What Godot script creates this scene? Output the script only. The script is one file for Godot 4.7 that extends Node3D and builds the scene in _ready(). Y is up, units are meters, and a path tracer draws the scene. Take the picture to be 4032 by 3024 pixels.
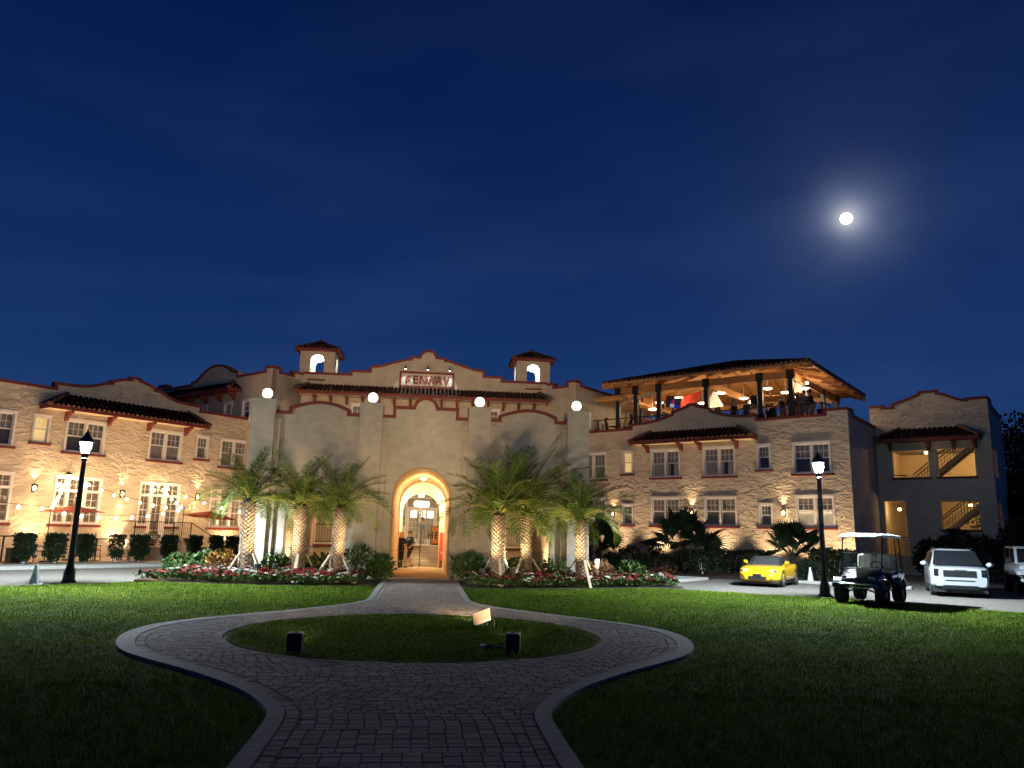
extends Node3D
# A hotel forecourt at nightfall. Metres, y up; the camera stands at the origin and looks towards -z.

class MB:
	# mesh builder: corners are given anticlockwise as seen from outside
	var v := PackedVector3Array()
	var n := PackedVector3Array()
	var c := PackedColorArray()
	var uv := PackedVector2Array()
	var col := Color(1, 1, 1)
	var xf := Transform3D()

	func tri(a: Vector3, b: Vector3, d: Vector3) -> void:
		a = xf * a
		b = xf * b
		d = xf * d
		var m := (b - a).cross(d - a)
		if m.length_squared() < 1e-16:
			return
		m = m.normalized()
		v.append(a); v.append(d); v.append(b)
		n.append(m); n.append(m); n.append(m)
		c.append(col); c.append(col); c.append(col)

	func trin(a: Vector3, b: Vector3, d: Vector3, na: Vector3, nb: Vector3, nd: Vector3) -> void:
		v.append(xf * a); v.append(xf * d); v.append(xf * b)
		n.append((xf.basis * na).normalized()); n.append((xf.basis * nd).normalized()); n.append((xf.basis * nb).normalized())
		c.append(col); c.append(col); c.append(col)

	func quad(a: Vector3, b: Vector3, d: Vector3, e: Vector3) -> void:
		tri(a, b, d)
		tri(a, d, e)

	func quadn(a: Vector3, b: Vector3, d: Vector3, e: Vector3, na: Vector3, nb: Vector3, nd: Vector3, ne: Vector3) -> void:
		trin(a, b, d, na, nb, nd)
		trin(a, d, e, na, nd, ne)

	func box(lo: Vector3, hi: Vector3, bev := 0.0) -> void:
		if bev > 0.0:
			return bbox(lo, hi, bev)
		var p := [Vector3(lo.x, lo.y, lo.z), Vector3(hi.x, lo.y, lo.z), Vector3(hi.x, hi.y, lo.z), Vector3(lo.x, hi.y, lo.z), Vector3(lo.x, lo.y, hi.z), Vector3(hi.x, lo.y, hi.z), Vector3(hi.x, hi.y, hi.z), Vector3(lo.x, hi.y, hi.z)]
		quad(p[4], p[5], p[6], p[7])
		quad(p[1], p[0], p[3], p[2])
		quad(p[5], p[1], p[2], p[6])
		quad(p[0], p[4], p[7], p[3])
		quad(p[7], p[6], p[2], p[3])
		quad(p[0], p[1], p[5], p[4])

	func bbox(lo: Vector3, hi: Vector3, b: float) -> void:
		# a box whose twelve edges are chamfered
		var mid := (lo + hi) / 2
		var h := (hi - lo) / 2
		b = minf(b, minf(h.x, minf(h.y, h.z)) * 0.9)
		for ax in 3:
			for s in [-1.0, 1.0]:
				var u := (ax + 1) % 3
				var w := (ax + 2) % 3
				var q := []
				for k in [[-1, -1], [1, -1], [1, 1], [-1, 1]]:
					var p := Vector3()
					p[ax] = s * h[ax]
					p[u] = k[0] * (h[u] - b)
					p[w] = k[1] * (h[w] - b)
					q.append(mid + p)
				if s > 0:
					quad(q[0], q[1], q[2], q[3])
				else:
					quad(q[3], q[2], q[1], q[0])
		for ax in 3:
			var u := (ax + 1) % 3
			var w := (ax + 2) % 3
			for su in [-1.0, 1.0]:
				for sw in [-1.0, 1.0]:
					var q := []
					for k in [[-1, 0], [1, 0], [1, 1], [-1, 1]]:
						var p := Vector3()
						p[ax] = k[0] * (h[ax] - b)
						p[u] = su * (h[u] - (b if k[1] == 1 else 0.0))
						p[w] = sw * (h[w] - (b if k[1] == 0 else 0.0))
						q.append(mid + p)
					if su * sw > 0:
						quad(q[0], q[3], q[2], q[1])
					else:
						quad(q[0], q[1], q[2], q[3])
		for sx in [-1.0, 1.0]:
			for sy in [-1.0, 1.0]:
				for sz in [-1.0, 1.0]:
					var p0 := mid + Vector3(sx * h.x, sy * (h.y - b), sz * (h.z - b))
					var p1 := mid + Vector3(sx * (h.x - b), sy * h.y, sz * (h.z - b))
					var p2 := mid + Vector3(sx * (h.x - b), sy * (h.y - b), sz * h.z)
					if sx * sy * sz > 0:
						tri(p0, p1, p2)
					else:
						tri(p0, p2, p1)

	func bar(a: Vector3, b: Vector3, w: float, h: float, upv := Vector3.UP) -> void:
		# a square bar from a to b
		var z := (b - a)
		var l := z.length()
		if l < 1e-5:
			return
		z /= l
		if absf(z.dot(upv)) > 0.99:
			upv = Vector3.RIGHT
		var x := upv.cross(z).normalized()
		var y := z.cross(x)
		var keep := xf
		xf = xf * Transform3D(Basis(x, y, z), a)
		box(Vector3(-w / 2, -h / 2, 0), Vector3(w / 2, h / 2, l))
		xf = keep

	func tube(a: Vector3, b: Vector3, ra: float, rb: float, k := 8, caps := true) -> void:
		var z := (b - a)
		if z.length() < 1e-6:
			return
		z = z.normalized()
		var x := (Vector3.UP if absf(z.y) < 0.9 else Vector3.RIGHT).cross(z).normalized()
		var y := z.cross(x)
		for i in k:
			var t0 := TAU * i / k
			var t1 := TAU * (i + 1) / k
			var d0 := x * cos(t0) + y * sin(t0)
			var d1 := x * cos(t1) + y * sin(t1)
			quadn(a + d0 * ra, a + d1 * ra, b + d1 * rb, b + d0 * rb, d0, d1, d1, d0)
			if caps:
				tri(b, b + d0 * rb, b + d1 * rb)
				tri(a, a + d1 * ra, a + d0 * ra)

	func path(p: PackedVector3Array, r0: float, r1: float, k := 6) -> void:
		for i in p.size() - 1:
			var t0 := float(i) / (p.size() - 1)
			var t1 := float(i + 1) / (p.size() - 1)
			tube(p[i], p[i + 1], lerpf(r0, r1, t0), lerpf(r0, r1, t1), k, i == 0 or i == p.size() - 2)

	func lathe(pr: PackedVector2Array, o: Vector3, k := 16) -> void:
		# pr: (radius, height) from the bottom up
		for j in pr.size() - 1:
			var a := pr[j]
			var b := pr[j + 1]
			var sl := Vector2(b.y - a.y, a.x - b.x).normalized()
			for i in k:
				var t0 := TAU * i / k
				var t1 := TAU * (i + 1) / k
				var d0 := Vector3(sin(t0), 0, cos(t0))
				var d1 := Vector3(sin(t1), 0, cos(t1))
				var n0 := d0 * sl.x + Vector3.UP * sl.y
				var n1 := d1 * sl.x + Vector3.UP * sl.y
				var up0 := Vector3(0, a.y, 0) + o
				var up1 := Vector3(0, b.y, 0) + o
				if a.x > 1e-5:
					trin(d0 * a.x + up0, d1 * a.x + up0, d1 * b.x + up1, n0, n1, n1)
				if b.x > 1e-5:
					trin(d0 * a.x + up0, d1 * b.x + up1, d0 * b.x + up1, n0, n1, n0)

	func ball(o: Vector3, r: Vector3, k := 12) -> void:
		var pr := PackedVector2Array()
		var m := maxi(4, k / 2)
		for j in m + 1:
			var t := -PI / 2 + PI * j / m
			pr.append(Vector2(maxf(0.0, cos(t)), sin(t)))
		var keep := xf
		xf = xf * Transform3D(Basis.from_scale(r), o)
		lathe(pr, Vector3.ZERO, k)
		xf = keep

	func prism(poly: PackedVector2Array, a: float, b: float, ax := 1) -> void:
		# a flat outline pushed from a to b: ax 1 lays it on the ground (x, -z), ax 2 stands it (x, y), ax 0 stands it along (z, y)
		if Geometry2D.is_polygon_clockwise(poly):
			poly = poly.duplicate()
			poly.reverse()
		var t := Geometry2D.triangulate_polygon(poly)
		var at := func(p: Vector2, h: float) -> Vector3:
			return Vector3(p.x, h, -p.y) if ax == 1 else Vector3(p.x, p.y, h) if ax == 2 else Vector3(h, p.y, -p.x)
		for i in range(0, t.size(), 3):
			var q := [poly[t[i]], poly[t[i + 1]], poly[t[i + 2]]]
			if (q[1] - q[0]).cross(q[2] - q[0]) < 0:
				q.reverse()
			tri(at.call(q[0], b), at.call(q[1], b), at.call(q[2], b))
			tri(at.call(q[0], a), at.call(q[2], a), at.call(q[1], a))
		for i in poly.size():
			var p := poly[i]
			var r := poly[(i + 1) % poly.size()]
			quad(at.call(p, a), at.call(r, a), at.call(r, b), at.call(p, b))

	func mesh() -> ArrayMesh:
		var m := ArrayMesh.new()
		var a := []
		a.resize(Mesh.ARRAY_MAX)
		a[Mesh.ARRAY_VERTEX] = v
		a[Mesh.ARRAY_NORMAL] = n
		a[Mesh.ARRAY_COLOR] = c
		if uv.size() == v.size():
			a[Mesh.ARRAY_TEX_UV] = uv
		m.add_surface_from_arrays(Mesh.PRIMITIVE_TRIANGLES, a)
		return m


var M := {}
var used := {}
var rng := RandomNumberGenerator.new()


func numbered(s: String) -> String:
	var k: int = used.get(s, 0)
	used[s] = k + 1
	return s if k == 0 else "%s_%03d" % [s, k]


func tag(o: Node, label: String, category: String, group := "") -> Node:
	o.set_meta("label", label)
	o.set_meta("category", category)
	if group != "":
		o.set_meta("group", group)
	return o


func thing(called: String, label: String, category: String, at := Vector3.ZERO, yaw := 0.0, group := "") -> Node3D:
	var o := Node3D.new()
	o.name = numbered(called)
	add_child(o)
	o.position = at
	o.rotation_degrees.y = yaw
	tag(o, label, category, group)
	return o


func put(mesh: Mesh, called: String, mat: Material, parent: Node = self, xf := Transform3D()) -> MeshInstance3D:
	var o := MeshInstance3D.new()
	o.name = called if parent != self else numbered(called)
	o.mesh = mesh
	o.material_override = mat
	o.transform = xf
	parent.add_child(o, true)
	return o


func part(mb: MB, called: String, mat: Material, parent: Node = self) -> MeshInstance3D:
	return put(mb.mesh(), called, mat, parent)


func stuff(o: Node) -> Node:
	o.set_meta("kind", "stuff")
	return o


func struct(o: Node) -> Node:
	o.set_meta("kind", "structure")
	return o


func many(called: String, mesh: Mesh, mat: Material, xs: Array, parent: Node = self, cols := PackedColorArray()) -> MultiMeshInstance3D:
	var mm := MultiMesh.new()
	mm.transform_format = MultiMesh.TRANSFORM_3D
	mm.use_colors = cols.size() > 0
	mm.mesh = mesh
	mm.instance_count = xs.size()
	for i in xs.size():
		mm.set_instance_transform(i, xs[i])
		if cols.size() > 0:
			mm.set_instance_color(i, cols[i])
	var o := MultiMeshInstance3D.new()
	o.name = called if parent != self else numbered(called)
	o.multimesh = mm
	o.material_override = mat
	parent.add_child(o, true)
	stuff(o)
	return o


func lin(r: float, g: float, b: float) -> Color:
	return Color(r, g, b).linear_to_srgb()


func mat(called: String, color: Color, rough := 0.8, metal := 0.0) -> StandardMaterial3D:
	# color is a linear base colour
	var m := StandardMaterial3D.new()
	m.resource_name = called
	m.albedo_color = Color(color.r, color.g, color.b).linear_to_srgb()
	m.roughness = rough
	m.metallic = metal
	M[called] = m
	return m


func vmat(called: String, rough := 0.8) -> StandardMaterial3D:
	var m := mat(called, Color(1, 1, 1), rough)
	m.vertex_color_use_as_albedo = true
	return m


func glow(called: String, color: Color, energy: float) -> StandardMaterial3D:
	var m := mat(called, Color(0.8, 0.8, 0.8), 0.5)
	m.emission_enabled = true
	m.emission = color
	m.emission_energy_multiplier = energy
	return m


func noise(freq: float, oct := 4, seed_ := 1, kind := FastNoiseLite.TYPE_SIMPLEX_SMOOTH, frac := FastNoiseLite.FRACTAL_FBM, warp := 0.0) -> FastNoiseLite:
	var f := FastNoiseLite.new()
	f.seed = seed_
	f.noise_type = kind
	f.frequency = freq
	f.fractal_type = frac
	f.fractal_octaves = oct
	if warp > 0.0:
		f.domain_warp_enabled = true
		f.domain_warp_amplitude = warp
		f.domain_warp_frequency = freq * 1.6
	return f


func tex(f: FastNoiseLite, size := 512, lo := Color.BLACK, hi := Color.WHITE) -> Texture2D:
	# a seamless picture of a noise, between two linear colours
	var im := f.get_seamless_image(size, size)
	im.convert(Image.FORMAT_RGB8)
	if lo != Color.BLACK or hi != Color.WHITE:
		var d := im.get_data()
		var a := lo.linear_to_srgb()
		var b := hi.linear_to_srgb()
		for i in range(0, d.size(), 3):
			var t := d[i] / 255.0
			d[i] = int(255 * lerpf(a.r, b.r, t))
			d[i + 1] = int(255 * lerpf(a.g, b.g, t))
			d[i + 2] = int(255 * lerpf(a.b, b.b, t))
		im = Image.create_from_data(size, size, false, Image.FORMAT_RGB8, d)
	return ImageTexture.create_from_image(im)


func planar(m: StandardMaterial3D, scale: Vector3, albedo: Texture2D = null, height: Texture2D = null, cm := 0.0, world := false) -> StandardMaterial3D:
	m.uv1_triplanar = true
	m.uv1_world_triplanar = world
	m.uv1_scale = scale
	m.uv1_triplanar_sharpness = 8.0
	if albedo:
		m.albedo_texture = albedo
	if height:
		m.heightmap_enabled = true
		m.heightmap_texture = height
		m.heightmap_scale = cm
	return m


func omni(at: Vector3, color: Color, energy: float, size := 0.08, parent: Node = self) -> OmniLight3D:
	var l := OmniLight3D.new()
	l.name = "lamp_light"
	l.light_color = color
	l.light_energy = energy
	l.light_size = size
	l.omni_range = 60.0
	l.omni_attenuation = 2.0
	l.shadow_enabled = true
	l.position = at
	parent.add_child(l, true)
	return l


func spot(at: Vector3, to: Vector3, color: Color, energy: float, angle: float, size := 0.1, soft := 0.6, parent: Node = self) -> SpotLight3D:
	var l := SpotLight3D.new()
	l.name = "lamp_light"
	l.light_color = color
	l.light_energy = energy
	l.light_size = size
	l.spot_range = 80.0
	l.spot_attenuation = 2.0
	l.spot_angle = angle
	l.spot_angle_attenuation = soft
	l.shadow_enabled = true
	parent.add_child(l, true)
	var d := (to - at).normalized()
	l.transform = Transform3D(Basis.looking_at(d, Vector3.UP if absf(d.y) < 0.98 else Vector3.RIGHT), at)
	return l


func smooth(p: PackedVector2Array, k := 4) -> PackedVector2Array:
	# a Catmull-Rom curve through the points
	var out := PackedVector2Array()
	for i in p.size() - 1:
		var a := p[maxi(i - 1, 0)]
		var d := p[mini(i + 2, p.size() - 1)]
		for j in k:
			out.append(p[i].cubic_interpolate(p[i + 1], a, d, float(j) / k))
	out.append(p[p.size() - 1])
	return out


func arc(c: Vector2, rx: float, ry: float, a0: float, a1: float, k := 12) -> PackedVector2Array:
	var out := PackedVector2Array()
	for i in k + 1:
		var t := deg_to_rad(lerpf(a0, a1, float(i) / k))
		out.append(c + Vector2(cos(t) * rx, sin(t) * ry))
	return out


func top_at(p: PackedVector2Array, x: float) -> float:
	for i in p.size() - 1:
		if p[i + 1].x > p[i].x and x >= p[i].x and x <= p[i + 1].x:
			return lerpf(p[i].y, p[i + 1].y, (x - p[i].x) / (p[i + 1].x - p[i].x))
	return p[p.size() - 1].y


func hole_top(h: Array, x: float) -> float:
	# a hole is [x0, x1, y0, y1] or, with an arched head that springs at y1, [x0, x1, y0, y1, rise]
	if h.size() < 5:
		return h[3]
	var r: float = (h[1] - h[0]) / 2.0
	var d: float = (x - (h[0] + h[1]) / 2.0) / r
	return h[3] + h[4] * sqrt(maxf(0.0, 1.0 - d * d))


func wall(mb: MB, p: PackedVector2Array, y0: float, holes: Array, zf: float, zb: float) -> void:
	# a wall under the outline p (left to right) with openings, from zf (outside) back to zb
	var xs := PackedFloat64Array()
	for q in p:
		xs.append(q.x)
	for h in holes:
		var k := 14 if h.size() > 4 else 1
		for i in k + 1:
			# arched heads are cut finer towards their ends
			var t := float(i) / k
			xs.append(lerpf(h[0], h[1], 0.5 - 0.5 * cos(PI * t)) if k > 1 else lerpf(h[0], h[1], t))
	xs.sort()
	for i in xs.size() - 1:
		var xa := xs[i]
		var xb := xs[i + 1]
		if xb - xa < 1e-4 or xa < p[0].x - 1e-4 or xb > p[p.size() - 1].x + 1e-4:
			continue
		var e := 1e-5
		var ta := top_at(p, xa + e)
		var tb := top_at(p, xb - e)
		var cuts := []
		var mid := (xa + xb) / 2
		for h in holes:
			if mid > h[0] and mid < h[1]:
				cuts.append(h)
		cuts.sort_custom(func(a, b): return a[2] < b[2])
		var la := y0
		var lb := y0
		for k in cuts.size() + 1:
			var ua := ta
			var ub := tb
			if k < cuts.size():
				ua = cuts[k][2]
				ub = cuts[k][2]
			if ua > la + 1e-5 or ub > lb + 1e-5:
				mb.quad(Vector3(xa, la, zf), Vector3(xb, lb, zf), Vector3(xb, ub, zf), Vector3(xa, ua, zf))
				mb.quad(Vector3(xb, lb, zb), Vector3(xa, la, zb), Vector3(xa, ua, zb), Vector3(xb, ub, zb))
				mb.quad(Vector3(xa, ua, zf), Vector3(xb, ub, zf), Vector3(xb, ub, zb), Vector3(xa, ua, zb))
				if k > 0:
					mb.quad(Vector3(xa, la, zb), Vector3(xb, lb, zb), Vector3(xb, lb, zf), Vector3(xa, la, zf))
			if k < cuts.size():
				la = hole_top(cuts[k], xa + e)
				lb = hole_top(cuts[k], xb - e)
	for h in holes:
		if h[3] > h[2]:
			mb.quad(Vector3(h[0], h[2], zf), Vector3(h[0], h[2], zb), Vector3(h[0], h[3], zb), Vector3(h[0], h[3], zf))
			mb.quad(Vector3(h[1], h[2], zb), Vector3(h[1], h[2], zf), Vector3(h[1], h[3], zf), Vector3(h[1], h[3], zb))
	for i in p.size() - 1:
		if absf(p[i].x - p[i + 1].x) < 1e-4:
			var a := p[i]
			var b := p[i + 1]
			if b.y > a.y:
				mb.quad(Vector3(a.x, a.y, zb), Vector3(a.x, a.y, zf), Vector3(a.x, b.y, zf), Vector3(a.x, b.y, zb))
			else:
				mb.quad(Vector3(a.x, b.y, zf), Vector3(a.x, b.y, zb), Vector3(a.x, a.y, zb), Vector3(a.x, a.y, zf))
	var f := p[0]
	var l := p[p.size() - 1]
	mb.quad(Vector3(f.x, y0, zb), Vector3(f.x, y0, zf), Vector3(f.x, f.y, zf), Vector3(f.x, f.y, zb))
	mb.quad(Vector3(l.x, y0, zf), Vector3(l.x, y0, zb), Vector3(l.x, l.y, zb), Vector3(l.x, l.y, zf))


func coping(mb: MB, p: PackedVector2Array, th: float, zf: float, zb: float) -> void:
	# a moulding of thickness th that follows the outline p on its upper side
	var o := PackedVector2Array()
	for i in p.size():
		var d0 := (p[i] - p[maxi(i - 1, 0)]).normalized()
		var d1 := (p[mini(i + 1, p.size() - 1)] - p[i]).normalized()
		if i == 0:
			d0 = d1
		if i == p.size() - 1:
			d1 = d0
		var n0 := Vector2(-d0.y, d0.x)
		var n1 := Vector2(-d1.y, d1.x)
		var m := n0 + n1
		m = m / maxf(m.length_squared() / 2.0, 0.3)
		o.append(p[i] + m * th)
	for i in p.size() - 1:
		var a := p[i]
		var b := p[i + 1]
		var c := o[i + 1]
		var d := o[i]
		mb.quad(Vector3(a.x, a.y, zf), Vector3(b.x, b.y, zf), Vector3(c.x, c.y, zf), Vector3(d.x, d.y, zf))
		mb.quad(Vector3(b.x, b.y, zb), Vector3(a.x, a.y, zb), Vector3(d.x, d.y, zb), Vector3(c.x, c.y, zb))
		mb.quad(Vector3(d.x, d.y, zf), Vector3(c.x, c.y, zf), Vector3(c.x, c.y, zb), Vector3(d.x, d.y, zb))
		mb.quad(Vector3(a.x, a.y, zb), Vector3(b.x, b.y, zb), Vector3(b.x, b.y, zf), Vector3(a.x, a.y, zf))
	for i in [0, p.size() - 1]:
		mb.quad(Vector3(p[i].x, p[i].y, zf), Vector3(o[i].x, o[i].y, zf), Vector3(o[i].x, o[i].y, zb), Vector3(p[i].x, p[i].y, zb))


func tiles(mb: MB, o: Vector3, ex: Vector3, up: Vector3, wide: float, long: float, cutl: float, cutr: float, sp := 0.24, row := 0.42) -> void:
	# barrel tiles on a slope: o is the lower left corner, ex runs along the eave, up the slope; cutl and cutr are how far the hips lean in
	var en := ex.cross(up).normalized()
	var k := int(wide / sp)
	var s := wide / k
	mb.col = Color(0.07, 0.03, 0.022)
	mb.quad(o, o + ex * wide, o + ex * (wide - cutr) + up * long, o + ex * cutl + up * long)
	for i in k:
		var x := (i + 0.5) * s
		var l := long
		if cutl > 0.01:
			l = minf(l, x / cutl * long)
		if cutr > 0.01:
			l = minf(l, (wide - x) / cutr * long)
		var rows := maxi(1, int(ceil(l / row)))
		for j in rows:
			var a := j * row
			var b := minf(l, a + row)
			if b - a < 0.05:
				continue
			var sh := rng.randf_range(0.55, 1.25)
			mb.col = Color(0.155 * sh, 0.062 * sh, 0.04 * sh)
			var r0 := s * 0.36
			var r1 := s * 0.29
			var jig := rng.randf_range(-0.008, 0.008)
			for q in 4:
				var t0 := PI * q / 4.0
				var t1 := PI * (q + 1) / 4.0
				var d0 := ex * -cos(t0) + en * sin(t0)
				var d1 := ex * -cos(t1) + en * sin(t1)
				var pa := o + ex * (x + jig) + up * (a - 0.03) + en * 0.02
				var pb := o + ex * (x + jig) + up * b
				mb.quadn(pa + d1 * r0, pa + d0 * r0, pb + d0 * r1, pb + d1 * r1, d1, d0, d0, d1)
				mb.tri(pa, pa + d0 * r0, pa + d1 * r0)


func ridge(mb: MB, a: Vector3, b: Vector3, r := 0.11) -> void:
	# a line of ridge tiles
	var k := maxi(1, int((b - a).length() / 0.4))
	for i in k:
		var sh := rng.randf_range(0.6, 1.2)
		mb.col = Color(0.155 * sh, 0.062 * sh, 0.04 * sh)
		mb.tube(a.lerp(b, float(i) / k), a.lerp(b, (i + 1.08) / k), r, r * 0.85, 8)


func frame_of(o: Vector3, yaw: float) -> Transform3D:
	return Transform3D(Basis(Vector3.UP, deg_to_rad(yaw)), o)


const YAW_L := 54.0
const YAW_C := 5.8
const YAW_R := -37.4
const O_L := Vector3(-21.453, 0, -38.273)
const O_C := Vector3(-4.152, 0, -27.446)
const O_R := Vector3(17.155, 0, -38.705)
const WARM := Color(1.0, 0.83, 0.62)
const SOFT := Color(1.0, 0.85, 0.66)
const COOL := Color(0.9, 0.97, 1.0)
var FL := frame_of(O_L, YAW_L)
var FC := frame_of(O_C, YAW_C)
var FR := frame_of(O_R, YAW_R)


func make_sky() -> Texture2D:
	# night air after dusk: deep blue overhead, paler towards the ground, thin cirrus and the bright haze that the moon lights
	var w := 1536
	var h := 768
	var im := Image.create(w, h, false, Image.FORMAT_RGBF)
	var f := noise(1.0, 5, 11)
	var moon := Vector3(0.3861, 0.3715, -0.8434).normalized()
	for y in h:
		var el := (0.5 - (y + 0.5) / h) * PI
		var up := maxf(0.0, sin(el))
		var t := pow(1.0 - up, 3.0)
		var base := Vector3(0.0013, 0.0085, 0.06).lerp(Vector3(0.0068, 0.036, 0.155), clampf(1.0 - up / 0.62, 0.0, 1.0))
		base = base.lerp(Vector3(0.0155, 0.052, 0.165), t * t)
		for x in w:
			if el < -0.03:
				im.set_pixel(x, y, Color(0.006, 0.016, 0.05))
				continue
			var az := (x + 0.5) / w * TAU
			var d := Vector3(sin(az) * cos(el), sin(el), -cos(az) * cos(el))
			var c := base
			var k := f.get_noise_3d(d.x * 1.6 + d.y * 2.0, d.y * 9.0 - d.x * 1.4, d.z * 1.6)
			var veil := clampf(k * 1.7 + 0.12, 0.0, 1.0) * clampf(1.25 - up * 1.2, 0.2, 1.0)
			c += Vector3(0.0045, 0.0075, 0.014) * veil
			var a := rad_to_deg(acos(clampf(d.dot(moon), -1.0, 1.0)))
			if a < 40.0:
				var g := 0.6 * exp(-pow(a / 0.7, 1.1)) + 0.085 * exp(-pow(a / 2.6, 1.6)) + 0.02 * exp(-a / 7.0)
				g *= 1.0 + 0.6 * f.get_noise_3d(d.x * 5.0, d.y * 8.0 + 3.0, d.z * 5.0)
				c += Vector3(0.8, 0.92, 1.12).lerp(Vector3(1, 0.99, 0.95), clampf(1.2 - a / 1.5, 0.0, 1.0)) * g
			im.set_pixel(x, y, Color(c.x, c.y, c.z))
	return ImageTexture.create_from_image(im)


func setup() -> void:
	var cam := Camera3D.new()
	cam.name = "camera"
	add_child(cam)
	cam.fov = 53.08
	cam.near = 0.1
	cam.far = 900.0
	cam.current = true
	var p := deg_to_rad(11.06)
	var r := deg_to_rad(1.38)
	var fw := Vector3(0, sin(p), -cos(p))
	var u0 := Vector3(0, cos(p), sin(p))
	var rt := Vector3.RIGHT * cos(r) + u0 * sin(r)
	var up := u0 * cos(r) - Vector3.RIGHT * sin(r)
	cam.transform = Transform3D(Basis(rt, up, -fw), Vector3(0, 1.65, 0))
	var env := Environment.new()
	env.background_mode = Environment.BG_SKY
	env.tonemap_mode = Environment.TONE_MAPPER_LINEAR
	env.tonemap_exposure = 1.0
	env.sdfgi_enabled = true
	env.ssao_enabled = true
	env.ssil_enabled = true
	var sky := Sky.new()
	var sm := PanoramaSkyMaterial.new()
	sm.panorama = make_sky()
	sky.sky_material = sm
	env.sky = sky
	var we := WorldEnvironment.new()
	we.name = "world"
	we.environment = env
	add_child(we)
	# moonlight
	var sun := DirectionalLight3D.new()
	sun.name = "moonlight"
	sun.light_color = Color(1.0, 0.97, 0.92)
	sun.light_energy = 0.06
	sun.light_angular_distance = 0.5
	sun.shadow_enabled = true
	add_child(sun)
	var md := Vector3(0.3861, 0.3715, -0.8434).normalized()
	sun.transform = Transform3D(Basis.looking_at(-md, Vector3.UP), md * 300.0)
	var mb := MB.new()
	mb.ball(Vector3.ZERO, Vector3(2.75, 2.6, 2.7), 40)
	var mo := part(mb, "moon", glow("moon", Color(1, 0.99, 0.96), 9.0))
	mo.position = md * 400.0 + Vector3(0, 1.65, 0)
	tag(mo, "bright full moon in a hazy glow high over the roof terrace", "moon")


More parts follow.
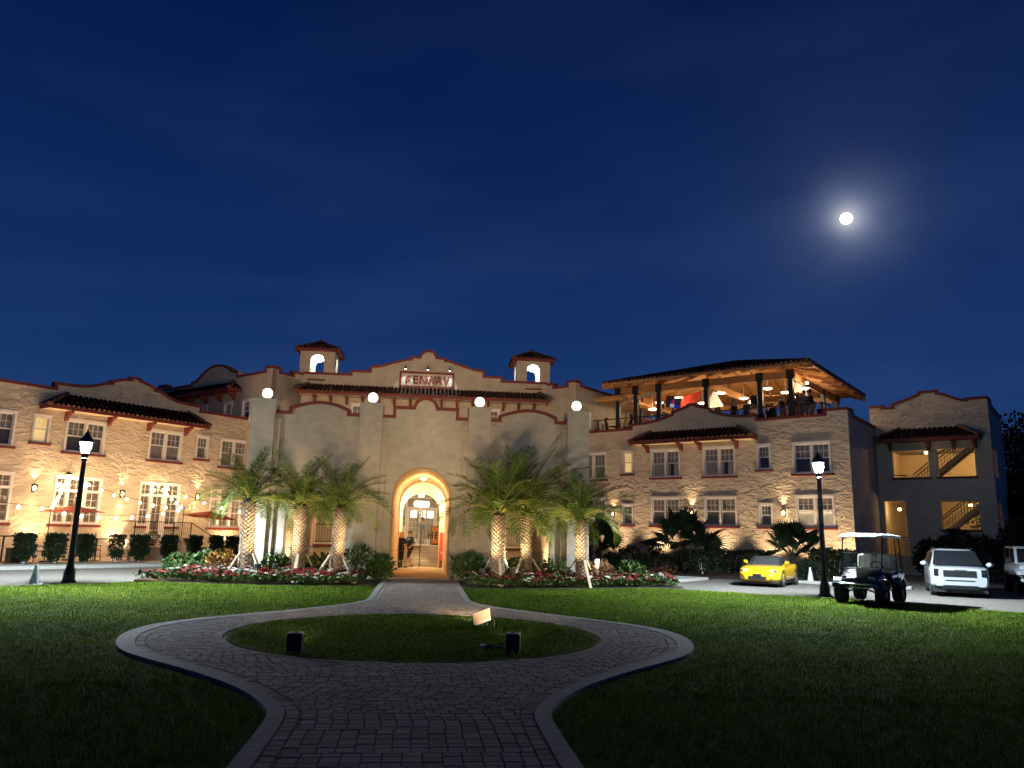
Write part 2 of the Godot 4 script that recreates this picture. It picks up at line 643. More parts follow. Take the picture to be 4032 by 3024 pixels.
func materials() -> void:
	# trowelled strokes that come and go over the wall
	var ra := noise(0.015, 3, 3, FastNoiseLite.TYPE_SIMPLEX_SMOOTH, FastNoiseLite.FRACTAL_RIDGED, 46.0).get_seamless_image(512, 512)
	var rb := noise(0.012, 3, 4).get_seamless_image(512, 512)
	ra.convert(Image.FORMAT_RGB8)
	rb.convert(Image.FORMAT_RGB8)
	var da := ra.get_data()
	var db := rb.get_data()
	for i in da.size():
		var k := smoothstep(0.25, 0.75, db[i] / 255.0)
		da[i] = int(clampf(da[i] * lerpf(0.3, 1.0, k) + 70.0 * (1.0 - k) * 0.7, 0, 255))
	var rough := ImageTexture.create_from_image(Image.create_from_data(512, 512, false, Image.FORMAT_RGB8, da))
	var fine := tex(noise(0.03, 5, 5, FastNoiseLite.TYPE_SIMPLEX_SMOOTH, FastNoiseLite.FRACTAL_RIDGED, 20.0), 512)
	var grit := tex(noise(0.12, 3, 9), 256)
	var wash := tex(noise(0.008, 5, 7), 512, Color(0.53, 0.445, 0.34), Color(0.65, 0.56, 0.44))
	var wash2 := tex(noise(0.008, 5, 8), 512, Color(0.40, 0.345, 0.27), Color(0.51, 0.445, 0.35))
	var m := mat("rough_stucco", Color(1, 1, 1), 0.85)
	planar(m, Vector3(0.21, 0.42, 0.21), wash, rough, 8.5)
	m = mat("smooth_stucco", Color(1, 1, 1), 0.85)
	planar(m, Vector3(0.3, 0.3, 0.3), wash2, fine, 1.6)
	m = mat("portico_stucco", Color(1, 1, 1), 0.85)
	planar(m, Vector3(0.45, 0.6, 0.45), wash2, fine, 1.3)
	m = mat("cream_plaster", Color(1, 1, 1), 0.8)
	planar(m, Vector3(0.3, 0.3, 0.3), tex(noise(0.01, 4, 17), 256, Color(0.58, 0.46, 0.3), Color(0.66, 0.54, 0.37)), fine, 0.5)
	m = mat("stone_base", Color(1, 1, 1), 0.8)
	planar(m, Vector3(0.4, 0.4, 0.4), tex(noise(0.012, 5, 19), 256, Color(0.27, 0.245, 0.2), Color(0.37, 0.335, 0.275)), grit, 0.3)
	var rd := mat("red_trim", Color(0.17, 0.022, 0.016), 0.6)
	planar(rd, Vector3(0.8, 0.8, 0.8), tex(noise(0.02, 4, 21), 256, Color(0.14, 0.022, 0.017), Color(0.21, 0.034, 0.025)), grit, 0.1)
	rd.albedo_color = Color(1, 1, 1)
	mat("white_trim", Color(0.72, 0.69, 0.68), 0.5)
	mat("dark_steel", Color(0.02, 0.02, 0.022), 0.45, 0.4)
	mat("black", Color(0.012, 0.012, 0.014), 0.5)
	var wt := tex(noise(0.02, 4, 31), 256, Color(0.36, 0.17, 0.06), Color(0.52, 0.27, 0.1))
	m = mat("roof_timber", Color(1, 1, 1), 0.6)
	planar(m, Vector3(0.15, 1.6, 1.6), wt)
	m = mat("pale_timber", Color(1, 1, 1), 0.7)
	planar(m, Vector3(1.5, 0.3, 1.5), tex(noise(0.02, 4, 33), 256, Color(0.42, 0.32, 0.2), Color(0.56, 0.45, 0.3)))
	m = mat("concrete", Color(1, 1, 1), 0.85)
	planar(m, Vector3(0.9, 0.9, 0.9), tex(noise(0.02, 6, 35), 512, Color(0.2, 0.19, 0.175), Color(0.3, 0.29, 0.27)), grit, 0.15)
	vmat("tile", 0.75)
	vmat("paint_plain", 0.6)
	vmat("leaf", 0.6)
	M["leaf"].metallic_specular = 0.3
	M["leaf"].backlight_enabled = true
	M["leaf"].backlight = Color(0.5, 0.55, 0.3)
	vmat("waxy_leaf", 0.45)
	M["waxy_leaf"].metallic_specular = 0.3
	M["waxy_leaf"].backlight_enabled = true
	M["waxy_leaf"].backlight = Color(0.3, 0.34, 0.2)
	vmat("cloth", 0.9)
	vmat("petal", 0.7)
	M["petal"].backlight_enabled = true
	M["petal"].backlight = Color(0.4, 0.4, 0.4)
	vmat("bark", 0.9)
	vmat("paver", 0.85)
	M["paver"].metallic_specular = 0.2
	planar(M["paver"], Vector3(1.4, 1.4, 1.4), tex(noise(0.03, 5, 41), 512, Color(0.75, 0.75, 0.75), Color(1, 1, 1)), tex(noise(0.09, 4, 43), 512), 0.25, true)
	vmat("blade", 0.8)
	M["blade"].metallic_specular = 0.12
	M["blade"].backlight_enabled = true
	M["blade"].backlight = Color(0.5, 0.6, 0.3)
	m = mat("glass", Color(0.8, 0.85, 0.85), 0.03)
	m.transparency = BaseMaterial3D.TRANSPARENCY_ALPHA
	m.albedo_color = Color(0.5, 0.5, 0.5, 0.07)
	m = mat("clear_glass", Color(0.95, 0.97, 1.0), 0.05)
	m.transparency = BaseMaterial3D.TRANSPARENCY_ALPHA
	m.albedo_color.a = 0.05
	m = mat("blind", Color(1, 1, 1), 0.85)
	planar(m, Vector3(1.2, 0.5, 1.2), tex(noise(0.02, 3, 51), 256, Color(0.2, 0.19, 0.16), Color(0.3, 0.285, 0.245)))
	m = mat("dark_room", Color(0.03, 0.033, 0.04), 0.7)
	m = mat("curtain", Color(1, 1, 1), 0.85)
	planar(m, Vector3(3.0, 0.2, 3.0), tex(noise(0.02, 2, 53), 256, Color(0.3, 0.27, 0.2), Color(0.75, 0.68, 0.52)))
	m = glow("lit_blind", Color(1.0, 0.82, 0.42), 0.62)
	m = glow("lit_curtain", Color(1.0, 0.86, 0.6), 0.3)
	m.albedo_texture = null
	glow("bulb", Color(1.0, 0.86, 0.66), 14.0)
	glow("cool_bulb", COOL, 26.0)
	glow("globe", Color(1.0, 0.96, 0.88), 3.2)
	glow("pendant", Color(1.0, 0.86, 0.64), 7.0)
	glow("sconce", Color(1.0, 0.82, 0.58), 16.0)
	glow("white_lens", Color(1.0, 0.95, 0.85), 12.0)
	mat("chrome", Color(0.6, 0.6, 0.62), 0.2, 1.0)
	mat("rubber", Color(0.012, 0.012, 0.012), 0.85)
	mat("white_plastic", Color(0.55, 0.57, 0.6), 0.45)


var half_table := smooth(PackedVector2Array([Vector2(-8.5, 1.22), Vector2(-6.6, 1.22), Vector2(-5.75, 1.25), Vector2(-5.35, 1.37), Vector2(-4.9, 1.58), Vector2(-4.4, 1.88), Vector2(-3.87, 2.29), Vector2(-3.35, 2.73), Vector2(-2.85, 3.2), Vector2(-2.3, 3.66), Vector2(-1.75, 3.98), Vector2(-1.1, 4.22), Vector2(-0.4, 4.36), Vector2(0.3, 4.37), Vector2(0.9, 4.24), Vector2(1.5, 3.97), Vector2(2.05, 3.56), Vector2(2.7, 3.08), Vector2(3.25, 2.64), Vector2(3.8, 2.25), Vector2(4.4, 1.85), Vector2(5.1, 1.47), Vector2(5.9, 1.26), Vector2(7.0, 1.23), Vector2(14.8, 1.26)]), 5)


func axis_half(s: float) -> float:
	# half the width of the paved walk, kerb included, at s metres from the centre of its ring towards the arch
	return top_at(half_table, clampf(s, -8.49, 14.79))


const RING := Vector3(-1.44, 0, -12.97)
const ISLAND := 2.9
var AX := Vector3(-0.108, 0, -0.994).normalized()


func on_axis(p: Vector3) -> Vector2:
	# (metres to the right of the walk's axis, metres along it)
	var d := p - RING
	return Vector2(d.dot(Vector3(-AX.z, 0, AX.x)), d.dot(AX))


func from_axis(x: float, s: float, y := 0.0) -> Vector3:
	return RING + Vector3(-AX.z, 0, AX.x) * x + AX * s + Vector3(0, y, 0)


func kerb_wide(s: float) -> float:
	return lerpf(0.15, 0.25, clampf(1.0 - (absf(s) - 1.0) / 4.0, 0.0, 1.0))


func edge_point(s: float, inset: float) -> Vector2:
	# a point inside the right edge of the walk
	var slope := (axis_half(s + 0.02) - axis_half(s - 0.02)) / 0.04
	return Vector2(axis_half(s), s) - Vector2(1.0, -slope).normalized() * inset


func outline(extra: float, s0: float, s1: float) -> PackedVector2Array:
	# outline of the walk in axis coordinates, inside its kerb by extra (negative: the kerb's outer edge)
	var right := PackedVector2Array()
	var s := s0
	while s < s1 + 1e-4:
		right.append(edge_point(s, kerb_wide(s) + extra if extra >= 0.0 else 0.0))
		s += 0.14
	var poly := right.duplicate()
	for i in range(right.size() - 1, -1, -1):
		poly.append(Vector2(-right[i].x, right[i].y))
	return poly


func lawn_back() -> PackedVector2Array:
	# far edge of the lawn, left to right, as (x, z)
	return smooth(PackedVector2Array([Vector2(-40, -3), Vector2(-26, -12), Vector2(-18, -17.2), Vector2(-13.0, -20.6), Vector2(-10.9, -23.3), Vector2(-8.7, -23.25), Vector2(-6.4, -23.2), Vector2(-3.95, -23.9), Vector2(-1.4, -23.7), Vector2(1.4, -24.5), Vector2(4.4, -25.9), Vector2(5.9, -25.6), Vector2(8.1, -24.3), Vector2(9.9, -23.4), Vector2(11.1, -21.9), Vector2(13.0, -19.9), Vector2(17, -16.5), Vector2(24, -11), Vector2(38, 2)]), 4)


func ground() -> void:
	var mb := MB.new()
	mb.quad(Vector3(-400, 0, 400), Vector3(400, 0, 400), Vector3(400, 0, -400), Vector3(-400, 0, -400))
	var g := mat("earth", Color(1, 1, 1), 0.95)
	planar(g, Vector3(0.3, 0.3, 0.3), tex(noise(0.02, 5, 61), 512, Color(0.028, 0.03, 0.018), Color(0.06, 0.058, 0.04)), null, 0.0, true)
	var o := part(mb, "ground", g)
	o.position.y = -0.05
	struct(o)
	# the drive of small grey setts: too far off to tell the setts apart
	var d := mat("drive_setts", Color(1, 1, 1), 0.85)
	planar(d, Vector3(0.35, 0.35, 0.35), tex(noise(0.05, 5, 63), 512, Color(0.09, 0.083, 0.075), Color(0.2, 0.185, 0.165)), tex(noise(0.06, 3, 64, FastNoiseLite.TYPE_CELLULAR, FastNoiseLite.FRACTAL_NONE), 512), 1.6, true)
	d.metallic_specular = 0.15
	mb = MB.new()
	mb.quad(Vector3(-46, 0, -2), Vector3(46, 0, -2), Vector3(46, 0, -62), Vector3(-46, 0, -62))
	o = part(mb, "driveway", d)
	o.position.y = -0.012
	struct(o)
	# lawn
	var back := lawn_back()
	var poly := PackedVector2Array()
	for q in back:
		poly.append(Vector2(q.x, -q.y))
	poly.append(Vector2(38, -12))
	poly.append(Vector2(-40, -12))
	mb = MB.new()
	mb.prism(poly, 0.0, 0.02)
	var lm := mat("turf", Color(1, 1, 1), 0.95)
	planar(lm, Vector3(0.5, 0.5, 0.5), tex(noise(0.03, 6, 65), 512, Color(0.035, 0.055, 0.009), Color(0.075, 0.115, 0.02)), tex(noise(0.2, 3, 66), 512), 2.0, true)
	lm.metallic_specular = 0.08
	var lawn := part(mb, "lawn", lm)
	lawn.position.y = 0.002
	struct(lawn)
	walk()
	grass(back)
	border_paving()


func walk() -> void:
	# the brick walk: a bed, a kerb band, an inner border course and the pavers, each with its own edges
	var root := Node3D.new()
	root.name = "path"
	add_child(root)
	struct(root)
	var to3 := func(q: Vector2, y: float) -> Vector3:
		return from_axis(q.x, q.y, y)
	var mb := MB.new()
	var outer := outline(-1.0, -8.4, 14.6)
	mb.col = Color(0.035, 0.033, 0.03)
	var tr := Transform3D(Basis(Vector3(-AX.z, 0, AX.x), Vector3.UP, -AX), RING)
	mb.xf = tr
	mb.prism(outer, 0.0, 0.032)
	struct(part(mb, "path_bed", M.paint_plain, root))
	# kerb band as cast lengths
	var kerb := mat("kerb_concrete", Color(1, 1, 1), 0.85)
	planar(kerb, Vector3(0.8, 0.8, 0.8), tex(noise(0.015, 6, 67), 512, Color(0.15, 0.147, 0.145), Color(0.24, 0.237, 0.232)), tex(noise(0.2, 3, 68), 256), 0.2, true)
	kerb.metallic_specular = 0.2
	for side in [-1.0, 1.0]:
		var s := -8.4
		while s < 14.5:
			var pts := []
			var e := minf(s + 1.6, 14.6)
			var k := 12
			for i in k + 1:
				var q := lerpf(s + 0.004, e - 0.004, float(i) / k)
				var po := Vector2(axis_half(q), q)
				var pi := edge_point(q, kerb_wide(q))
				pts.append([Vector2(po.x * side, po.y), Vector2(pi.x * side, pi.y)])
			mb = MB.new()
			mb.xf = tr
			for i in k:
				var a: Vector2 = pts[i][1]
				var b: Vector2 = pts[i][0]
				var c: Vector2 = pts[i + 1][0]
				var d: Vector2 = pts[i + 1][1]
				var q4 := [a, b, c, d]
				if side < 0:
					q4 = [b, a, d, c]
				var f := func(q: Vector2, y: float) -> Vector3:
					return Vector3(q.x, y, -q.y)
				mb.quad(f.call(q4[0], 0.066), f.call(q4[1], 0.066), f.call(q4[2], 0.066), f.call(q4[3], 0.066))
				mb.quad(f.call(q4[1], 0.0), f.call(q4[2], 0.0), f.call(q4[2], 0.066), f.call(q4[1], 0.066))
				mb.quad(f.call(q4[3], 0.0), f.call(q4[0], 0.0), f.call(q4[0], 0.066), f.call(q4[3], 0.066))
			struct(part(mb, "kerb", kerb, root))
			s += 1.6
	# pavers
	var field := outline(0.135, -8.4, 14.6)
	var band := outline(0.01, -8.4, 14.6)
	var isl := arc(Vector2.ZERO, ISLAND + 0.03, ISLAND + 0.03, 0, 360, 90)
	isl.remove_at(isl.size() - 1)
	var isl_out := arc(Vector2.ZERO, ISLAND + 0.17, ISLAND + 0.17, 0, 360, 90)
	isl_out.remove_at(isl_out.size() - 1)
	var bricks := []
	rng.seed = 77
	# border course that follows the kerb, and one round the island
	for ring in [[band, field], [isl_out, isl]]:
		var a: PackedVector2Array = ring[0]
		var length := 0.0
		var b: PackedVector2Array = ring[1]
		var last := a[0]
		for i in range(1, a.size() + 1):
			var p := a[i % a.size()]
			var steps := maxi(1, int(round((p - last).length() / 0.2)))
			for j in steps:
				var p0 := last.lerp(p, (j + 0.03) / steps)
				var p1 := last.lerp(p, (j + 0.97) / steps)
				var d := (p1 - p0).normalized()
				var nn := Vector2(-d.y, d.x)
				var mid := (p0 + p1) / 2
				if ring[0] == band:
					if not Geometry2D.is_point_in_polygon(mid + nn * 0.05, a):
						nn = -nn
				elif (mid + nn * 0.05).length() > mid.length():
					nn = -nn
				if p0.y < -8.2 or p0.y > 14.3:
					continue
				bricks.append(PackedVector2Array([p0, p1, p1 + nn * 0.115, p0 + nn * 0.115]))
			last = p
	# field: stacked courses of mixed sizes, jointed along the walk
	var y := -8.3
	var shift := 0.0
	var left := 0
	var w := 0.142
	while y < 14.5:
		if left <= 0:
			shift = rng.randf_range(0.0, 0.16)
			left = rng.randi_range(2, 5)
			w = rng.randf_range(0.135, 0.15)
		var dy := 0.098 if rng.randf() < 0.76 else 0.145
		var running := rng.randf() < 0.12
		var half := axis_half(y) + 0.3
		var x := -half - fmod(half, w) + shift * (1.0 if not running else 0.5)
		while x < half:
			var ww := w * (1.5 if running and rng.randf() < 0.5 else 1.0)
			var g := 0.004
			var r := PackedVector2Array([Vector2(x + g, y + g), Vector2(x + ww - g, y + g), Vector2(x + ww - g, y + dy - g), Vector2(x + g, y + dy - g)])
			x += ww
			var c := (r[0] + r[2]) / 2
			if c.length() < ISLAND + 0.06:
				continue
			for q in Geometry2D.intersect_polygons(r, field):
				if c.length() < ISLAND + 0.35:
					for q2 in Geometry2D.clip_polygons(q, isl_out):
						if q2.size() > 2:
							bricks.append(q2)
				elif q.size() > 2:
					bricks.append(q)
		y += dy
		left -= 1
	bricks.sort_custom(func(a, b): return a[0].y < b[0].y)
	var rest := MB.new()
	rest.xf = tr
	for i in bricks.size():
		var q: PackedVector2Array = bricks[i]
		var one := rest
		if i < 299:
			one = MB.new()
			one.xf = tr
		var t := rng.randf()
		var sh := rng.randf_range(0.72, 1.2)
		var hue := Color(0.215, 0.19, 0.172) if t < 0.65 else (Color(0.24, 0.185, 0.155) if t < 0.85 else Color(0.2, 0.19, 0.178))
		one.col = Color(hue.r * sh, hue.g * sh, hue.b * sh)
		paver(one, q, 0.056 + rng.randf_range(-0.003, 0.003), rng.randf_range(-0.006, 0.006), rng.randf_range(-0.006, 0.006))
		if i < 299:
			struct(part(one, "paver", M.paver, root))
	stuff(part(rest, "paver_field", M.paver, root))


func paver(mb: MB, q: PackedVector2Array, top: float, tx: float, ty: float) -> void:
	if Geometry2D.is_polygon_clockwise(q):
		q.reverse()
	var c := Vector2.ZERO
	for p in q:
		c += p
	c /= q.size()
	var k := q.size()
	var hi := PackedVector3Array()
	var lo := PackedVector3Array()
	for p in q:
		var inn := p + (c - p).normalized() * 0.008
		hi.append(Vector3(inn.x, top + (p.x - c.x) * tx + (p.y - c.y) * ty, -inn.y))
		lo.append(Vector3(p.x, top - 0.007, -p.y))
	for i in range(1, k - 1):
		mb.tri(hi[0], hi[i], hi[i + 1])
	for i in k:
		var j := (i + 1) % k
		mb.quad(lo[i], lo[j], hi[j], hi[i])
		mb.quad(lo[i] - Vector3(0, 0.02, 0), lo[j] - Vector3(0, 0.02, 0), lo[j], lo[i])


func on_walk(p: Vector3, edge: float) -> bool:
	var q := on_axis(p)
	if q.y > 14.6:
		return absf(q.x) < 1.3
	return absf(q.x) < axis_half(q.y) + edge and q.length() > ISLAND - edge


func tuft(k: int, wide: float, tall: float, spread: float, sd: int) -> ArrayMesh:
	var mb := MB.new()
	rng.seed = sd
	for i in k:
		var p := Vector3(rng.randf_range(-spread, spread), 0, rng.randf_range(-spread, spread))
		var a := rng.randf() * TAU
		var h := tall * rng.randf_range(0.55, 1.2)
		var d := Vector3(cos(a), 0, sin(a))
		var lean := Vector3(rng.randf_range(-1, 1), 0, rng.randf_range(-1, 1)) * h * 0.55
		var sh := rng.randf_range(0.65, 1.35)
		var dry := rng.randf() < 0.07
		mb.col = Color(0.16 * sh, 0.14 * sh, 0.05 * sh) if dry else Color(0.112 * sh, 0.172 * sh, 0.016 * sh)
		mb.trin(p - d * wide, p + d * wide, p + lean + Vector3(0, h, 0), Vector3.UP, Vector3.UP, Vector3.UP)
	return mb.mesh()


func grass(back: PackedVector2Array) -> void:
	# mown turf; nearer blades are finer and closer together
	var bx := PackedVector2Array()
	for q in back:
		bx.append(Vector2(q.x, -q.y))
	var zones := [[-4.3, -8.5, 0.11, 26, 0.0028, 0.038, 0.085], [-8.5, -14.0, 0.16, 30, 0.0042, 0.04, 0.12], [-14.0, -26.2, 0.26, 40, 0.007, 0.042, 0.19]]
	for zi in zones.size():
		var zn: Array = zones[zi]
		var xs := []
		var cols := PackedColorArray()
		var island := []
		var icols := PackedColorArray()
		var patchy := noise(0.22, 4, 33)
		var z: float = zn[0]
		var step: float = zn[2]
		rng.seed = 100 + zi
		while z > zn[1]:
			var half := absf(z) * 0.72 + 1.0
			var x := -half
			while x < half:
				var p := Vector3(x + rng.randf_range(-0.5, 0.5) * step, 0.02, z + rng.randf_range(-0.5, 0.5) * step)
				x += step
				if on_walk(p, 0.5 * step + 0.02):
					continue
				if -p.z > top_at(bx, p.x) - 0.1:
					continue
				var s := rng.randf_range(0.8, 1.25)
				var b := Basis(Vector3.UP, rng.randf() * TAU).scaled(Vector3(1, s, 1))
				var q := on_axis(p)
				var t := Transform3D(b, p)
				var pn := patchy.get_noise_2d(p.x, p.z * 1.6)
				var fine_n := patchy.get_noise_2d(p.x * 9.0, p.z * 9.0)
				var sh := clampf(1.0 + 0.55 * pn + 0.5 * fine_n, 0.45, 1.6)
				var dry := clampf(pn * 1.6 - 0.25 + fine_n * 0.4, 0.0, 0.7)
				var tint := Color(sh * (1.0 + 0.45 * dry), sh * (1.0 + 0.02 * dry), sh * (1.0 + 0.3 * dry))
				if q.length() < ISLAND:
					t.origin.y += 0.03
					island.append(t)
					icols.append(tint)
				else:
					xs.append(t)
					cols.append(tint)
			z -= step
		var m := tuft(zn[3], zn[4], zn[5], zn[6], 200 + zi)
		var g := many("grass", m, M.blade, xs, self, cols)
		tag(g, ["mown grass blades close to the camera", "mown grass of the lawn on both sides of the paved ring", "brightly lit mown grass below the flower beds and lamps"][zi], "grass")
		if island.size() > 0:
			many("island_grass", m, M.blade, island, self, icols)
			tag(get_child(get_child_count() - 1), ["grass of the round island, front edge", "grass of the round island inside the paved ring", "grass at the far edge of the round island"][zi], "grass")
	var mb := MB.new()
	mb.xf = Transform3D(Basis(), RING)
	mb.prism(arc(Vector2.ZERO, ISLAND, ISLAND, 0, 360, 80), 0.0, 0.05)
	struct(part(mb, "lawn_island", M.turf))


func border_paving() -> void:
	# kerbed footway in front of the left wing, and the kerb and soil of the right wing's planting
	var mb := MB.new()
	mb.xf = FL
	mb.box(Vector3(-14, -0.02, 7.7), Vector3(9, 0.12, 9.2), 0.02)
	struct(part(mb, "sidewalk", M.concrete))
	mb = MB.new()
	mb.xf = FL
	mb.col = Color(0.022, 0.012, 0.008)
	mb.box(Vector3(-14, -0.02, 5.9), Vector3(9, 0.1, 7.698), 0.03)
	struct(part(mb, "mulch_strip", M.paint_plain))
	var pm := mat("patio_tile", Color(1, 1, 1), 0.8)
	planar(pm, Vector3(0.6, 0.6, 0.6), tex(noise(0.03, 5, 71), 512, Color(0.30, 0.22, 0.16), Color(0.44, 0.34, 0.25)), null, 0.0, true)
	mb = MB.new()
	mb.xf = FL
	mb.box(Vector3(-14, -0.02, 0.0), Vector3(10.4, 0.05, 5.898))
	struct(part(mb, "patio_floor", pm))
	mb = MB.new()
	mb.xf = FR
	mb.box(Vector3(-18.5, -0.02, 10.4), Vector3(-3.6, 0.11, 10.75), 0.03)
	mb.box(Vector3(-3.6, -0.02, 10.4), Vector3(-3.25, 0.11, 13.2), 0.03)
	mb.box(Vector3(-1.2, -0.02, 8.6), Vector3(4.0, 0.11, 8.95), 0.03)
	struct(part(mb, "kerb", M.concrete))
	mb = MB.new()
	mb.xf = FR
	mb.col = Color(0.022, 0.014, 0.01)
	mb.box(Vector3(-18.5, -0.02, 0.0), Vector3(-3.6, 0.07, 10.398), 0.03)
	mb.box(Vector3(-3.598, -0.02, 0.0), Vector3(1.4, 0.066, 8.598), 0.03)
	struct(part(mb, "planting_soil", M.paint_plain))
	# flower bed soil on both sides of the walk
	for bed in [PackedVector2Array([Vector2(-11.2, 23.8), Vector2(-8.7, 23.3), Vector2(-6.4, 23.25), Vector2(-4.2, 23.95), Vector2(-4.25, 27.2), Vector2(-9.6, 26.6), Vector2(-11.6, 25.2)]), PackedVector2Array([Vector2(-1.35, 23.75), Vector2(1.4, 24.55), Vector2(4.4, 25.95), Vector2(5.9, 26.6), Vector2(5.8, 28.6), Vector2(3.0, 28.05), Vector2(-1.7, 27.55)])]:
		mb = MB.new()
		mb.col = Color(0.024, 0.013, 0.009)
		mb.prism(bed, 0.0, 0.045)
		struct(part(mb, "flower_bed_soil", M.paint_plain))


func win(b: Node, u0: float, u1: float, y0: float, y1: float, zf: float, lights := 2, fill := "blind", lower := "", sill := true, drop := 0.5) -> Node3D:
	# a sash window: casing, sashes with glazing bars, panes, and what hangs behind them
	var mb := MB.new()
	var t := 0.1
	var a := zf - 0.14
	var f := zf + 0.035
	mb.box(Vector3(u0, y0, a), Vector3(u0 + t, y1, f), 0.008)
	mb.box(Vector3(u1 - t, y0, a), Vector3(u1, y1, f), 0.008)
	mb.box(Vector3(u0 + t, y1 - t, a), Vector3(u1 - t, y1, f + 0.002), 0.008)
	mb.box(Vector3(u0 + t, y0, a), Vector3(u1 - t, y0 + 0.07, f + 0.002), 0.008)
	mb.box(Vector3(u0 - 0.03, y1, zf), Vector3(u1 + 0.03, y1 + 0.04, f + 0.03))
	var iw := (u1 - u0 - 2 * t - (lights - 1) * 0.12) / lights
	for i in lights - 1:
		var x := u0 + t + iw + i * (iw + 0.12)
		mb.box(Vector3(x, y0 + 0.07, a), Vector3(x + 0.12, y1 - t, f - 0.004))
	var w := part(mb, "window", M.white_trim, b)
	var sash := MB.new()
	var lo := y0 + 0.07
	var hi := y1 - t
	var mid := lerpf(lo, hi, 0.5)
	for i in lights:
		var x0 := u0 + t + i * (iw + 0.12)
		var x1 := x0 + iw
		for k in 2:
			var za := zf - (0.07 if k == 1 else 0.11)
			var b0 := mid if k == 1 else lo
			var b1 := hi if k == 1 else mid + 0.03
			var s := 0.045
			sash.box(Vector3(x0, b0, za - 0.035), Vector3(x0 + s, b1, za))
			sash.box(Vector3(x1 - s, b0, za - 0.035), Vector3(x1, b1, za))
			sash.box(Vector3(x0 + s, b0, za - 0.034), Vector3(x1 - s, b0 + s, za))
			sash.box(Vector3(x0 + s, b1 - s, za - 0.034), Vector3(x1 - s, b1, za))
			if k == 1:
				for j in [1, 2]:
					var x := lerpf(x0 + s, x1 - s, j / 3.0)
					sash.box(Vector3(x - 0.011, b0 + s, za - 0.028), Vector3(x + 0.011, b1 - s, za - 0.004))
				var y := (b0 + b1) / 2
				sash.box(Vector3(x0 + s, y - 0.011, za - 0.027), Vector3(x1 - s, y + 0.011, za - 0.005))
			var g := MB.new()
			g.quad(Vector3(x0 + s, b0 + s, za - 0.017), Vector3(x1 - s, b0 + s, za - 0.017), Vector3(x1 - s, b1 - s, za - 0.017), Vector3(x0 + s, b1 - s, za - 0.017))
			part(g, "pane", M.glass, w)
		var zb := zf - 0.22
		var cut := mid - (mid - lo) * (drop * 2 - 1) if lower != "" else lo
		var bl := MB.new()
		bl.quad(Vector3(x0, cut, zb), Vector3(x1, cut, zb), Vector3(x1, hi, zb), Vector3(x0, hi, zb))
		part(bl, "blind" if fill == "blind" else "curtain", M[fill], w)
		if lower == "curtain" or lower == "lit_curtain":
			# gathered cloth on both sides
			var cu := MB.new()
			var n := 14
			for j in n:
				var xa := lerpf(x0, x1, float(j) / n)
				var xb := lerpf(x0, x1, float(j + 1) / n)
				if lower == "curtain" and i == lights - 1 and j > 2 and j < 7:
					continue
				var da := 0.02 * sin(j * 2.1)
				var db := 0.02 * sin((j + 1) * 2.1)
				cu.quad(Vector3(xa, lo, zb + 0.03 + da), Vector3(xb, lo, zb + 0.03 + db), Vector3(xb, mid + 0.1, zb + 0.03 + db), Vector3(xa, mid + 0.1, zb + 0.03 + da))
			part(cu, "curtain", M[lower], w)
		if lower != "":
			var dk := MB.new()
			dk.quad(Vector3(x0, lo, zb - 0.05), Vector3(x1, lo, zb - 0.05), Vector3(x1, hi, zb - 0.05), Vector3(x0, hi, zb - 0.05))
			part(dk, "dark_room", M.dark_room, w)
	part(sash, "sash", M.white_trim, w)
	if sill:
		mb = MB.new()
		mb.box(Vector3(u0 - 0.1, y0 - 0.115, zf - 0.02), Vector3(u1 + 0.1, y0 - 0.003, zf + 0.11), 0.012)
		part(mb, "sill", M.red_trim, w)
	return w


func awning(b: Node, u0: float, u1: float, ye: float, yt: float, out: float, cl: float, cr: float, marks: Array, zf := 0.0, soff := "cream_plaster", dark := "red_trim") -> void:
	var r := MB.new()
	var sl := Vector3(0, yt - ye, -out)
	tiles(r, Vector3(u0, ye, zf + out), Vector3.RIGHT, sl.normalized(), u1 - u0, sl.length(), cl, cr)
	var hl := Vector3(cl, yt - ye, 0)
	if cl > 0.05:
		tiles(r, Vector3(u0, ye, zf), Vector3.BACK, hl.normalized(), out, hl.length(), 0.0, out)
		ridge(r, Vector3(u0, ye + 0.03, zf + out), Vector3(u0 + cl, yt + 0.05, zf + 0.05))
	if cr > 0.05:
		var hr := Vector3(-cr, yt - ye, 0)
		tiles(r, Vector3(u1, ye, zf + out), Vector3.FORWARD, hr.normalized(), out, hr.length(), out, 0.0)
		ridge(r, Vector3(u1, ye + 0.03, zf + out), Vector3(u1 - cr, yt + 0.05, zf + 0.05))
	var roof := part(r, "awning_roof", M.tile, b)
	var mb := MB.new()
	mb.box(Vector3(u0 + 0.02, ye - 0.17, zf + out - 0.05), Vector3(u1 - 0.02, ye - 0.005, zf + out - 0.01), 0.006)
	mb.box(Vector3(u0 + 0.02, ye - 0.169, zf), Vector3(u0 + 0.06, ye - 0.006, zf + out - 0.052))
	mb.box(Vector3(u1 - 0.06, ye - 0.169, zf), Vector3(u1 - 0.02, ye - 0.006, zf + out - 0.052))
	part(mb, "fascia", M[dark], roof)
	mb = MB.new()
	mb.box(Vector3(u0 + 0.062, ye - 0.13, zf + 0.001), Vector3(u1 - 0.062, ye - 0.1, zf + out - 0.054))
	part(mb, "soffit", M[soff], roof)
	for x in marks:
		mb = MB.new()
		mb.xf = Transform3D(Basis(), Vector3(x, ye - 0.13, zf))
		var d := out * 0.66
		mb.prism(PackedVector2Array([Vector2(0, 0), Vector2(-d, 0), Vector2(-d, -0.11), Vector2(-d * 0.72, -0.12), Vector2(-d * 0.66, -0.2), Vector2(-d * 0.42, -0.23), Vector2(-d * 0.34, -0.36), Vector2(-d * 0.2, -0.44), Vector2(0, -0.46)]), -0.075, 0.075, 0)
		part(mb, "bracket", M[dark], b)


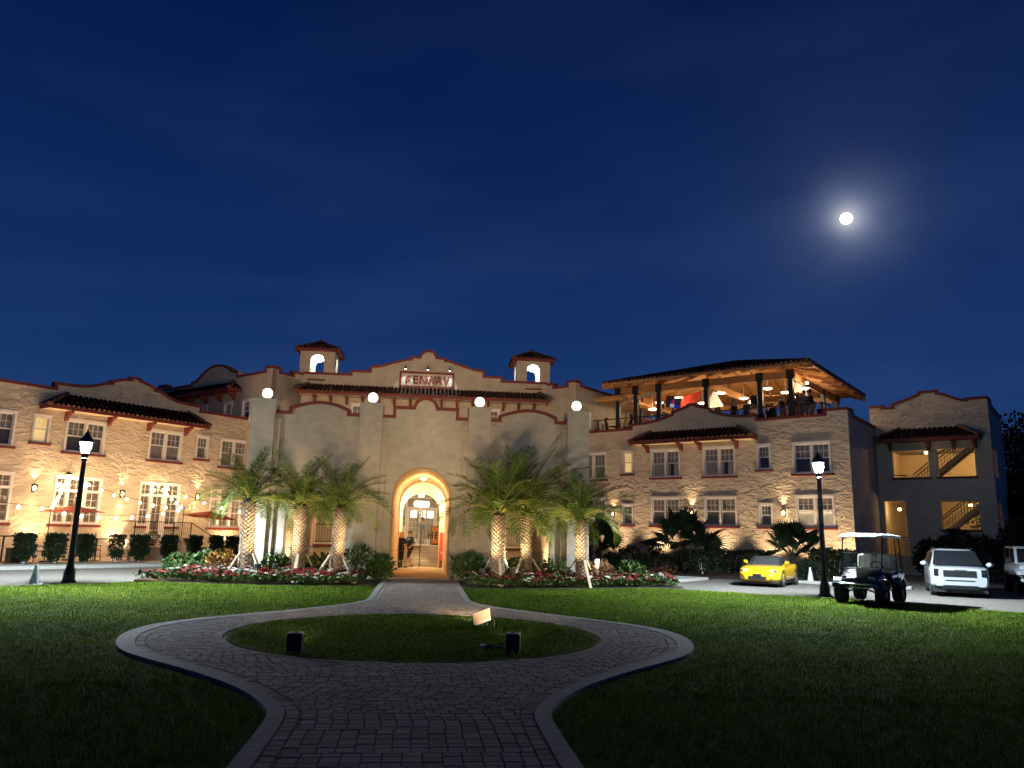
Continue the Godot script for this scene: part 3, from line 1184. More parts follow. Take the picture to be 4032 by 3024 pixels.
func shell(b: Node, p: PackedVector2Array, holes: Array, t: float, deep: float, m: String, roof_y: float, y0 := 0.0, cop := 0.15) -> void:
	# the street wall under its parapet, coping, roof and the walls that close it behind
	var mb := MB.new()
	wall(mb, p, y0, holes, 0.0, -t)
	part(mb, "wall", M[m], b)
	mb = MB.new()
	coping(mb, p, cop, 0.06, -t - 0.06)
	part(mb, "coping", M.red_trim, b)
	var a := p[0].x
	var z := p[p.size() - 1].x
	mb = MB.new()
	mb.box(Vector3(a + 0.3, roof_y - 0.2, -deep + 0.3), Vector3(z - 0.3, roof_y, -t - 0.002))
	part(mb, "roof", M.concrete, b)
	mb = MB.new()
	mb.box(Vector3(a, y0, -deep), Vector3(z, roof_y + 0.4, -deep + 0.298))
	mb.box(Vector3(a, y0, -deep + 0.3), Vector3(a + 0.298, roof_y + 0.4, -t - 0.002))
	mb.box(Vector3(z - 0.298, y0, -deep + 0.3), Vector3(z, roof_y + 0.4, -t - 0.002))
	part(mb, "side_wall", M[m], b)


func sconce(f: Transform3D, u: float, y: float, label: String, e := 1.0, m := WARM) -> void:
	# a half-lantern on the wall that throws light up and down
	var t := thing("wall_sconce", label, "sconce", f * Vector3(u, y, 0), rad_to_deg(f.basis.get_euler().y), "warm sconces on the hotel walls")
	var mb := MB.new()
	mb.box(Vector3(-0.07, -0.2, 0.002), Vector3(0.07, 0.2, 0.05), 0.01)
	mb.box(Vector3(-0.1, 0.17, 0.05), Vector3(0.1, 0.2, 0.2), 0.01)
	mb.box(Vector3(-0.012, -0.16, 0.19), Vector3(0.012, 0.17, 0.205))
	for s in [-1, 1]:
		mb.box(Vector3(s * 0.1 - 0.012, -0.14, 0.06), Vector3(s * 0.1 + 0.012, 0.17, 0.2))
	part(mb, "lantern_frame", M.dark_steel, t)
	mb = MB.new()
	mb.ball(Vector3(0, 0, 0.13), Vector3(0.085, 0.12, 0.06), 12)
	part(mb, "lamp_bulb", M.sconce, t)
	omni(Vector3(0, 0, 0.13), m, 0.8 * e, 0.06, t)
	# the open lantern ends throw one beam up the wall and one down
	spot(Vector3(0, 0.24, 0.16), Vector3(0, 3, 0.02), m, 2.6 * e, 34.0, 0.05, 0.7, t)
	spot(Vector3(0, -0.24, 0.16), Vector3(0, -3, 0.02), m, 1.3 * e, 34.0, 0.05, 0.7, t)


func uplight(at: Vector3, aim: Vector3, e: float, label: String, group: String, angle := 50.0, c := SOFT, stake := 0.0) -> void:
	# a small well light on the ground
	var t := thing("ground_uplight", label, "ground light", at, 0.0, group)
	var mb := MB.new()
	if stake > 0.0:
		mb.tube(Vector3.ZERO, Vector3(0, stake, 0), 0.02, 0.02, 6)
		part(mb, "stake", M.dark_steel, t)
		mb = MB.new()
	mb.xf = Transform3D(Basis(), Vector3(0, stake, 0))
	mb.lathe(PackedVector2Array([Vector2(0.09, 0.0), Vector2(0.1, 0.02), Vector2(0.1, 0.14), Vector2(0.08, 0.145), Vector2(0.078, 0.12)]), Vector3.ZERO, 12)
	part(mb, "housing", M.dark_steel, t)
	mb = MB.new()
	mb.xf = Transform3D(Basis(), Vector3(0, stake, 0))
	mb.lathe(PackedVector2Array([Vector2(0.078, 0.118), Vector2(0.04, 0.128), Vector2(0.0, 0.13)]), Vector3.ZERO, 12)
	part(mb, "lamp_lens", M.white_lens, t)
	spot(Vector3(0, stake + 0.16, 0), aim, c, e, angle, 0.07, 0.8, t)


func left_wing() -> void:
	var b := thing("hotel_wing", "two-storey cream stucco wing with string lights and patio before it", "building", O_L, YAW_L)
	var hump := smooth(PackedVector2Array([Vector2(-1.4, 8.31), Vector2(-0.37, 8.36), Vector2(0.22, 8.46), Vector2(0.96, 8.72), Vector2(1.3, 8.77)]))
	var p := PackedVector2Array([Vector2(-12, 8.04), Vector2(-1.4, 8.04)])
	p.append_array(hump)
	p.append_array(smooth(PackedVector2Array([Vector2(1.3, 8.9), Vector2(1.75, 9.05), Vector2(2.28, 9.14)])))
	p.append_array(PackedVector2Array([Vector2(2.28, 9.24), Vector2(2.58, 9.24)]))
	p.append_array(smooth(PackedVector2Array([Vector2(2.58, 9.14), Vector2(3.05, 9.05), Vector2(3.5, 8.88)])))
	p.append_array(smooth(PackedVector2Array([Vector2(3.5, 8.77), Vector2(3.85, 8.74), Vector2(4.44, 8.5), Vector2(5.05, 8.36), Vector2(6.28, 8.29)])))
	p.append_array(PackedVector2Array([Vector2(6.28, 8.02), Vector2(10.4, 8.02)]))
	var up := [[-4.95, -3.0], [-2.27, -1.47], [-0.75, 1.21], [3.55, 5.45], [6.3, 7.09], [7.85, 9.7]]
	var holes := []
	for i in up.size():
		holes.append([up[i][0], up[i][1], 5.12 if i != 1 and i != 4 else 5.42, 6.74])
	var dn := [[-5.0, -2.75], [-0.93, 1.37], [7.5, 9.62]]
	for q in dn:
		holes.append([q[0], q[1], 1.63, 3.9])
	holes.append([3.32, 3.96, 1.63, 3.9])
	holes.append([3.96, 4.8, 0.95, 3.9])
	holes.append([4.8, 5.64, 1.63, 3.9])
	shell(b, p, holes, 0.3, 9.0, "rough_stucco", 7.6)
	for i in up.size():
		var small := i == 1 or i == 4
		win(b, up[i][0], up[i][1], 5.42 if small else 5.12, 6.74, 0.0, 1 if small else 2, "lit_blind" if i == 1 else "blind", "dark" if i == 2 or i == 0 else "")
	for i in dn.size():
		shop(b, dn[i][0], dn[i][1], 1.63, 3.9, false)
	shop(b, 3.32, 5.64, 1.63, 3.9, true)
	awning(b, -2.1, 6.48, 7.2, 7.9, 1.0, 1.17, 0.9, [-0.82, 1.28, 3.4, 5.55])
	# warm dining room behind the tall windows
	var mb := MB.new()
	var rm := mat("dining_room", Color(1, 1, 1), 0.9)
	planar(rm, Vector3(0.5, 0.5, 0.5), tex(noise(0.03, 4, 81), 256, Color(0.10, 0.075, 0.05), Color(0.36, 0.29, 0.2)))
	mb.box(Vector3(-11.5, 0.8, -4.6), Vector3(10, 0.9, -0.31))
	mb.box(Vector3(-11.5, 4.3, -4.6), Vector3(10, 4.4, -0.31))
	mb.box(Vector3(-11.5, 0.9, -4.7), Vector3(10, 4.3, -4.6))
	part(mb, "dining_room", rm, b)
	for u in [-3.6, 0.4, 4.6, 8.4]:
		omni(FL * Vector3(u, 3.6, -2.6), SOFT, 1.6, 0.15)
		var l := thing("ceiling_lamp", "glowing ceiling lamp seen through the %s ground-floor window" % ["first", "second", "doorway", "last"][[-3.6, 0.4, 4.6, 8.4].find(u)], "ceiling lamp", FL * Vector3(u, 3.6, -2.6))
		mb = MB.new()
		mb.ball(Vector3.ZERO, Vector3(0.2, 0.12, 0.2), 12)
		part(mb, "lamp_globe", M.pendant, l)
		mb = MB.new()
		mb.tube(Vector3(0, 0.1, 0), Vector3(0, 0.7, 0), 0.012, 0.012, 6)
		part(mb, "rod", M.dark_steel, l)
	# exit sign in the transom over the door
	var ex := thing("exit_sign", "small green lit EXIT sign behind the transom above the patio door", "sign", FL * Vector3(4.2, 3.52, -0.35), YAW_L)
	mb = MB.new()
	mb.box(Vector3(-0.2, -0.1, -0.03), Vector3(0.2, 0.1, 0.0))
	part(mb, "sign_face", glow("exit_green", Color(0.02, 0.75, 0.2), 0.7), ex)
	letters("EXIT", 0.15, ex, Vector3(0, 0, 0.004), glow("exit_letter", Color(0.25, 1.0, 0.45), 1.6), 0.01)
	for q in [[-1.86, 3.26, "leftmost, between the two tall windows"], [2.36, 3.22, "between the tall window and the patio door"], [6.63, 3.28, "beside the patio door, nearest the palms"]]:
		sconce(FL, q[0], q[1], "bright warm sconce on the left wing, " + q[2])


func shop(b: Node, u0: float, u1: float, y0: float, y1: float, door: bool) -> void:
	# a tall three-light window with transoms; the middle light can be a glazed door
	var mb := MB.new()
	var t := 0.11
	var a := -0.16
	var f := 0.035
	var x := [u0, lerpf(u0, u1, 0.28), lerpf(u0, u1, 0.64), u1]
	var yt := 3.18
	mb.box(Vector3(u0, y0, a), Vector3(u0 + t, y1, f), 0.008)
	mb.box(Vector3(u1 - t, y0, a), Vector3(u1, y1, f), 0.008)
	mb.box(Vector3(u0 + t, y1 - t, a), Vector3(u1 - t, y1, f + 0.002), 0.008)
	mb.box(Vector3(u0 - 0.03, y1, 0), Vector3(u1 + 0.03, y1 + 0.05, f + 0.035))
	for i in [1, 2]:
		mb.box(Vector3(x[i] - 0.08, (0.95 if door else y0), a), Vector3(x[i] + 0.08, y1 - t, f - 0.003))
	for i in 3:
		var l: float = x[i] + (t if i == 0 else 0.08)
		var r: float = x[i + 1] - (t if i == 2 else 0.08)
		mb.box(Vector3(l, yt, a + 0.01), Vector3(r, yt + 0.12, f - 0.006))
		if not (door and i == 1):
			mb.box(Vector3(l, y0, a + 0.01), Vector3(r, y0 + 0.12, f - 0.006))
	var w := part(mb, "window", M.white_trim, b)
	var sash := MB.new()
	for i in 3:
		var l: float = x[i] + (t if i == 0 else 0.08)
		var r: float = x[i + 1] - (t if i == 2 else 0.08)
		for k in 2:
			var b0 := yt + 0.12 if k == 1 else y0 + 0.12
			var b1 := y1 - t if k == 1 else yt
			if door and i == 1 and k == 0:
				b0 = 0.97
			var g := MB.new()
			g.quad(Vector3(l, b0, -0.09), Vector3(r, b0, -0.09), Vector3(r, b1, -0.09), Vector3(l, b1, -0.09))
			part(g, "pane", M.clear_glass, w)
			var rows := 2 if k == 1 else 4
			if door and i == 1 and k == 0:
				rows = 5
				sash.box(Vector3(l, b0, -0.11), Vector3(l + 0.1, b1, -0.07))
				sash.box(Vector3(r - 0.1, b0, -0.11), Vector3(r, b1, -0.07))
				sash.box(Vector3(l + 0.1, b0, -0.109), Vector3(r - 0.1, b0 + 0.22, -0.07))
			if k == 0 and not (door and i == 1):
				sash.box(Vector3(l, (b0 + b1) / 2 - 0.03, -0.11), Vector3(r, (b0 + b1) / 2 + 0.03, -0.065))
			sash.box(Vector3((l + r) / 2 - 0.012, b0, -0.104), Vector3((l + r) / 2 + 0.012, b1, -0.075))
			for j in range(1, rows):
				var y := lerpf(b0, b1, float(j) / rows)
				sash.box(Vector3(l, y - 0.012, -0.103), Vector3(r, y + 0.012, -0.076))
	part(sash, "sash", M.white_trim, w)
	mb = MB.new()
	if door:
		mb.box(Vector3(u0 - 0.1, y0 - 0.13, -0.02), Vector3(x[1] - 0.09, y0 - 0.003, 0.1), 0.012)
		part(mb, "sill", M.red_trim, w)
		mb = MB.new()
		mb.box(Vector3(x[2] + 0.09, y0 - 0.13, -0.02), Vector3(u1 + 0.1, y0 - 0.003, 0.1), 0.012)
	else:
		mb.box(Vector3(u0 - 0.12, y0 - 0.13, -0.02), Vector3(u1 + 0.12, y0 - 0.003, 0.1), 0.012)
	part(mb, "sill", M.red_trim, w)


func letters(text: String, size: float, parent: Node, at: Vector3, m: Material, deep := 0.03, each := false, called := "lettering", bold := true) -> void:
	var f := SystemFont.new()
	f.font_names = PackedStringArray(["Droid Sans"])
	f.font_weight = 700 if bold else 400
	var tm := TextMesh.new()
	tm.text = text
	tm.font = f
	tm.font_size = 64
	tm.pixel_size = size / 46.0
	tm.depth = deep
	tm.curve_step = 2.0
	put(tm, called, m, parent, Transform3D(Basis(), at))


func simple_win(b: Node, u0: float, u1: float, y0: float, y1: float, room: String) -> void:
	win(b, u0, u1, y0, y1, 0.0, 1, room, "", false)


func center() -> void:
	var om := FC * Vector3(0, 0, -20)
	var b := thing("hotel_main_building", "tall central hotel block with scrolled gable, name sign and two belfries", "building", om, YAW_C)
	var p := PackedVector2Array([Vector2(-6.8, 11.08), Vector2(-3.79, 11.1), Vector2(-3.79, 11.33), Vector2(-2.62, 11.34), Vector2(-2.62, 11.64)])
	p.append_array(smooth(PackedVector2Array([Vector2(-2.6, 11.66), Vector2(-2.0, 11.74), Vector2(-1.2, 12.0), Vector2(-0.5, 12.2), Vector2(-0.12, 12.25)])))
	p.append_array(PackedVector2Array([Vector2(-0.12, 12.39), Vector2(0.42, 12.4)]))
	p.append_array(arc(Vector2(0.86, 12.42), 0.43, 0.42, 180, 0, 14))
	p.append_array(PackedVector2Array([Vector2(1.3, 12.4), Vector2(1.84, 12.39)]))
	p.append_array(smooth(PackedVector2Array([Vector2(1.84, 12.25), Vector2(2.22, 12.2), Vector2(2.92, 12.0), Vector2(3.72, 11.76), Vector2(4.32, 11.68)])))
	p.append_array(PackedVector2Array([Vector2(4.32, 11.34), Vector2(5.46, 11.33), Vector2(5.46, 11.08), Vector2(8.45, 11.08)]))
	var holes := [[-3.77, -2.67, 7.9, 9.34], [4.4, 5.49, 7.9, 9.34], [-1.1, 2.85, 1.0, 3.75]]
	shell(b, p, holes, 0.4, 10.0, "smooth_stucco", 10.4)
	simple_win(b, -3.77, -2.67, 7.9, 9.34, "blind")
	simple_win(b, 4.4, 5.49, 7.9, 9.34, "blind")
	var marks := []
	for i in 15:
		marks.append(-5.96 + 0.97 * i)
	awning(b, -6.95, 8.45, 9.86, 10.46, 1.2, 0.5, 0.5, marks, 0.0, "smooth_stucco")
	for k in 2:
		belfry(b, -7.06 if k == 0 else 6.5, k)
	# name panel over the awning
	var s := thing("name_sign", "framed sign panel with the hotel name in red letters, under three small spotlights", "sign", om + Basis(Vector3.UP, deg_to_rad(YAW_C)) * Vector3(0.83, 11.03, 0.0), YAW_C)
	var mb := MB.new()
	for q in [[-1.7, 1.7, 0.39, 0.5], [-1.7, 1.7, -0.5, -0.39]]:
		mb.box(Vector3(q[0], q[2], 0.0), Vector3(q[1], q[3], 0.1), 0.012)
	for x in [-1.7, 1.59]:
		mb.box(Vector3(x, -0.39, 0.0), Vector3(x + 0.11, 0.39, 0.099), 0.012)
	part(mb, "frame", M.red_trim, s)
	mb = MB.new()
	mb.box(Vector3(-1.59, -0.39, 0.002), Vector3(1.59, 0.39, 0.03))
	part(mb, "panel", mat("sign_panel", Color(0.5, 0.45, 0.36), 0.9), s)
	var x := -1.22
	for ch in ["F", "E", "N", "W", "A", "Y"]:
		letters(ch, 0.5, s, Vector3(x, -0.02, 0.08), M.red_trim, 0.09, true, "letter")
		x += 0.49
	for i in 3:
		var l := thing("sign_spotlight", "small black gooseneck spotlight %s the hotel name sign" % ["above the left end of", "above the middle of", "above the right end of"][i], "spotlight", om + Basis(Vector3.UP, deg_to_rad(YAW_C)) * Vector3(0.83 + [-1.36, 0.03, 1.4][i], 11.78, 0.0), YAW_C, "spotlights over the name sign")
		mb = MB.new()
		mb.path(PackedVector3Array([Vector3(0, 0.06, 0.0), Vector3(0, 0.12, 0.2), Vector3(0, 0.08, 0.42), Vector3(0, -0.02, 0.5)]), 0.018, 0.018, 6)
		mb.lathe(PackedVector2Array([Vector2(0.09, -0.17), Vector2(0.08, -0.09), Vector2(0.03, -0.02), Vector2(0.0, 0.0)]), Vector3(0, -0.02, 0.5), 10)
		part(mb, "arm", M.black, l)
		mb = MB.new()
		mb.ball(Vector3(0, -0.16, 0.5), Vector3(0.07, 0.05, 0.07), 10)
		part(mb, "lamp_bulb", M.white_lens, l)
		spot(Vector3(0, -0.22, 0.5), Vector3([0.15, 0.0, -0.15][i], -1.6, 0.06), COOL, 1.5, 44.0, 0.05, 0.6, l)
	blocks(om)
	portico()
	porch()


func belfry(b: Node, u: float, k: int) -> void:
	# a small square bell tower with an arched opening on each side under a pyramid of tiles
	var w := 2.13
	var root := thing("bell_tower", "small square belfry with lit arched openings at the %s end of the main gable" % ["left", "right"][k], "bell tower", b.position + b.basis * Vector3(u, 0, 0), YAW_C, "belfries of the main building")
	var mb := MB.new()
	var pr := PackedVector2Array([Vector2(0, 12.55), Vector2(w, 12.55)])
	var h := [[w / 2 - 0.42, w / 2 + 0.42, 10.78, 11.96, 0.42]]
	wall(mb, pr, 10.5, h, 0.04, -0.2)
	wall(mb, pr, 10.5, h, -w + 0.2, -w - 0.04)
	mb.xf = Transform3D(Basis(Vector3.UP, PI / 2), Vector3(w - 0.2, 0, -0.2))
	var pr2 := PackedVector2Array([Vector2(0, 12.55), Vector2(w - 0.4, 12.55)])
	var h2 := [[w / 2 - 0.62, w / 2 + 0.22, 10.78, 11.96, 0.42]]
	wall(mb, pr2, 10.5, h2, 0.2, 0.0)
	mb.xf = Transform3D(Basis(Vector3.UP, PI / 2), Vector3(0.2, 0, -0.2))
	wall(mb, pr2, 10.5, h2, 0.0, -0.2)
	part(mb, "wall", M.smooth_stucco, root)
	mb = MB.new()
	mb.box(Vector3(0.2, 10.62, -w + 0.2), Vector3(w - 0.2, 10.72, -0.2))
	part(mb, "floor", M.smooth_stucco, root)
	mb = MB.new()
	mb.box(Vector3(0.2, 12.45, -w + 0.2), Vector3(w - 0.2, 12.53, -0.2))
	part(mb, "ceiling", M.smooth_stucco, root)
	mb = MB.new()
	mb.box(Vector3(w / 2 - 0.52, 10.7, 0.04), Vector3(w / 2 + 0.52, 10.775, 0.14), 0.01)
	part(mb, "sill", M.red_trim, root)
	var e := 0.3
	var s := w + 2 * e
	mb = MB.new()
	mb.box(Vector3(-e, 12.55, -w - e), Vector3(w + e, 12.68, e), 0.01)
	part(mb, "fascia", M.red_trim, root)
	mb = MB.new()
	var up := Vector3(0, 0.72, -s / 2)
	var o := Vector3(-e, 12.69, e)
	var c := Vector3(w / 2, 12.69, -w / 2)
	for i in 4:
		var q := Basis(Vector3.UP, PI / 2 * i)
		tiles(mb, c + q * (o - c), q * Vector3.RIGHT, q * up.normalized(), s, up.length(), s / 2, s / 2, 0.2, 0.36)
		ridge(mb, c + q * (o - c) + Vector3(0, 0.03, 0), c + Vector3(0, 0.76, 0), 0.08)
	mb.col = Color(0.12, 0.05, 0.035)
	mb.ball(c + Vector3(0, 0.8, 0), Vector3(0.12, 0.14, 0.12), 8)
	part(mb, "roof", M.tile, root)
	var side := 1.0 if k == 0 else -1.0
	var l := thing("tower_floodlight", "white floodlight on the sill inside the %s belfry" % ["left", "right"][k], "floodlight", b.position + b.basis * Vector3(u + w / 2 + 0.1 * side, 10.72, -0.35), YAW_C, "floodlights in the belfries")
	mb = MB.new()
	mb.box(Vector3(-0.1, 0.0, -0.06), Vector3(0.1, 0.1, 0.06), 0.01)
	part(mb, "housing", M.dark_steel, l)
	mb = MB.new()
	mb.ball(Vector3(0, 0.19, 0), Vector3(0.17, 0.1, 0.1), 10)
	part(mb, "lamp_lens", M.white_lens, l)
	omni(Vector3(0, 0.19, 0), COOL, 5.0, 0.08, l)
	omni(b.position + b.basis * Vector3(u + w / 2, 12.2, -w / 2), COOL, 6.0, 0.2)
	mb = MB.new()
	mb.ball(Vector3.ZERO, Vector3(0.14, 0.09, 0.14), 10)
	var g := part(mb, "tower_ceiling_lamp", M.white_lens)
	g.position = b.position + b.basis * Vector3(u + w / 2, 12.2, -w / 2)
	tag(g, "round white lamp under the roof of the %s belfry" % ["left", "right"][k], "ceiling lamp", "lamps in the belfries")


func blocks(om: Vector3) -> void:
	var bc := Basis(Vector3.UP, deg_to_rad(YAW_C))
	var ul := Basis(Vector3.UP, deg_to_rad(YAW_L)) * Vector3.RIGHT
	var ur := Basis(Vector3.UP, deg_to_rad(YAW_R)) * Vector3.RIGHT
	var cl := om + bc * Vector3(-6.8, 0, 0) - ul * 2.25
	var cr := om + bc * Vector3(8.45, 0, 0) + ur * 2.2
	# left block: a long dim face with an awning, and a short lit return
	var a := thing("hotel_rear_wing", "dim upper wing with round gable and tiled awning behind the left roofline", "building", cl, -36.0)
	var p := PackedVector2Array([Vector2(-13.5, 10.85), Vector2(-12.3, 10.85), Vector2(-12.3, 10.98), Vector2(-11.6, 10.98), Vector2(-11.6, 10.68), Vector2(-8.3, 10.7), Vector2(-8.3, 10.86), Vector2(-7.85, 10.9)])
	p.append_array(smooth(PackedVector2Array([Vector2(-7.85, 10.92), Vector2(-7.0, 11.42), Vector2(-6.3, 11.68), Vector2(-5.5, 11.72), Vector2(-4.7, 11.52), Vector2(-4.0, 11.15)])))
	p.append_array(PackedVector2Array([Vector2(-3.5, 11.08), Vector2(-3.5, 10.78), Vector2(-0.55, 10.8), Vector2(-0.55, 11.05), Vector2(0, 11.05)]))
	var h := [[-2.72, -1.8, 7.9, 9.32], [-4.6, -3.7, 7.9, 9.28], [-7.2, -6.3, 7.9, 9.28]]
	shell(a, p, h, 0.3, 6.0, "smooth_stucco", 10.3)
	for q in h:
		simple_win(a, q[0], q[1], q[2], q[3], "dark_room")
	awning(a, -10.4, -2.85, 9.98, 10.5, 0.95, 0.6, 0.8, [-9.6, -8.0, -6.4, -4.9, -3.5], 0.0, "red_trim")
	var c := thing("hotel_corner_block", "short lit return wall with red niche between rear wing and left belfry", "building", cl, YAW_L)
	p = PackedVector2Array([Vector2(0.002, 11.05), Vector2(0.45, 11.05), Vector2(0.45, 10.74), Vector2(1.62, 10.74), Vector2(1.62, 11.0), Vector2(2.25, 11.0)])
	corner(c, p, 0.8, 1.35)
	# right block
	var d := thing("hotel_corner_block", "short lit return wall with red niche between right belfry and roof terrace", "building", cr, YAW_R)
	p = PackedVector2Array([Vector2(-2.2, 11.0), Vector2(-1.75, 11.0), Vector2(-1.75, 10.74), Vector2(-0.55, 10.74), Vector2(-0.55, 11.02), Vector2(-0.002, 11.02)])
	corner(d, p, -1.5, -0.95)
	var e := thing("terrace_end_wall", "plain stucco wall with a lit window and red exit light at the terrace's left end", "wall", cr, 52.0)
	p = PackedVector2Array([Vector2(0, 11.02), Vector2(0.45, 11.02), Vector2(0.45, 10.78), Vector2(9.0, 10.78)])
	h = [[0.75, 1.75, 8.25, 9.3]]
	shell(e, p, h, 0.3, 3.0, "smooth_stucco", 10.3)
	win(e, 0.75, 1.75, 8.25, 9.3, 0.0, 1, "lit_blind", "", false)
	var ex := thing("exit_sign", "small red lit exit light on the wall beside the roof terrace", "sign", cr + Basis(Vector3.UP, deg_to_rad(52.0)) * Vector3(5.1, 9.75, 0.05), 52.0)
	var mb := MB.new()
	mb.box(Vector3(-0.22, -0.16, -0.04), Vector3(0.22, 0.16, 0.03), 0.02)
	part(mb, "sign_face", glow("exit_red", Color(1.0, 0.06, 0.04), 1.2), ex)


func corner(c: Node, p: PackedVector2Array, u0: float, u1: float) -> void:
	var m := (u0 + u1) / 2
	var r := (u1 - u0) / 2
	var mb := MB.new()
	wall(mb, p, 0.0, [[u0, u1, 8.45, 9.0, r]], 0.0, -0.3)
	part(mb, "wall", M.smooth_stucco, c)
	mb = MB.new()
	coping(mb, p, 0.15, 0.06, -0.36)
	part(mb, "coping", M.red_trim, c)
	mb = MB.new()
	mb.box(Vector3(u0 - 0.05, 8.4, -0.36), Vector3(u1 + 0.05, 9.4, -0.29))
	part(mb, "niche_back", M.red_trim, c)


func portico() -> void:
	var b := thing("entrance_portico", "tall buff stucco entrance portico with four pillars and arched passages", "building", O_C, YAW_C)
	# front bays, each set back behind the pillars
	var bays := [[-4.24, -1.3], [-0.47, 2.62], [3.44, 6.27]]
	var holes := [[-3.67, -1.84, 0.0, 1.9, 0.915], [0.0, 2.08, 0.0, 2.91, 1.04], [3.9, 5.73, 0.0, 1.9, 0.915]]
	var tops := []
	var p := PackedVector2Array([Vector2(-4.24, 5.69), Vector2(-3.7, 5.69), Vector2(-3.7, 5.86)])
	p.append_array(smooth(PackedVector2Array([Vector2(-3.7, 5.87), Vector2(-3.3, 6.0), Vector2(-2.77, 6.1), Vector2(-2.2, 6.03), Vector2(-1.76, 5.87)])))
	p.append_array(PackedVector2Array([Vector2(-1.76, 5.69), Vector2(-1.3, 5.69)]))
	tops.append(p)
	p = PackedVector2Array([Vector2(-0.47, 5.69), Vector2(-0.01, 5.69), Vector2(-0.01, 6.03), Vector2(0.69, 6.03)])
	p.append_array(arc(Vector2(1.06, 6.06), 0.36, 0.34, 180, 0, 14))
	p.append_array(PackedVector2Array([Vector2(1.43, 6.03), Vector2(2.16, 6.03), Vector2(2.16, 5.69), Vector2(2.62, 5.69)]))
	tops.append(p)
	p = PackedVector2Array([Vector2(3.44, 5.69), Vector2(3.85, 5.69), Vector2(3.85, 5.86)])
	p.append_array(smooth(PackedVector2Array([Vector2(3.85, 5.87), Vector2(4.25, 6.0), Vector2(4.82, 6.1), Vector2(5.4, 6.03), Vector2(5.81, 5.87)])))
	p.append_array(PackedVector2Array([Vector2(5.81, 5.69), Vector2(6.27, 5.69)]))
	tops.append(p)
	for i in 3:
		var mb := MB.new()
		wall(mb, tops[i], 1.0, [[holes[i][0], holes[i][1], 1.0, holes[i][3], holes[i][4]]], -0.24, -0.62)
		part(mb, "wall", M.portico_stucco, b)
		mb = MB.new()
		wall(mb, PackedVector2Array([Vector2(bays[i][0], 0.998), Vector2(bays[i][1], 0.998)]), 0.0, [[holes[i][0], holes[i][1], 0.0, 0.997]], -0.236, -0.62)
		part(mb, "stone_base", M.stone_base, b)
		mb = MB.new()
		coping(mb, tops[i], 0.11, -0.14, -0.66)
		part(mb, "coping", M.red_trim, b)
		# thin pilaster strips between pillar and bay
		mb = MB.new()
		for x in [bays[i][0] + 0.002, bays[i][1] - 0.202]:
			mb.box(Vector3(x, 0.0, -0.233), Vector3(x + 0.2, 5.55, -0.12), 0.01)
		part(mb, "pilaster_strip", M.portico_stucco, b)
	var px := [[-5.07, -4.24], [-1.3, -0.47], [2.62, 3.44], [6.27, 7.08]]
	for i in 4:
		var mb := MB.new()
		mb.box(Vector3(px[i][0], 1.0, -0.83), Vector3(px[i][1], 6.2, 0.0), 0.012)
		part(mb, "pillar", M.portico_stucco, b)
		mb = MB.new()
		mb.box(Vector3(px[i][0] - 0.004, 0.0, -0.834), Vector3(px[i][1] + 0.004, 0.999, 0.004), 0.012)
		part(mb, "stone_base", M.stone_base, b)
		var g := thing("globe_lamp", "glowing globe lamp on the %s portico pillar" % ["leftmost", "second", "third", "rightmost"][i], "globe lamp", FC * Vector3((px[i][0] + px[i][1]) / 2, 6.2, -0.41), YAW_C, "globe lamps on the portico pillars")
		mb = MB.new()
		mb.lathe(PackedVector2Array([Vector2(0.13, 0), Vector2(0.12, 0.04), Vector2(0.07, 0.06), Vector2(0.06, 0.09)]), Vector3.ZERO, 14)
		part(mb, "base", M.dark_steel, g)
		mb = MB.new()
		mb.ball(Vector3(0, 0.24, 0), Vector3(0.185, 0.185, 0.185), 20)
		part(mb, "lamp_globe", M.globe, g)
		omni(Vector3(0, 0.25, 0), SOFT, 2.6, 0.2, g)
		mb = MB.new()
		for k in 6:
			var a := TAU * k / 6
			var pts := PackedVector3Array()
			for j in 7:
				var t := lerpf(-1.25, 0.05, j / 6.0)
				pts.append(Vector3(cos(a) * cos(t) * 0.198, 0.24 + sin(t) * 0.198, sin(a) * cos(t) * 0.198))
			mb.path(pts, 0.008, 0.008, 5)
		for k in 24:
			var a0 := TAU * k / 24
			var a1 := TAU * (k + 1) / 24
			mb.tube(Vector3(cos(a0) * 0.225, 0.262, sin(a0) * 0.225), Vector3(cos(a1) * 0.225, 0.262, sin(a1) * 0.225), 0.012, 0.012, 6, false)
		part(mb, "cage", M.dark_steel, g)
	# passages behind the arches: side walls with a stone base, barrel vaults, and the flat roof
	for i in 3:
		var u0: float = holes[i][0]
		var u1: float = holes[i][1]
		var ys: float = holes[i][3]
		var r := (u1 - u0) / 2
		var ends := -7.2
		var mm := "cream_plaster" if i == 1 else "rough_stucco"
		for s in 2:
			var mb := MB.new()
			var x := u0 if s == 0 else u1
			var lo := x - 0.3 if s == 0 else x
			mb.box(Vector3(lo, 1.0, ends), Vector3(lo + 0.3, ys, -0.622))
			part(mb, "passage_wall", M[mm if (i == 1 or (i == 0) == (s == 0)) else "cream_plaster"], b)
			mb = MB.new()
			var grow := 0.006
			mb.box(Vector3(lo - grow, 0.0, ends), Vector3(lo + 0.3 + grow, 0.998, -0.622))
			part(mb, "stone_base", M.stone_base if i != 1 else M.cream_plaster, b)
		var v := MB.new()
		var k := 18
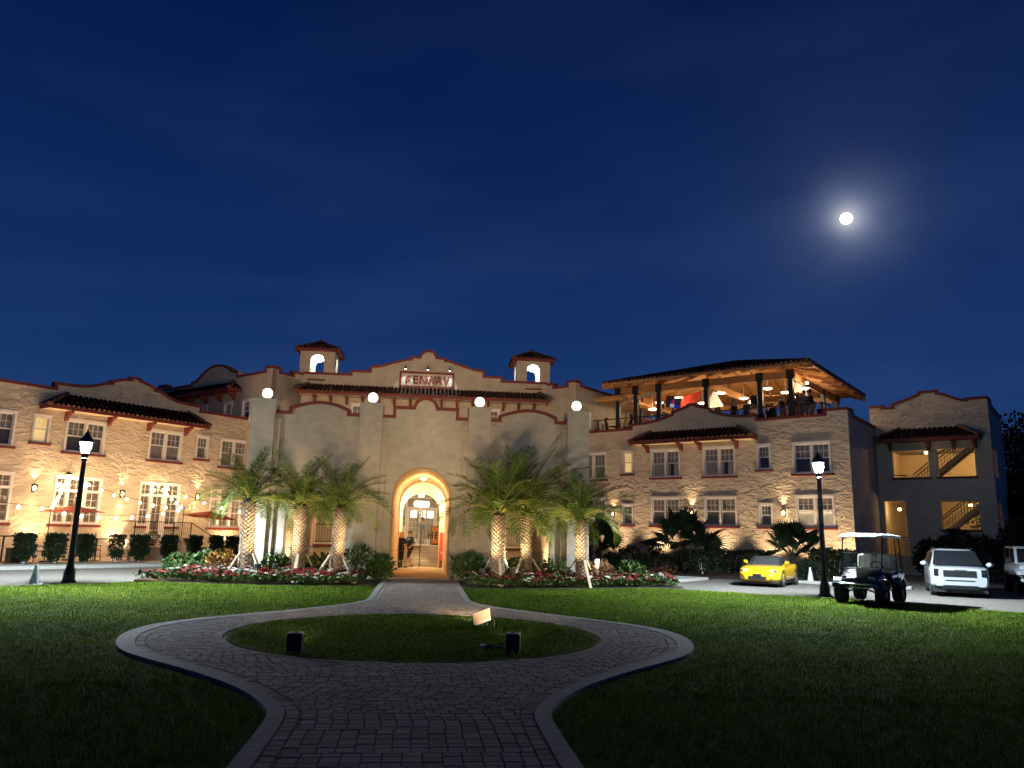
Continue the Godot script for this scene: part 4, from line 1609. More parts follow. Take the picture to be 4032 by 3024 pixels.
		for j in k:
			var t0 := PI * j / k
			var t1 := PI * (j + 1) / k
			var d0 := Vector3(-cos(t0), sin(t0), 0)
			var d1 := Vector3(-cos(t1), sin(t1), 0)
			var o := Vector3((u0 + u1) / 2, ys, 0)
			var rise: float = holes[i][4] / r
			d0.y *= rise
			d1.y *= rise
			v.quadn(o + d1 * r + Vector3(0, 0, ends), o + d1 * r + Vector3(0, 0, -0.622), o + d0 * r + Vector3(0, 0, -0.622), o + d0 * r + Vector3(0, 0, ends), -d1, -d1, -d0, -d0)
		part(v, "vault", M.cream_plaster if i == 1 else M[mm], b)
	var mb2 := MB.new()
	mb2.box(Vector3(-4.9, 5.2, -9.0), Vector3(6.9, 5.4, -0.84))
	part(mb2, "roof", M.concrete, b)
	mb2 = MB.new()
	mb2.box(Vector3(-5.0, 0.0, -7.2), Vector3(-4.7, 5.5, -0.835))
	part(mb2, "side_wall", M.portico_stucco, b)
	mb2 = MB.new()
	mb2.box(Vector3(6.7, 0.0, -7.2), Vector3(7.0, 5.5, -0.835))
	part(mb2, "side_wall", M.portico_stucco, b)
	# rear wall of the portico
	var back := [[-3.73, -1.9, 0.0, 1.95, 0.93], [0.05, 2.05, 0.0, 2.85, 1.0], [3.96, 5.79, 0.0, 1.95, 0.93]]
	mb2 = MB.new()
	wall(mb2, PackedVector2Array([Vector2(-5.0, 5.19), Vector2(7.0, 5.19)]), 0.0, back, -7.2, -7.5)
	part(mb2, "rear_wall", M.cream_plaster, b)
	# floodlights on the portico roof light the main gable
	for i in 3:
		var l := thing("roof_floodlight", "floodlight on the portico roof aimed at the %s of the main gable" % ["left", "middle", "right"][i], "floodlight", FC * Vector3([-3.2, 1.0, 5.2][i], 5.4, -3.5), YAW_C, "floodlights on the portico roof")
		var mb := MB.new()
		mb.box(Vector3(-0.12, 0.02, -0.06), Vector3(0.12, 0.22, 0.06), 0.01)
		part(mb, "housing", M.black, l)
		mb = MB.new()
		mb.box(Vector3(-0.1, 0.04, -0.068), Vector3(0.1, 0.2, -0.061))
		part(mb, "lamp_lens", M.white_lens, l)
		spot(Vector3(0, 0.13, -0.12), Vector3([-0.5, 0.0, 0.5][i], 5.6, -16.0), SOFT, 52.0, 42.0, 0.08, 0.9, l)
	# paved floor of the middle passage
	var f := MB.new()
	f.xf = FC
	rng.seed = 5
	var y := 0.15
	while y < 9.6:
		var x := -0.05
		while x < 2.1:
			var w := rng.randf_range(0.16, 0.26)
			var sh := rng.randf_range(0.85, 1.15)
			f.col = Color(0.42 * sh, 0.33 * sh, 0.22 * sh)
			paver(f, PackedVector2Array([Vector2(x + 0.006, y + 0.006), Vector2(minf(x + w, 2.12) - 0.006, y + 0.006), Vector2(minf(x + w, 2.12) - 0.006, y + 0.154), Vector2(x + 0.006, y + 0.154)]), 0.05, 0, 0)
			x += w
		y += 0.16
	var fl := part(f, "passage_paving", M.paver)
	struct(fl)
	f = MB.new()
	f.xf = FC
	f.col = Color(0.05, 0.045, 0.04)
	f.box(Vector3(-4.6, -0.01, -12.0), Vector3(6.6, 0.03, 0.05))
	struct(part(f, "passage_floor", M.paint_plain))


func porch() -> void:
	# the raised porch between the portico and the main door: arch, steps, floor, rails, doors and lamps
	var b := thing("entrance_porch", "raised porch with steps, arch and glazed double doors seen through the middle passage", "porch", O_C, YAW_C)
	var mb := MB.new()
	wall(mb, PackedVector2Array([Vector2(-6.9, 4.4), Vector2(8.4, 4.4)]), 0.0, [[-3.9, -1.5, 1.0, 2.2, 0.9], [0.1, 1.83, 0.0, 2.62, 0.82], [3.7, 6.1, 1.0, 2.2, 0.9]], -9.3, -9.55)
	part(mb, "wall", M.cream_plaster, b)
	mb = MB.new()
	wall(mb, PackedVector2Array([Vector2(0.04, 2.62), Vector2(1.89, 2.62)]), 2.6, [], -9.29, -9.3)
	var n := 7
	mb = MB.new()
	for i in n:
		var y0 := 0.05 + i * 0.135
		var z0 := -9.75 - i * 0.33
		mb.box(Vector3(-0.05, 0.03, z0 - 0.34), Vector3(2.0, y0 + 0.135, z0), 0.015)
		part(mb, "step", M.concrete if i < 0 else M.stone_base, b)
		mb = MB.new()
	mb.box(Vector3(-6.9, 0.9, -19.9), Vector3(8.4, 0.995, -12.06))
	mb.box(Vector3(-6.9, 0.9, -12.06), Vector3(-0.06, 0.994, -9.56))
	mb.box(Vector3(2.01, 0.9, -12.06), Vector3(8.4, 0.994, -9.56))
	part(mb, "floor", M.concrete, b)
	mb = MB.new()
	mb.box(Vector3(-6.9, 4.0, -19.9), Vector3(8.4, 4.15, -9.56))
	part(mb, "ceiling", M.cream_plaster, b)
	mb = MB.new()
	mb.box(Vector3(-6.9, 0.0, -19.9), Vector3(-6.7, 4.0, -9.56))
	part(mb, "side_wall", M.cream_plaster, b)
	mb = MB.new()
	mb.box(Vector3(8.2, 0.0, -19.9), Vector3(8.4, 4.0, -9.56))
	part(mb, "side_wall", M.cream_plaster, b)
	# glazed doors with sidelights and transom in the main wall
	mb = MB.new()
	var z := -19.96
	for x in [-1.1, -0.1, 1.72, 2.75]:
		mb.box(Vector3(x, 1.0, z - 0.1), Vector3(x + 0.11, 3.75, z + 0.02), 0.01)
	for y in [[3.02, 3.12], [3.65, 3.75]]:
		mb.box(Vector3(-1.1, y[0], z - 0.095), Vector3(2.85, y[1], z + 0.015), 0.01)
	for x in [-0.55, 0.4, 0.86, 1.3, 2.28]:
		mb.box(Vector3(x - 0.012, 3.12, z - 0.06), Vector3(x + 0.012, 3.65, z - 0.02))
	for x in [[-0.99, -0.1], [1.83, 2.75]]:
		mb.box(Vector3(x[0], 1.0, z - 0.09), Vector3(x[1], 2.0, z - 0.01))
		for y in [2.3, 2.65]:
			mb.box(Vector3(x[0], y - 0.012, z - 0.06), Vector3(x[1], y + 0.012, z - 0.02))
	part(mb, "door_frame", M.white_trim, b)
	for k in 2:
		mb = MB.new()
		var x0 := 0.01 + k * 0.86
		var x1 := x0 + 0.85
		mb.box(Vector3(x0, 1.0, z - 0.08), Vector3(x0 + 0.12, 3.02, z - 0.03), 0.006)
		mb.box(Vector3(x1 - 0.12, 1.0, z - 0.08), Vector3(x1, 3.02, z - 0.03), 0.006)
		mb.box(Vector3(x0 + 0.12, 1.0, z - 0.079), Vector3(x1 - 0.12, 1.25, z - 0.031))
		mb.box(Vector3(x0 + 0.12, 2.92, z - 0.079), Vector3(x1 - 0.12, 3.02, z - 0.031))
		for j in range(1, 5):
			var y := lerpf(1.25, 2.92, j / 5.0)
			mb.box(Vector3(x0 + 0.12, y - 0.012, z - 0.068), Vector3(x1 - 0.12, y + 0.012, z - 0.042))
		for j in [1, 2]:
			var x := lerpf(x0 + 0.12, x1 - 0.12, j / 3.0)
			mb.box(Vector3(x - 0.01, 1.25, z - 0.067), Vector3(x + 0.01, 2.92, z - 0.043))
		var d := part(mb, "door", M.white_trim, b)
		mb = MB.new()
		mb.quad(Vector3(x0 + 0.12, 1.25, z - 0.055), Vector3(x1 - 0.12, 1.25, z - 0.055), Vector3(x1 - 0.12, 2.92, z - 0.055), Vector3(x0 + 0.12, 2.92, z - 0.055))
		part(mb, "pane", M.clear_glass, d)
		mb = MB.new()
		mb.box(Vector3(0.83 if k == 0 else 0.9, 1.95, z - 0.03), Vector3(0.85 if k == 0 else 0.92, 2.2, z + 0.03))
		part(mb, "handle", M.dark_steel, d)
	# lobby behind the glass: pale walls with bright windows on the far side
	mb = MB.new()
	mb.box(Vector3(-1.6, 0.9, -26.0), Vector3(3.4, 1.0, -20.41))
	mb.box(Vector3(-1.6, 3.9, -26.0), Vector3(3.4, 4.0, -20.41))
	mb.box(Vector3(-1.7, 0.9, -26.0), Vector3(-1.6, 4.0, -20.41))
	mb.box(Vector3(3.4, 0.9, -26.0), Vector3(3.5, 4.0, -20.41))
	mb.box(Vector3(-1.7, 0.9, -26.1), Vector3(3.5, 4.0, -26.0))
	part(mb, "lobby_room", M.curtain, b)
	var lw := glow("lobby_window", Color(1.0, 0.98, 0.95), 2.6)
	for x in [0.28, 0.88, 1.42]:
		mb = MB.new()
		mb.box(Vector3(x - 0.2, 2.62, -25.99), Vector3(x + 0.2, 3.3, -25.96))
		part(mb, "lit_window", lw, b)
	omni(FC * Vector3(0.9, 3.5, -23.0), Color(1.0, 0.92, 0.8), 3.0, 0.3)
	mb = MB.new()
	mb.ball(Vector3(0.9, 3.5, -23.0), Vector3(0.24, 0.1, 0.24), 12)
	part(mb, "lobby_lamp", M.pendant, b)
	# hanging lamps of the porch
	for i in 2:
		var l := thing("porch_lamp", ["wide bright drum lamp hanging before the double doors", "small ring lamp hanging near the arch of the porch"][i], "ceiling lamp", FC * Vector3(0.9, [3.18, 3.6][i], [-15.5, -12.5][i]), YAW_C)
		mb = MB.new()
		var r: float = [0.42, 0.16][i]
		mb.lathe(PackedVector2Array([Vector2(0.0, -0.16), Vector2(r * 0.9, -0.15), Vector2(r, -0.05), Vector2(r, 0.08), Vector2(r * 0.85, 0.14), Vector2(0.0, 0.15)]), Vector3.ZERO, 20)
		part(mb, "lamp_shade", M.pendant if i == 1 else glow("drum", Color(1.0, 0.94, 0.82), 6.0), l)
		mb = MB.new()
		mb.tube(Vector3(0, 0.14, 0), Vector3(0, [0.82, 0.4][i], 0), 0.015, 0.015, 6)
		part(mb, "rod", M.dark_steel, l)
		omni(FC * Vector3(0.9, [2.95, 3.35][i], [-15.5, -12.5][i]), SOFT, [8.0, 3.0][i], 0.2)
	# lamps in the gap behind the vault, left and right, out of sight above the arch
	for s in [-1, 1]:
		var l := thing("gap_lamp", "bright lamp hidden behind the vault on the %s of the middle passage" % ("left" if s < 0 else "right"), "lamp", FC * Vector3(1.05 + s * 1.35, 2.9, -8.35), YAW_C, "lamps behind the vault")
		mb = MB.new()
		mb.ball(Vector3.ZERO, Vector3(0.09, 0.12, 0.09), 10)
		part(mb, "lamp_bulb", M.sconce, l)
		mb = MB.new()
		mb.box(Vector3(-0.1, 0.12, -0.06), Vector3(0.1, 0.16, 0.06))
		part(mb, "cap", M.dark_steel, l)
		omni(Vector3.ZERO, SOFT, 9.0, 0.09, l)
	# a soft lamp high in the passage itself
	var pl := thing("passage_lamp", "flush amber lamp at the crown of the middle vault", "ceiling lamp", FC * Vector3(1.04, 3.8, -4.6), YAW_C)
	mb = MB.new()
	mb.lathe(PackedVector2Array([Vector2(0.0, -0.05), Vector2(0.1, -0.03), Vector2(0.12, 0.06), Vector2(0.0, 0.07)]), Vector3.ZERO, 14)
	part(mb, "lamp_lens", M.pendant, pl)
	omni(FC * Vector3(1.04, 3.66, -4.6), Color(1.0, 0.72, 0.42), 3.0, 0.1)
	# rails and tables seen through the side arches
	for i in 2:
		var x0: float = [-3.9, 3.7][i]
		var r := thing("porch_railing", "dark steel railing across the %s side arch of the porch" % ["left", "right"][i], "railing", FC * Vector3(x0, 1.0, -9.4), YAW_C, "railings of the porch")
		mb = MB.new()
		mb.box(Vector3(0, 0.88, -0.03), Vector3(2.4, 0.93, 0.02))
		mb.box(Vector3(0, 0.1, -0.02), Vector3(2.4, 0.13, 0.01))
		part(mb, "rail", M.dark_steel, r)
		for k in 19:
			mb = MB.new()
			mb.box(Vector3(0.06 + k * 0.125, 0.13, -0.015), Vector3(0.078 + k * 0.125, 0.88, 0.005))
			part(mb, "baluster", M.dark_steel, r)
		mb = MB.new()
		mb.box(Vector3(-0.05, -0.1, -0.1), Vector3(2.45, 0.0, 0.18), 0.01)
		part(mb, "sill", M.red_trim, r)
		sconce(Transform3D(FC.basis, FC * Vector3(0, 0, -19.98)), [-3.1, 5.4][i], 3.0, "warm sconce on the porch wall through the %s side arch" % ["left", "right"][i], 1.4)
		omni(FC * Vector3([-2.8, 4.9][i], 3.5, -14.5), SOFT, 6.0, 0.15)
		var cl := thing("ceiling_lamp", "plain ceiling lamp over the porch behind the %s side arch" % ["left", "right"][i], "ceiling lamp", FC * Vector3([-2.8, 4.9][i], 3.62, -14.5))
		mb = MB.new()
		mb.ball(Vector3.ZERO, Vector3(0.16, 0.09, 0.16), 10)
		part(mb, "lamp_globe", M.pendant, cl)
	# centre handrail of the steps
	var hr := thing("stair_handrail", "single dark steel handrail down the middle of the entrance steps", "handrail", FC * Vector3(0.97, 0, 0), YAW_C)
	mb = MB.new()
	mb.path(PackedVector3Array([Vector3(0, 0.98, -9.68), Vector3(0, 1.95, -12.3), Vector3(0, 1.95, -12.7)]), 0.022, 0.022, 8)
	part(mb, "rail", M.dark_steel, hr)
	for q in [[-9.7, 0.03, 0.98], [-11.1, 0.6, 1.5], [-12.65, 0.99, 1.95]]:
		mb = MB.new()
		mb.tube(Vector3(0, q[1], q[0]), Vector3(0, q[2], q[0]), 0.02, 0.02, 8)
		part(mb, "post", M.dark_steel, hr)
	# host stand
	var hs := thing("host_stand", "orange timber host stand with a black frame and tall painted letters", "podium", FC * Vector3(1.85, 0.995, -14.6), YAW_C)
	mb = MB.new()
	for q in [-0.4, 0.36]:
		mb.box(Vector3(q, 0, -0.25), Vector3(q + 0.045, 0.97, 0.02), 0.006)
	mb.box(Vector3(-0.42, 0.94, -0.27), Vector3(0.42, 0.98, 0.04), 0.006)
	mb.box(Vector3(-0.36, 0.0, -0.24), Vector3(0.36, 0.07, 0.0))
	part(mb, "frame", M.black, hs)
	for k in 6:
		mb = MB.new()
		mb.box(Vector3(-0.353 + k * 0.119, 0.07, -0.03), Vector3(-0.353 + k * 0.119 + 0.115, 0.94, 0.0), 0.006)
		part(mb, "plank", mat("stand_plank_%d" % k, Color(0.5 + 0.04 * (k % 3), 0.19 + 0.02 * (k % 2), 0.045), 0.5), hs)
	letters("HEW", 0.36, hs, Vector3(-0.02, 0.5, 0.006), M.black, 0.01)
	# red pier with a white tag beside the steps
	var pier := thing("red_pier", "narrow red painted board with white tag at the right foot of the steps", "board", FC * Vector3(2.0, 0.03, -8.9), YAW_C)
	mb = MB.new()
	mb.box(Vector3(-0.13, 0.35, -0.1), Vector3(0.05, 1.62, 0.0), 0.01)
	part(mb, "board", mat("red_board", Color(0.5, 0.07, 0.045), 0.6), pier)
	mb = MB.new()
	mb.box(Vector3(-0.11, 0.0, -0.09), Vector3(0.03, 0.349, -0.01))
	part(mb, "base", M.red_trim, pier)
	mb = MB.new()
	mb.box(Vector3(-0.05, 0.66, 0.0), Vector3(0.02, 0.74, 0.006))
	part(mb, "label_plate", M.white_plastic, pier)


func right_wing() -> void:
	var b := thing("hotel_wing", "two-storey buff stucco wing carrying the roof terrace, fan palms before it", "building", O_R, YAW_R)
	var p := PackedVector2Array([Vector2(-19.5, 7.98), Vector2(-12.32, 8.0)])
	p.append_array(smooth(PackedVector2Array([Vector2(-12.32, 8.26), Vector2(-11.41, 8.3), Vector2(-10.6, 8.42), Vector2(-9.75, 8.66), Vector2(-9.6, 8.7)])))
	p.append_array(smooth(PackedVector2Array([Vector2(-9.6, 8.83), Vector2(-9.17, 8.96), Vector2(-8.62, 9.12)])))
	p.append_array(PackedVector2Array([Vector2(-8.62, 9.18), Vector2(-8.32, 9.18)]))
	p.append_array(smooth(PackedVector2Array([Vector2(-8.32, 9.12), Vector2(-7.85, 8.98), Vector2(-7.42, 8.86)])))
	p.append_array(smooth(PackedVector2Array([Vector2(-7.42, 8.74), Vector2(-6.9, 8.54), Vector2(-6.27, 8.38), Vector2(-5.6, 8.3), Vector2(-4.79, 8.28)])))
	p.append_array(PackedVector2Array([Vector2(-4.79, 8.02), Vector2(-1.03, 8.05), Vector2(-1.03, 8.3), Vector2(0, 8.3)]))
	var up := [[-16.05, -14.15, 5.1], [-13.06, -12.3, 5.38], [-11.12, -9.25, 5.1], [-7.87, -5.98, 5.1], [-4.78, -4.01, 5.38], [-2.87, -0.92, 5.1]]
	var dn := [[-16.05, -14.15, 2.36, 3.97], [-13.06, -12.3, 2.36, 3.58], [-11.15, -9.3, 2.36, 3.97], [-7.87, -5.97, 2.36, 3.97], [-4.78, -4.02, 2.36, 3.58], [-2.83, -0.88, 2.36, 3.98]]
	var holes := []
	for q in up:
		holes.append([q[0], q[1], q[2], 6.74])
	for q in dn:
		holes.append(q)
	shell(b, p, holes, 0.3, 11.5, "rough_stucco", 7.83)
	for i in 6:
		var one := i == 1 or i == 4
		win(b, up[i][0], up[i][1], up[i][2], 6.74, 0.0, 1 if one else 2, "lit_blind" if i == 1 else "blind", ["", "", "curtain", "curtain", "dark", "dark"][i], true, [0.5, 0.5, 0.5, 0.5, 0.5, 0.45][i])
		win(b, dn[i][0], dn[i][1], dn[i][2], dn[i][3], 0.0, 1 if one else 2, "blind", ["", "", "", "", "", "lit_curtain"][i])
	awning(b, -12.1, -4.7, 7.16, 7.78, 1.0, 1.0, 1.05, [-11.3, -9.15, -8.0, -5.85])
	for q in [[-8.57, 3.06, "between the two middle windows"], [-3.43, 3.08, "near the right corner of the wing"], [-13.63, 3.0, "half hidden behind palm fronds"]]:
		sconce(FR, q[0], q[1], "bright warm sconce on the right wing, " + q[2], 0.9)
	# side wall that runs back to the stair tower
	var mb := MB.new()
	mb.xf = Transform3D(Basis(Vector3.UP, PI / 2), Vector3(0, 0, 0))
	wall(mb, PackedVector2Array([Vector2(0.302, 8.3), Vector2(0.95, 8.3), Vector2(0.95, 8.0), Vector2(5.9, 8.0)]), 0.0, [], -0.01, -0.29)
	part(mb, "side_wall", M.rough_stucco, b)
	mb = MB.new()
	mb.xf = Transform3D(Basis(Vector3.UP, PI / 2), Vector3(0, 0, 0))
	coping(mb, PackedVector2Array([Vector2(0.302, 8.3), Vector2(0.95, 8.3), Vector2(0.95, 8.0), Vector2(5.9, 8.0)]), 0.15, 0.05, -0.35)
	part(mb, "coping", M.red_trim, b)
	stair_tower()
	pavilion()


func stair_tower() -> void:
	var o := O_R - FR.basis.z * 5.9
	var f := Transform3D(FR.basis, o)
	var b := thing("stair_tower", "dim stucco stair tower with lit square openings showing the stairs inside", "building", o, YAW_R)
	var p := PackedVector2Array([Vector2(-0.25, 9.22), Vector2(0.36, 9.22), Vector2(0.36, 9.1), Vector2(1.05, 9.1)])
	p.append_array(smooth(PackedVector2Array([Vector2(1.05, 9.3), Vector2(1.5, 9.42), Vector2(2.0, 9.6), Vector2(2.46, 9.76)])))
	p.append_array(PackedVector2Array([Vector2(2.46, 9.85), Vector2(3.14, 9.85)]))
	p.append_array(smooth(PackedVector2Array([Vector2(3.14, 9.74), Vector2(3.6, 9.6), Vector2(4.0, 9.4), Vector2(4.42, 9.24)])))
	p.append_array(PackedVector2Array([Vector2(4.7, 9.2), Vector2(4.7, 9.3), Vector2(5.58, 9.3)]))
	var holes := [[0.8, 2.58, 5.24, 6.74], [3.0, 4.78, 5.24, 6.76], [0.22, 1.31, 1.0, 3.95], [2.98, 4.75, 2.46, 3.94]]
	var mb := MB.new()
	wall(mb, p, 0.0, holes, 0.0, -0.3)
	part(mb, "wall", M.rough_stucco, b)
	mb = MB.new()
	coping(mb, p, 0.15, 0.05, -0.35)
	part(mb, "coping", M.red_trim, b)
	# right side wall with two openings; side runs back from the corner
	mb = MB.new()
	mb.xf = Transform3D(Basis(Vector3.UP, PI / 2), Vector3(5.58, 0, 0))
	var sp := PackedVector2Array([Vector2(0.302, 9.3), Vector2(1.4, 9.3), Vector2(1.4, 9.05), Vector2(6.5, 9.05)])
	wall(mb, sp, 0.0, [[0.5, 2.3, 5.24, 6.74], [0.5, 2.3, 2.46, 3.94]], 0.0, -0.3)
	part(mb, "side_wall", M.rough_stucco, b)
	mb = MB.new()
	mb.xf = Transform3D(Basis(Vector3.UP, PI / 2), Vector3(5.58, 0, 0))
	coping(mb, sp, 0.15, 0.05, -0.35)
	part(mb, "coping", M.red_trim, b)
	mb = MB.new()
	mb.box(Vector3(-0.25, 0.0, -6.5), Vector3(5.28, 9.0, -6.2))
	mb.box(Vector3(-0.25, 0.0, -6.2), Vector3(0.05, 9.0, -0.302))
	part(mb, "rear_wall", M.cream_plaster, b)
	for q in [[0.05, 4.2, 4.4], [0.05, 7.1, 7.3], [0.05, 0.8, 0.99]]:
		mb = MB.new()
		mb.box(Vector3(q[0], q[1], -6.2), Vector3(5.28, q[2], -3.4 if q[1] > 2 and q[1] < 5 else -0.302))
		part(mb, "landing", M.concrete, b)
	mb = MB.new()
	mb.box(Vector3(0.05, 4.2, -3.4), Vector3(1.4, 4.4, -0.302))
	part(mb, "landing", M.concrete, b)
	for h in [holes[0], holes[1], holes[3]]:
		mb = MB.new()
		mb.box(Vector3(h[0] - 0.08, h[2] - 0.12, -0.02), Vector3(h[1] + 0.08, h[2] - 0.003, 0.09), 0.01)
		part(mb, "sill", M.red_trim, b)
	awning(b, 0.15, 5.15, 7.28, 7.9, 1.0, 1.1, 1.0, [0.75, 2.65, 3.85, 4.85], 0.0, "red_trim")
	# two flights with open treads, and their railings
	for k in 2:
		var y0: float = [0.99, 4.4][k]
		var n := 16
		var st := MB.new()
		for s in [-2.6, -1.55]:
			st.bar(Vector3(1.5, y0 + 0.1, s), Vector3(4.8, y0 + 2.85, s), 0.05, 0.24)
		for i in n:
			var t := (i + 0.5) / n
			st.box(Vector3(lerpf(1.5, 4.8, t) - 0.15, lerpf(y0, y0 + 2.75, t) + 0.12, -2.57), Vector3(lerpf(1.5, 4.8, t) + 0.15, lerpf(y0, y0 + 2.75, t) + 0.17, -1.58))
		part(st, "stair_flight", M.concrete, b)
		var r := MB.new()
		for s in [-2.6, -1.55]:
			r.bar(Vector3(1.5, y0 + 1.1, s), Vector3(4.8, y0 + 3.8, s), 0.05, 0.05)
			r.bar(Vector3(1.5, y0 + 0.65, s), Vector3(4.8, y0 + 3.35, s), 0.025, 0.025)
			for i in 23:
				var t := i / 22.0
				r.bar(Vector3(lerpf(1.5, 4.8, t), y0 + 0.2 + 2.7 * t, s), Vector3(lerpf(1.5, 4.8, t), y0 + 1.1 + 2.7 * t, s), 0.018, 0.018, Vector3.RIGHT)
		part(r, "stair_railing", M.dark_steel, b)
		r = MB.new()
		r.bar(Vector3(0.3, y0 + 1.0, -0.5), Vector3(1.4, y0 + 1.0, -0.5), 0.05, 0.05)
		for i in 9:
			r.bar(Vector3(0.35 + i * 0.13, y0, -0.5), Vector3(0.35 + i * 0.13, y0 + 1.0, -0.5), 0.018, 0.018, Vector3.RIGHT)
		part(r, "landing_railing", M.dark_steel, b)
	var lamps := [[Vector3(0.75, 3.55, -1.2), 1.0, "wall lamp inside the tower's ground-floor doorway"], [Vector3(3.9, 3.9, -4.2), 1.3, "lamp over the lower stair flight inside the tower"], [Vector3(2.0, 6.9, -3.2), 3.2, "lamp over the upper stair landing inside the tower"], [Vector3(4.6, 6.85, -4.6), 1.6, "lamp in the rear corner of the upper landing"]]
	for q in lamps:
		var l := thing("stair_lamp", q[2], "lamp", f * q[0], YAW_R)
		mb = MB.new()
		mb.ball(Vector3.ZERO, Vector3(0.11, 0.09, 0.11), 12)
		part(mb, "lamp_globe", M.pendant, l)
		mb = MB.new()
		mb.tube(Vector3(0, 0.08, 0), Vector3(0, 0.22, 0), 0.05, 0.05, 8)
		part(mb, "base", M.dark_steel, l)
		omni(Vector3.ZERO, Color(1.0, 0.8, 0.52), q[1] * 1.0, 0.1, l)
	# potted tree lit green behind the lower opening
	var tr := thing("indoor_shrub", "leafy green shrub lit by a lamp behind the tower's lower opening", "shrub", f * Vector3(4.2, 0.99, -4.4), 0.0)
	mb = MB.new()
	mb.lathe(PackedVector2Array([Vector2(0.2, 0), Vector2(0.28, 0.4), Vector2(0.26, 0.4), Vector2(0.24, 0.34), Vector2(0, 0.34)]), Vector3.ZERO, 14)
	part(mb, "pot", M.concrete, tr)
	mb = MB.new()
	mb.tube(Vector3(0, 0.3, 0), Vector3(0.05, 1.7, 0), 0.04, 0.03, 7)
	part(mb, "stem", M.bark, tr)
	leaves(tr, "foliage", Vector3(0.05, 2.1, 0), Vector3(0.75, 0.6, 0.6), 420, 0.14, 31, Color(0.07, 0.14, 0.03))
	# two pale timber props leaning by the doorway
	for i in 2:
		var pr := thing("ramp_rail", "pale sloping handrail at the %s of the tower's doorway" % ["left", "right"][i], "handrail", f * Vector3([0.1, 1.25][i], 0, 0.1), YAW_R, "handrails by the tower door")
		mb = MB.new()
		mb.bar(Vector3(0, 1.95, 0), Vector3([-0.25, -0.3][i], 0.7, 2.0), 0.06, 0.06)
		mb.bar(Vector3(0.0, 0.0, 0.02), Vector3(0, 1.93, 0.02), 0.05, 0.05)
		mb.bar(Vector3([-0.22, -0.27][i], 0.0, 1.9), Vector3([-0.22, -0.27][i], 0.76, 1.9), 0.05, 0.05)
		part(mb, "rail", M.pale_timber, pr)


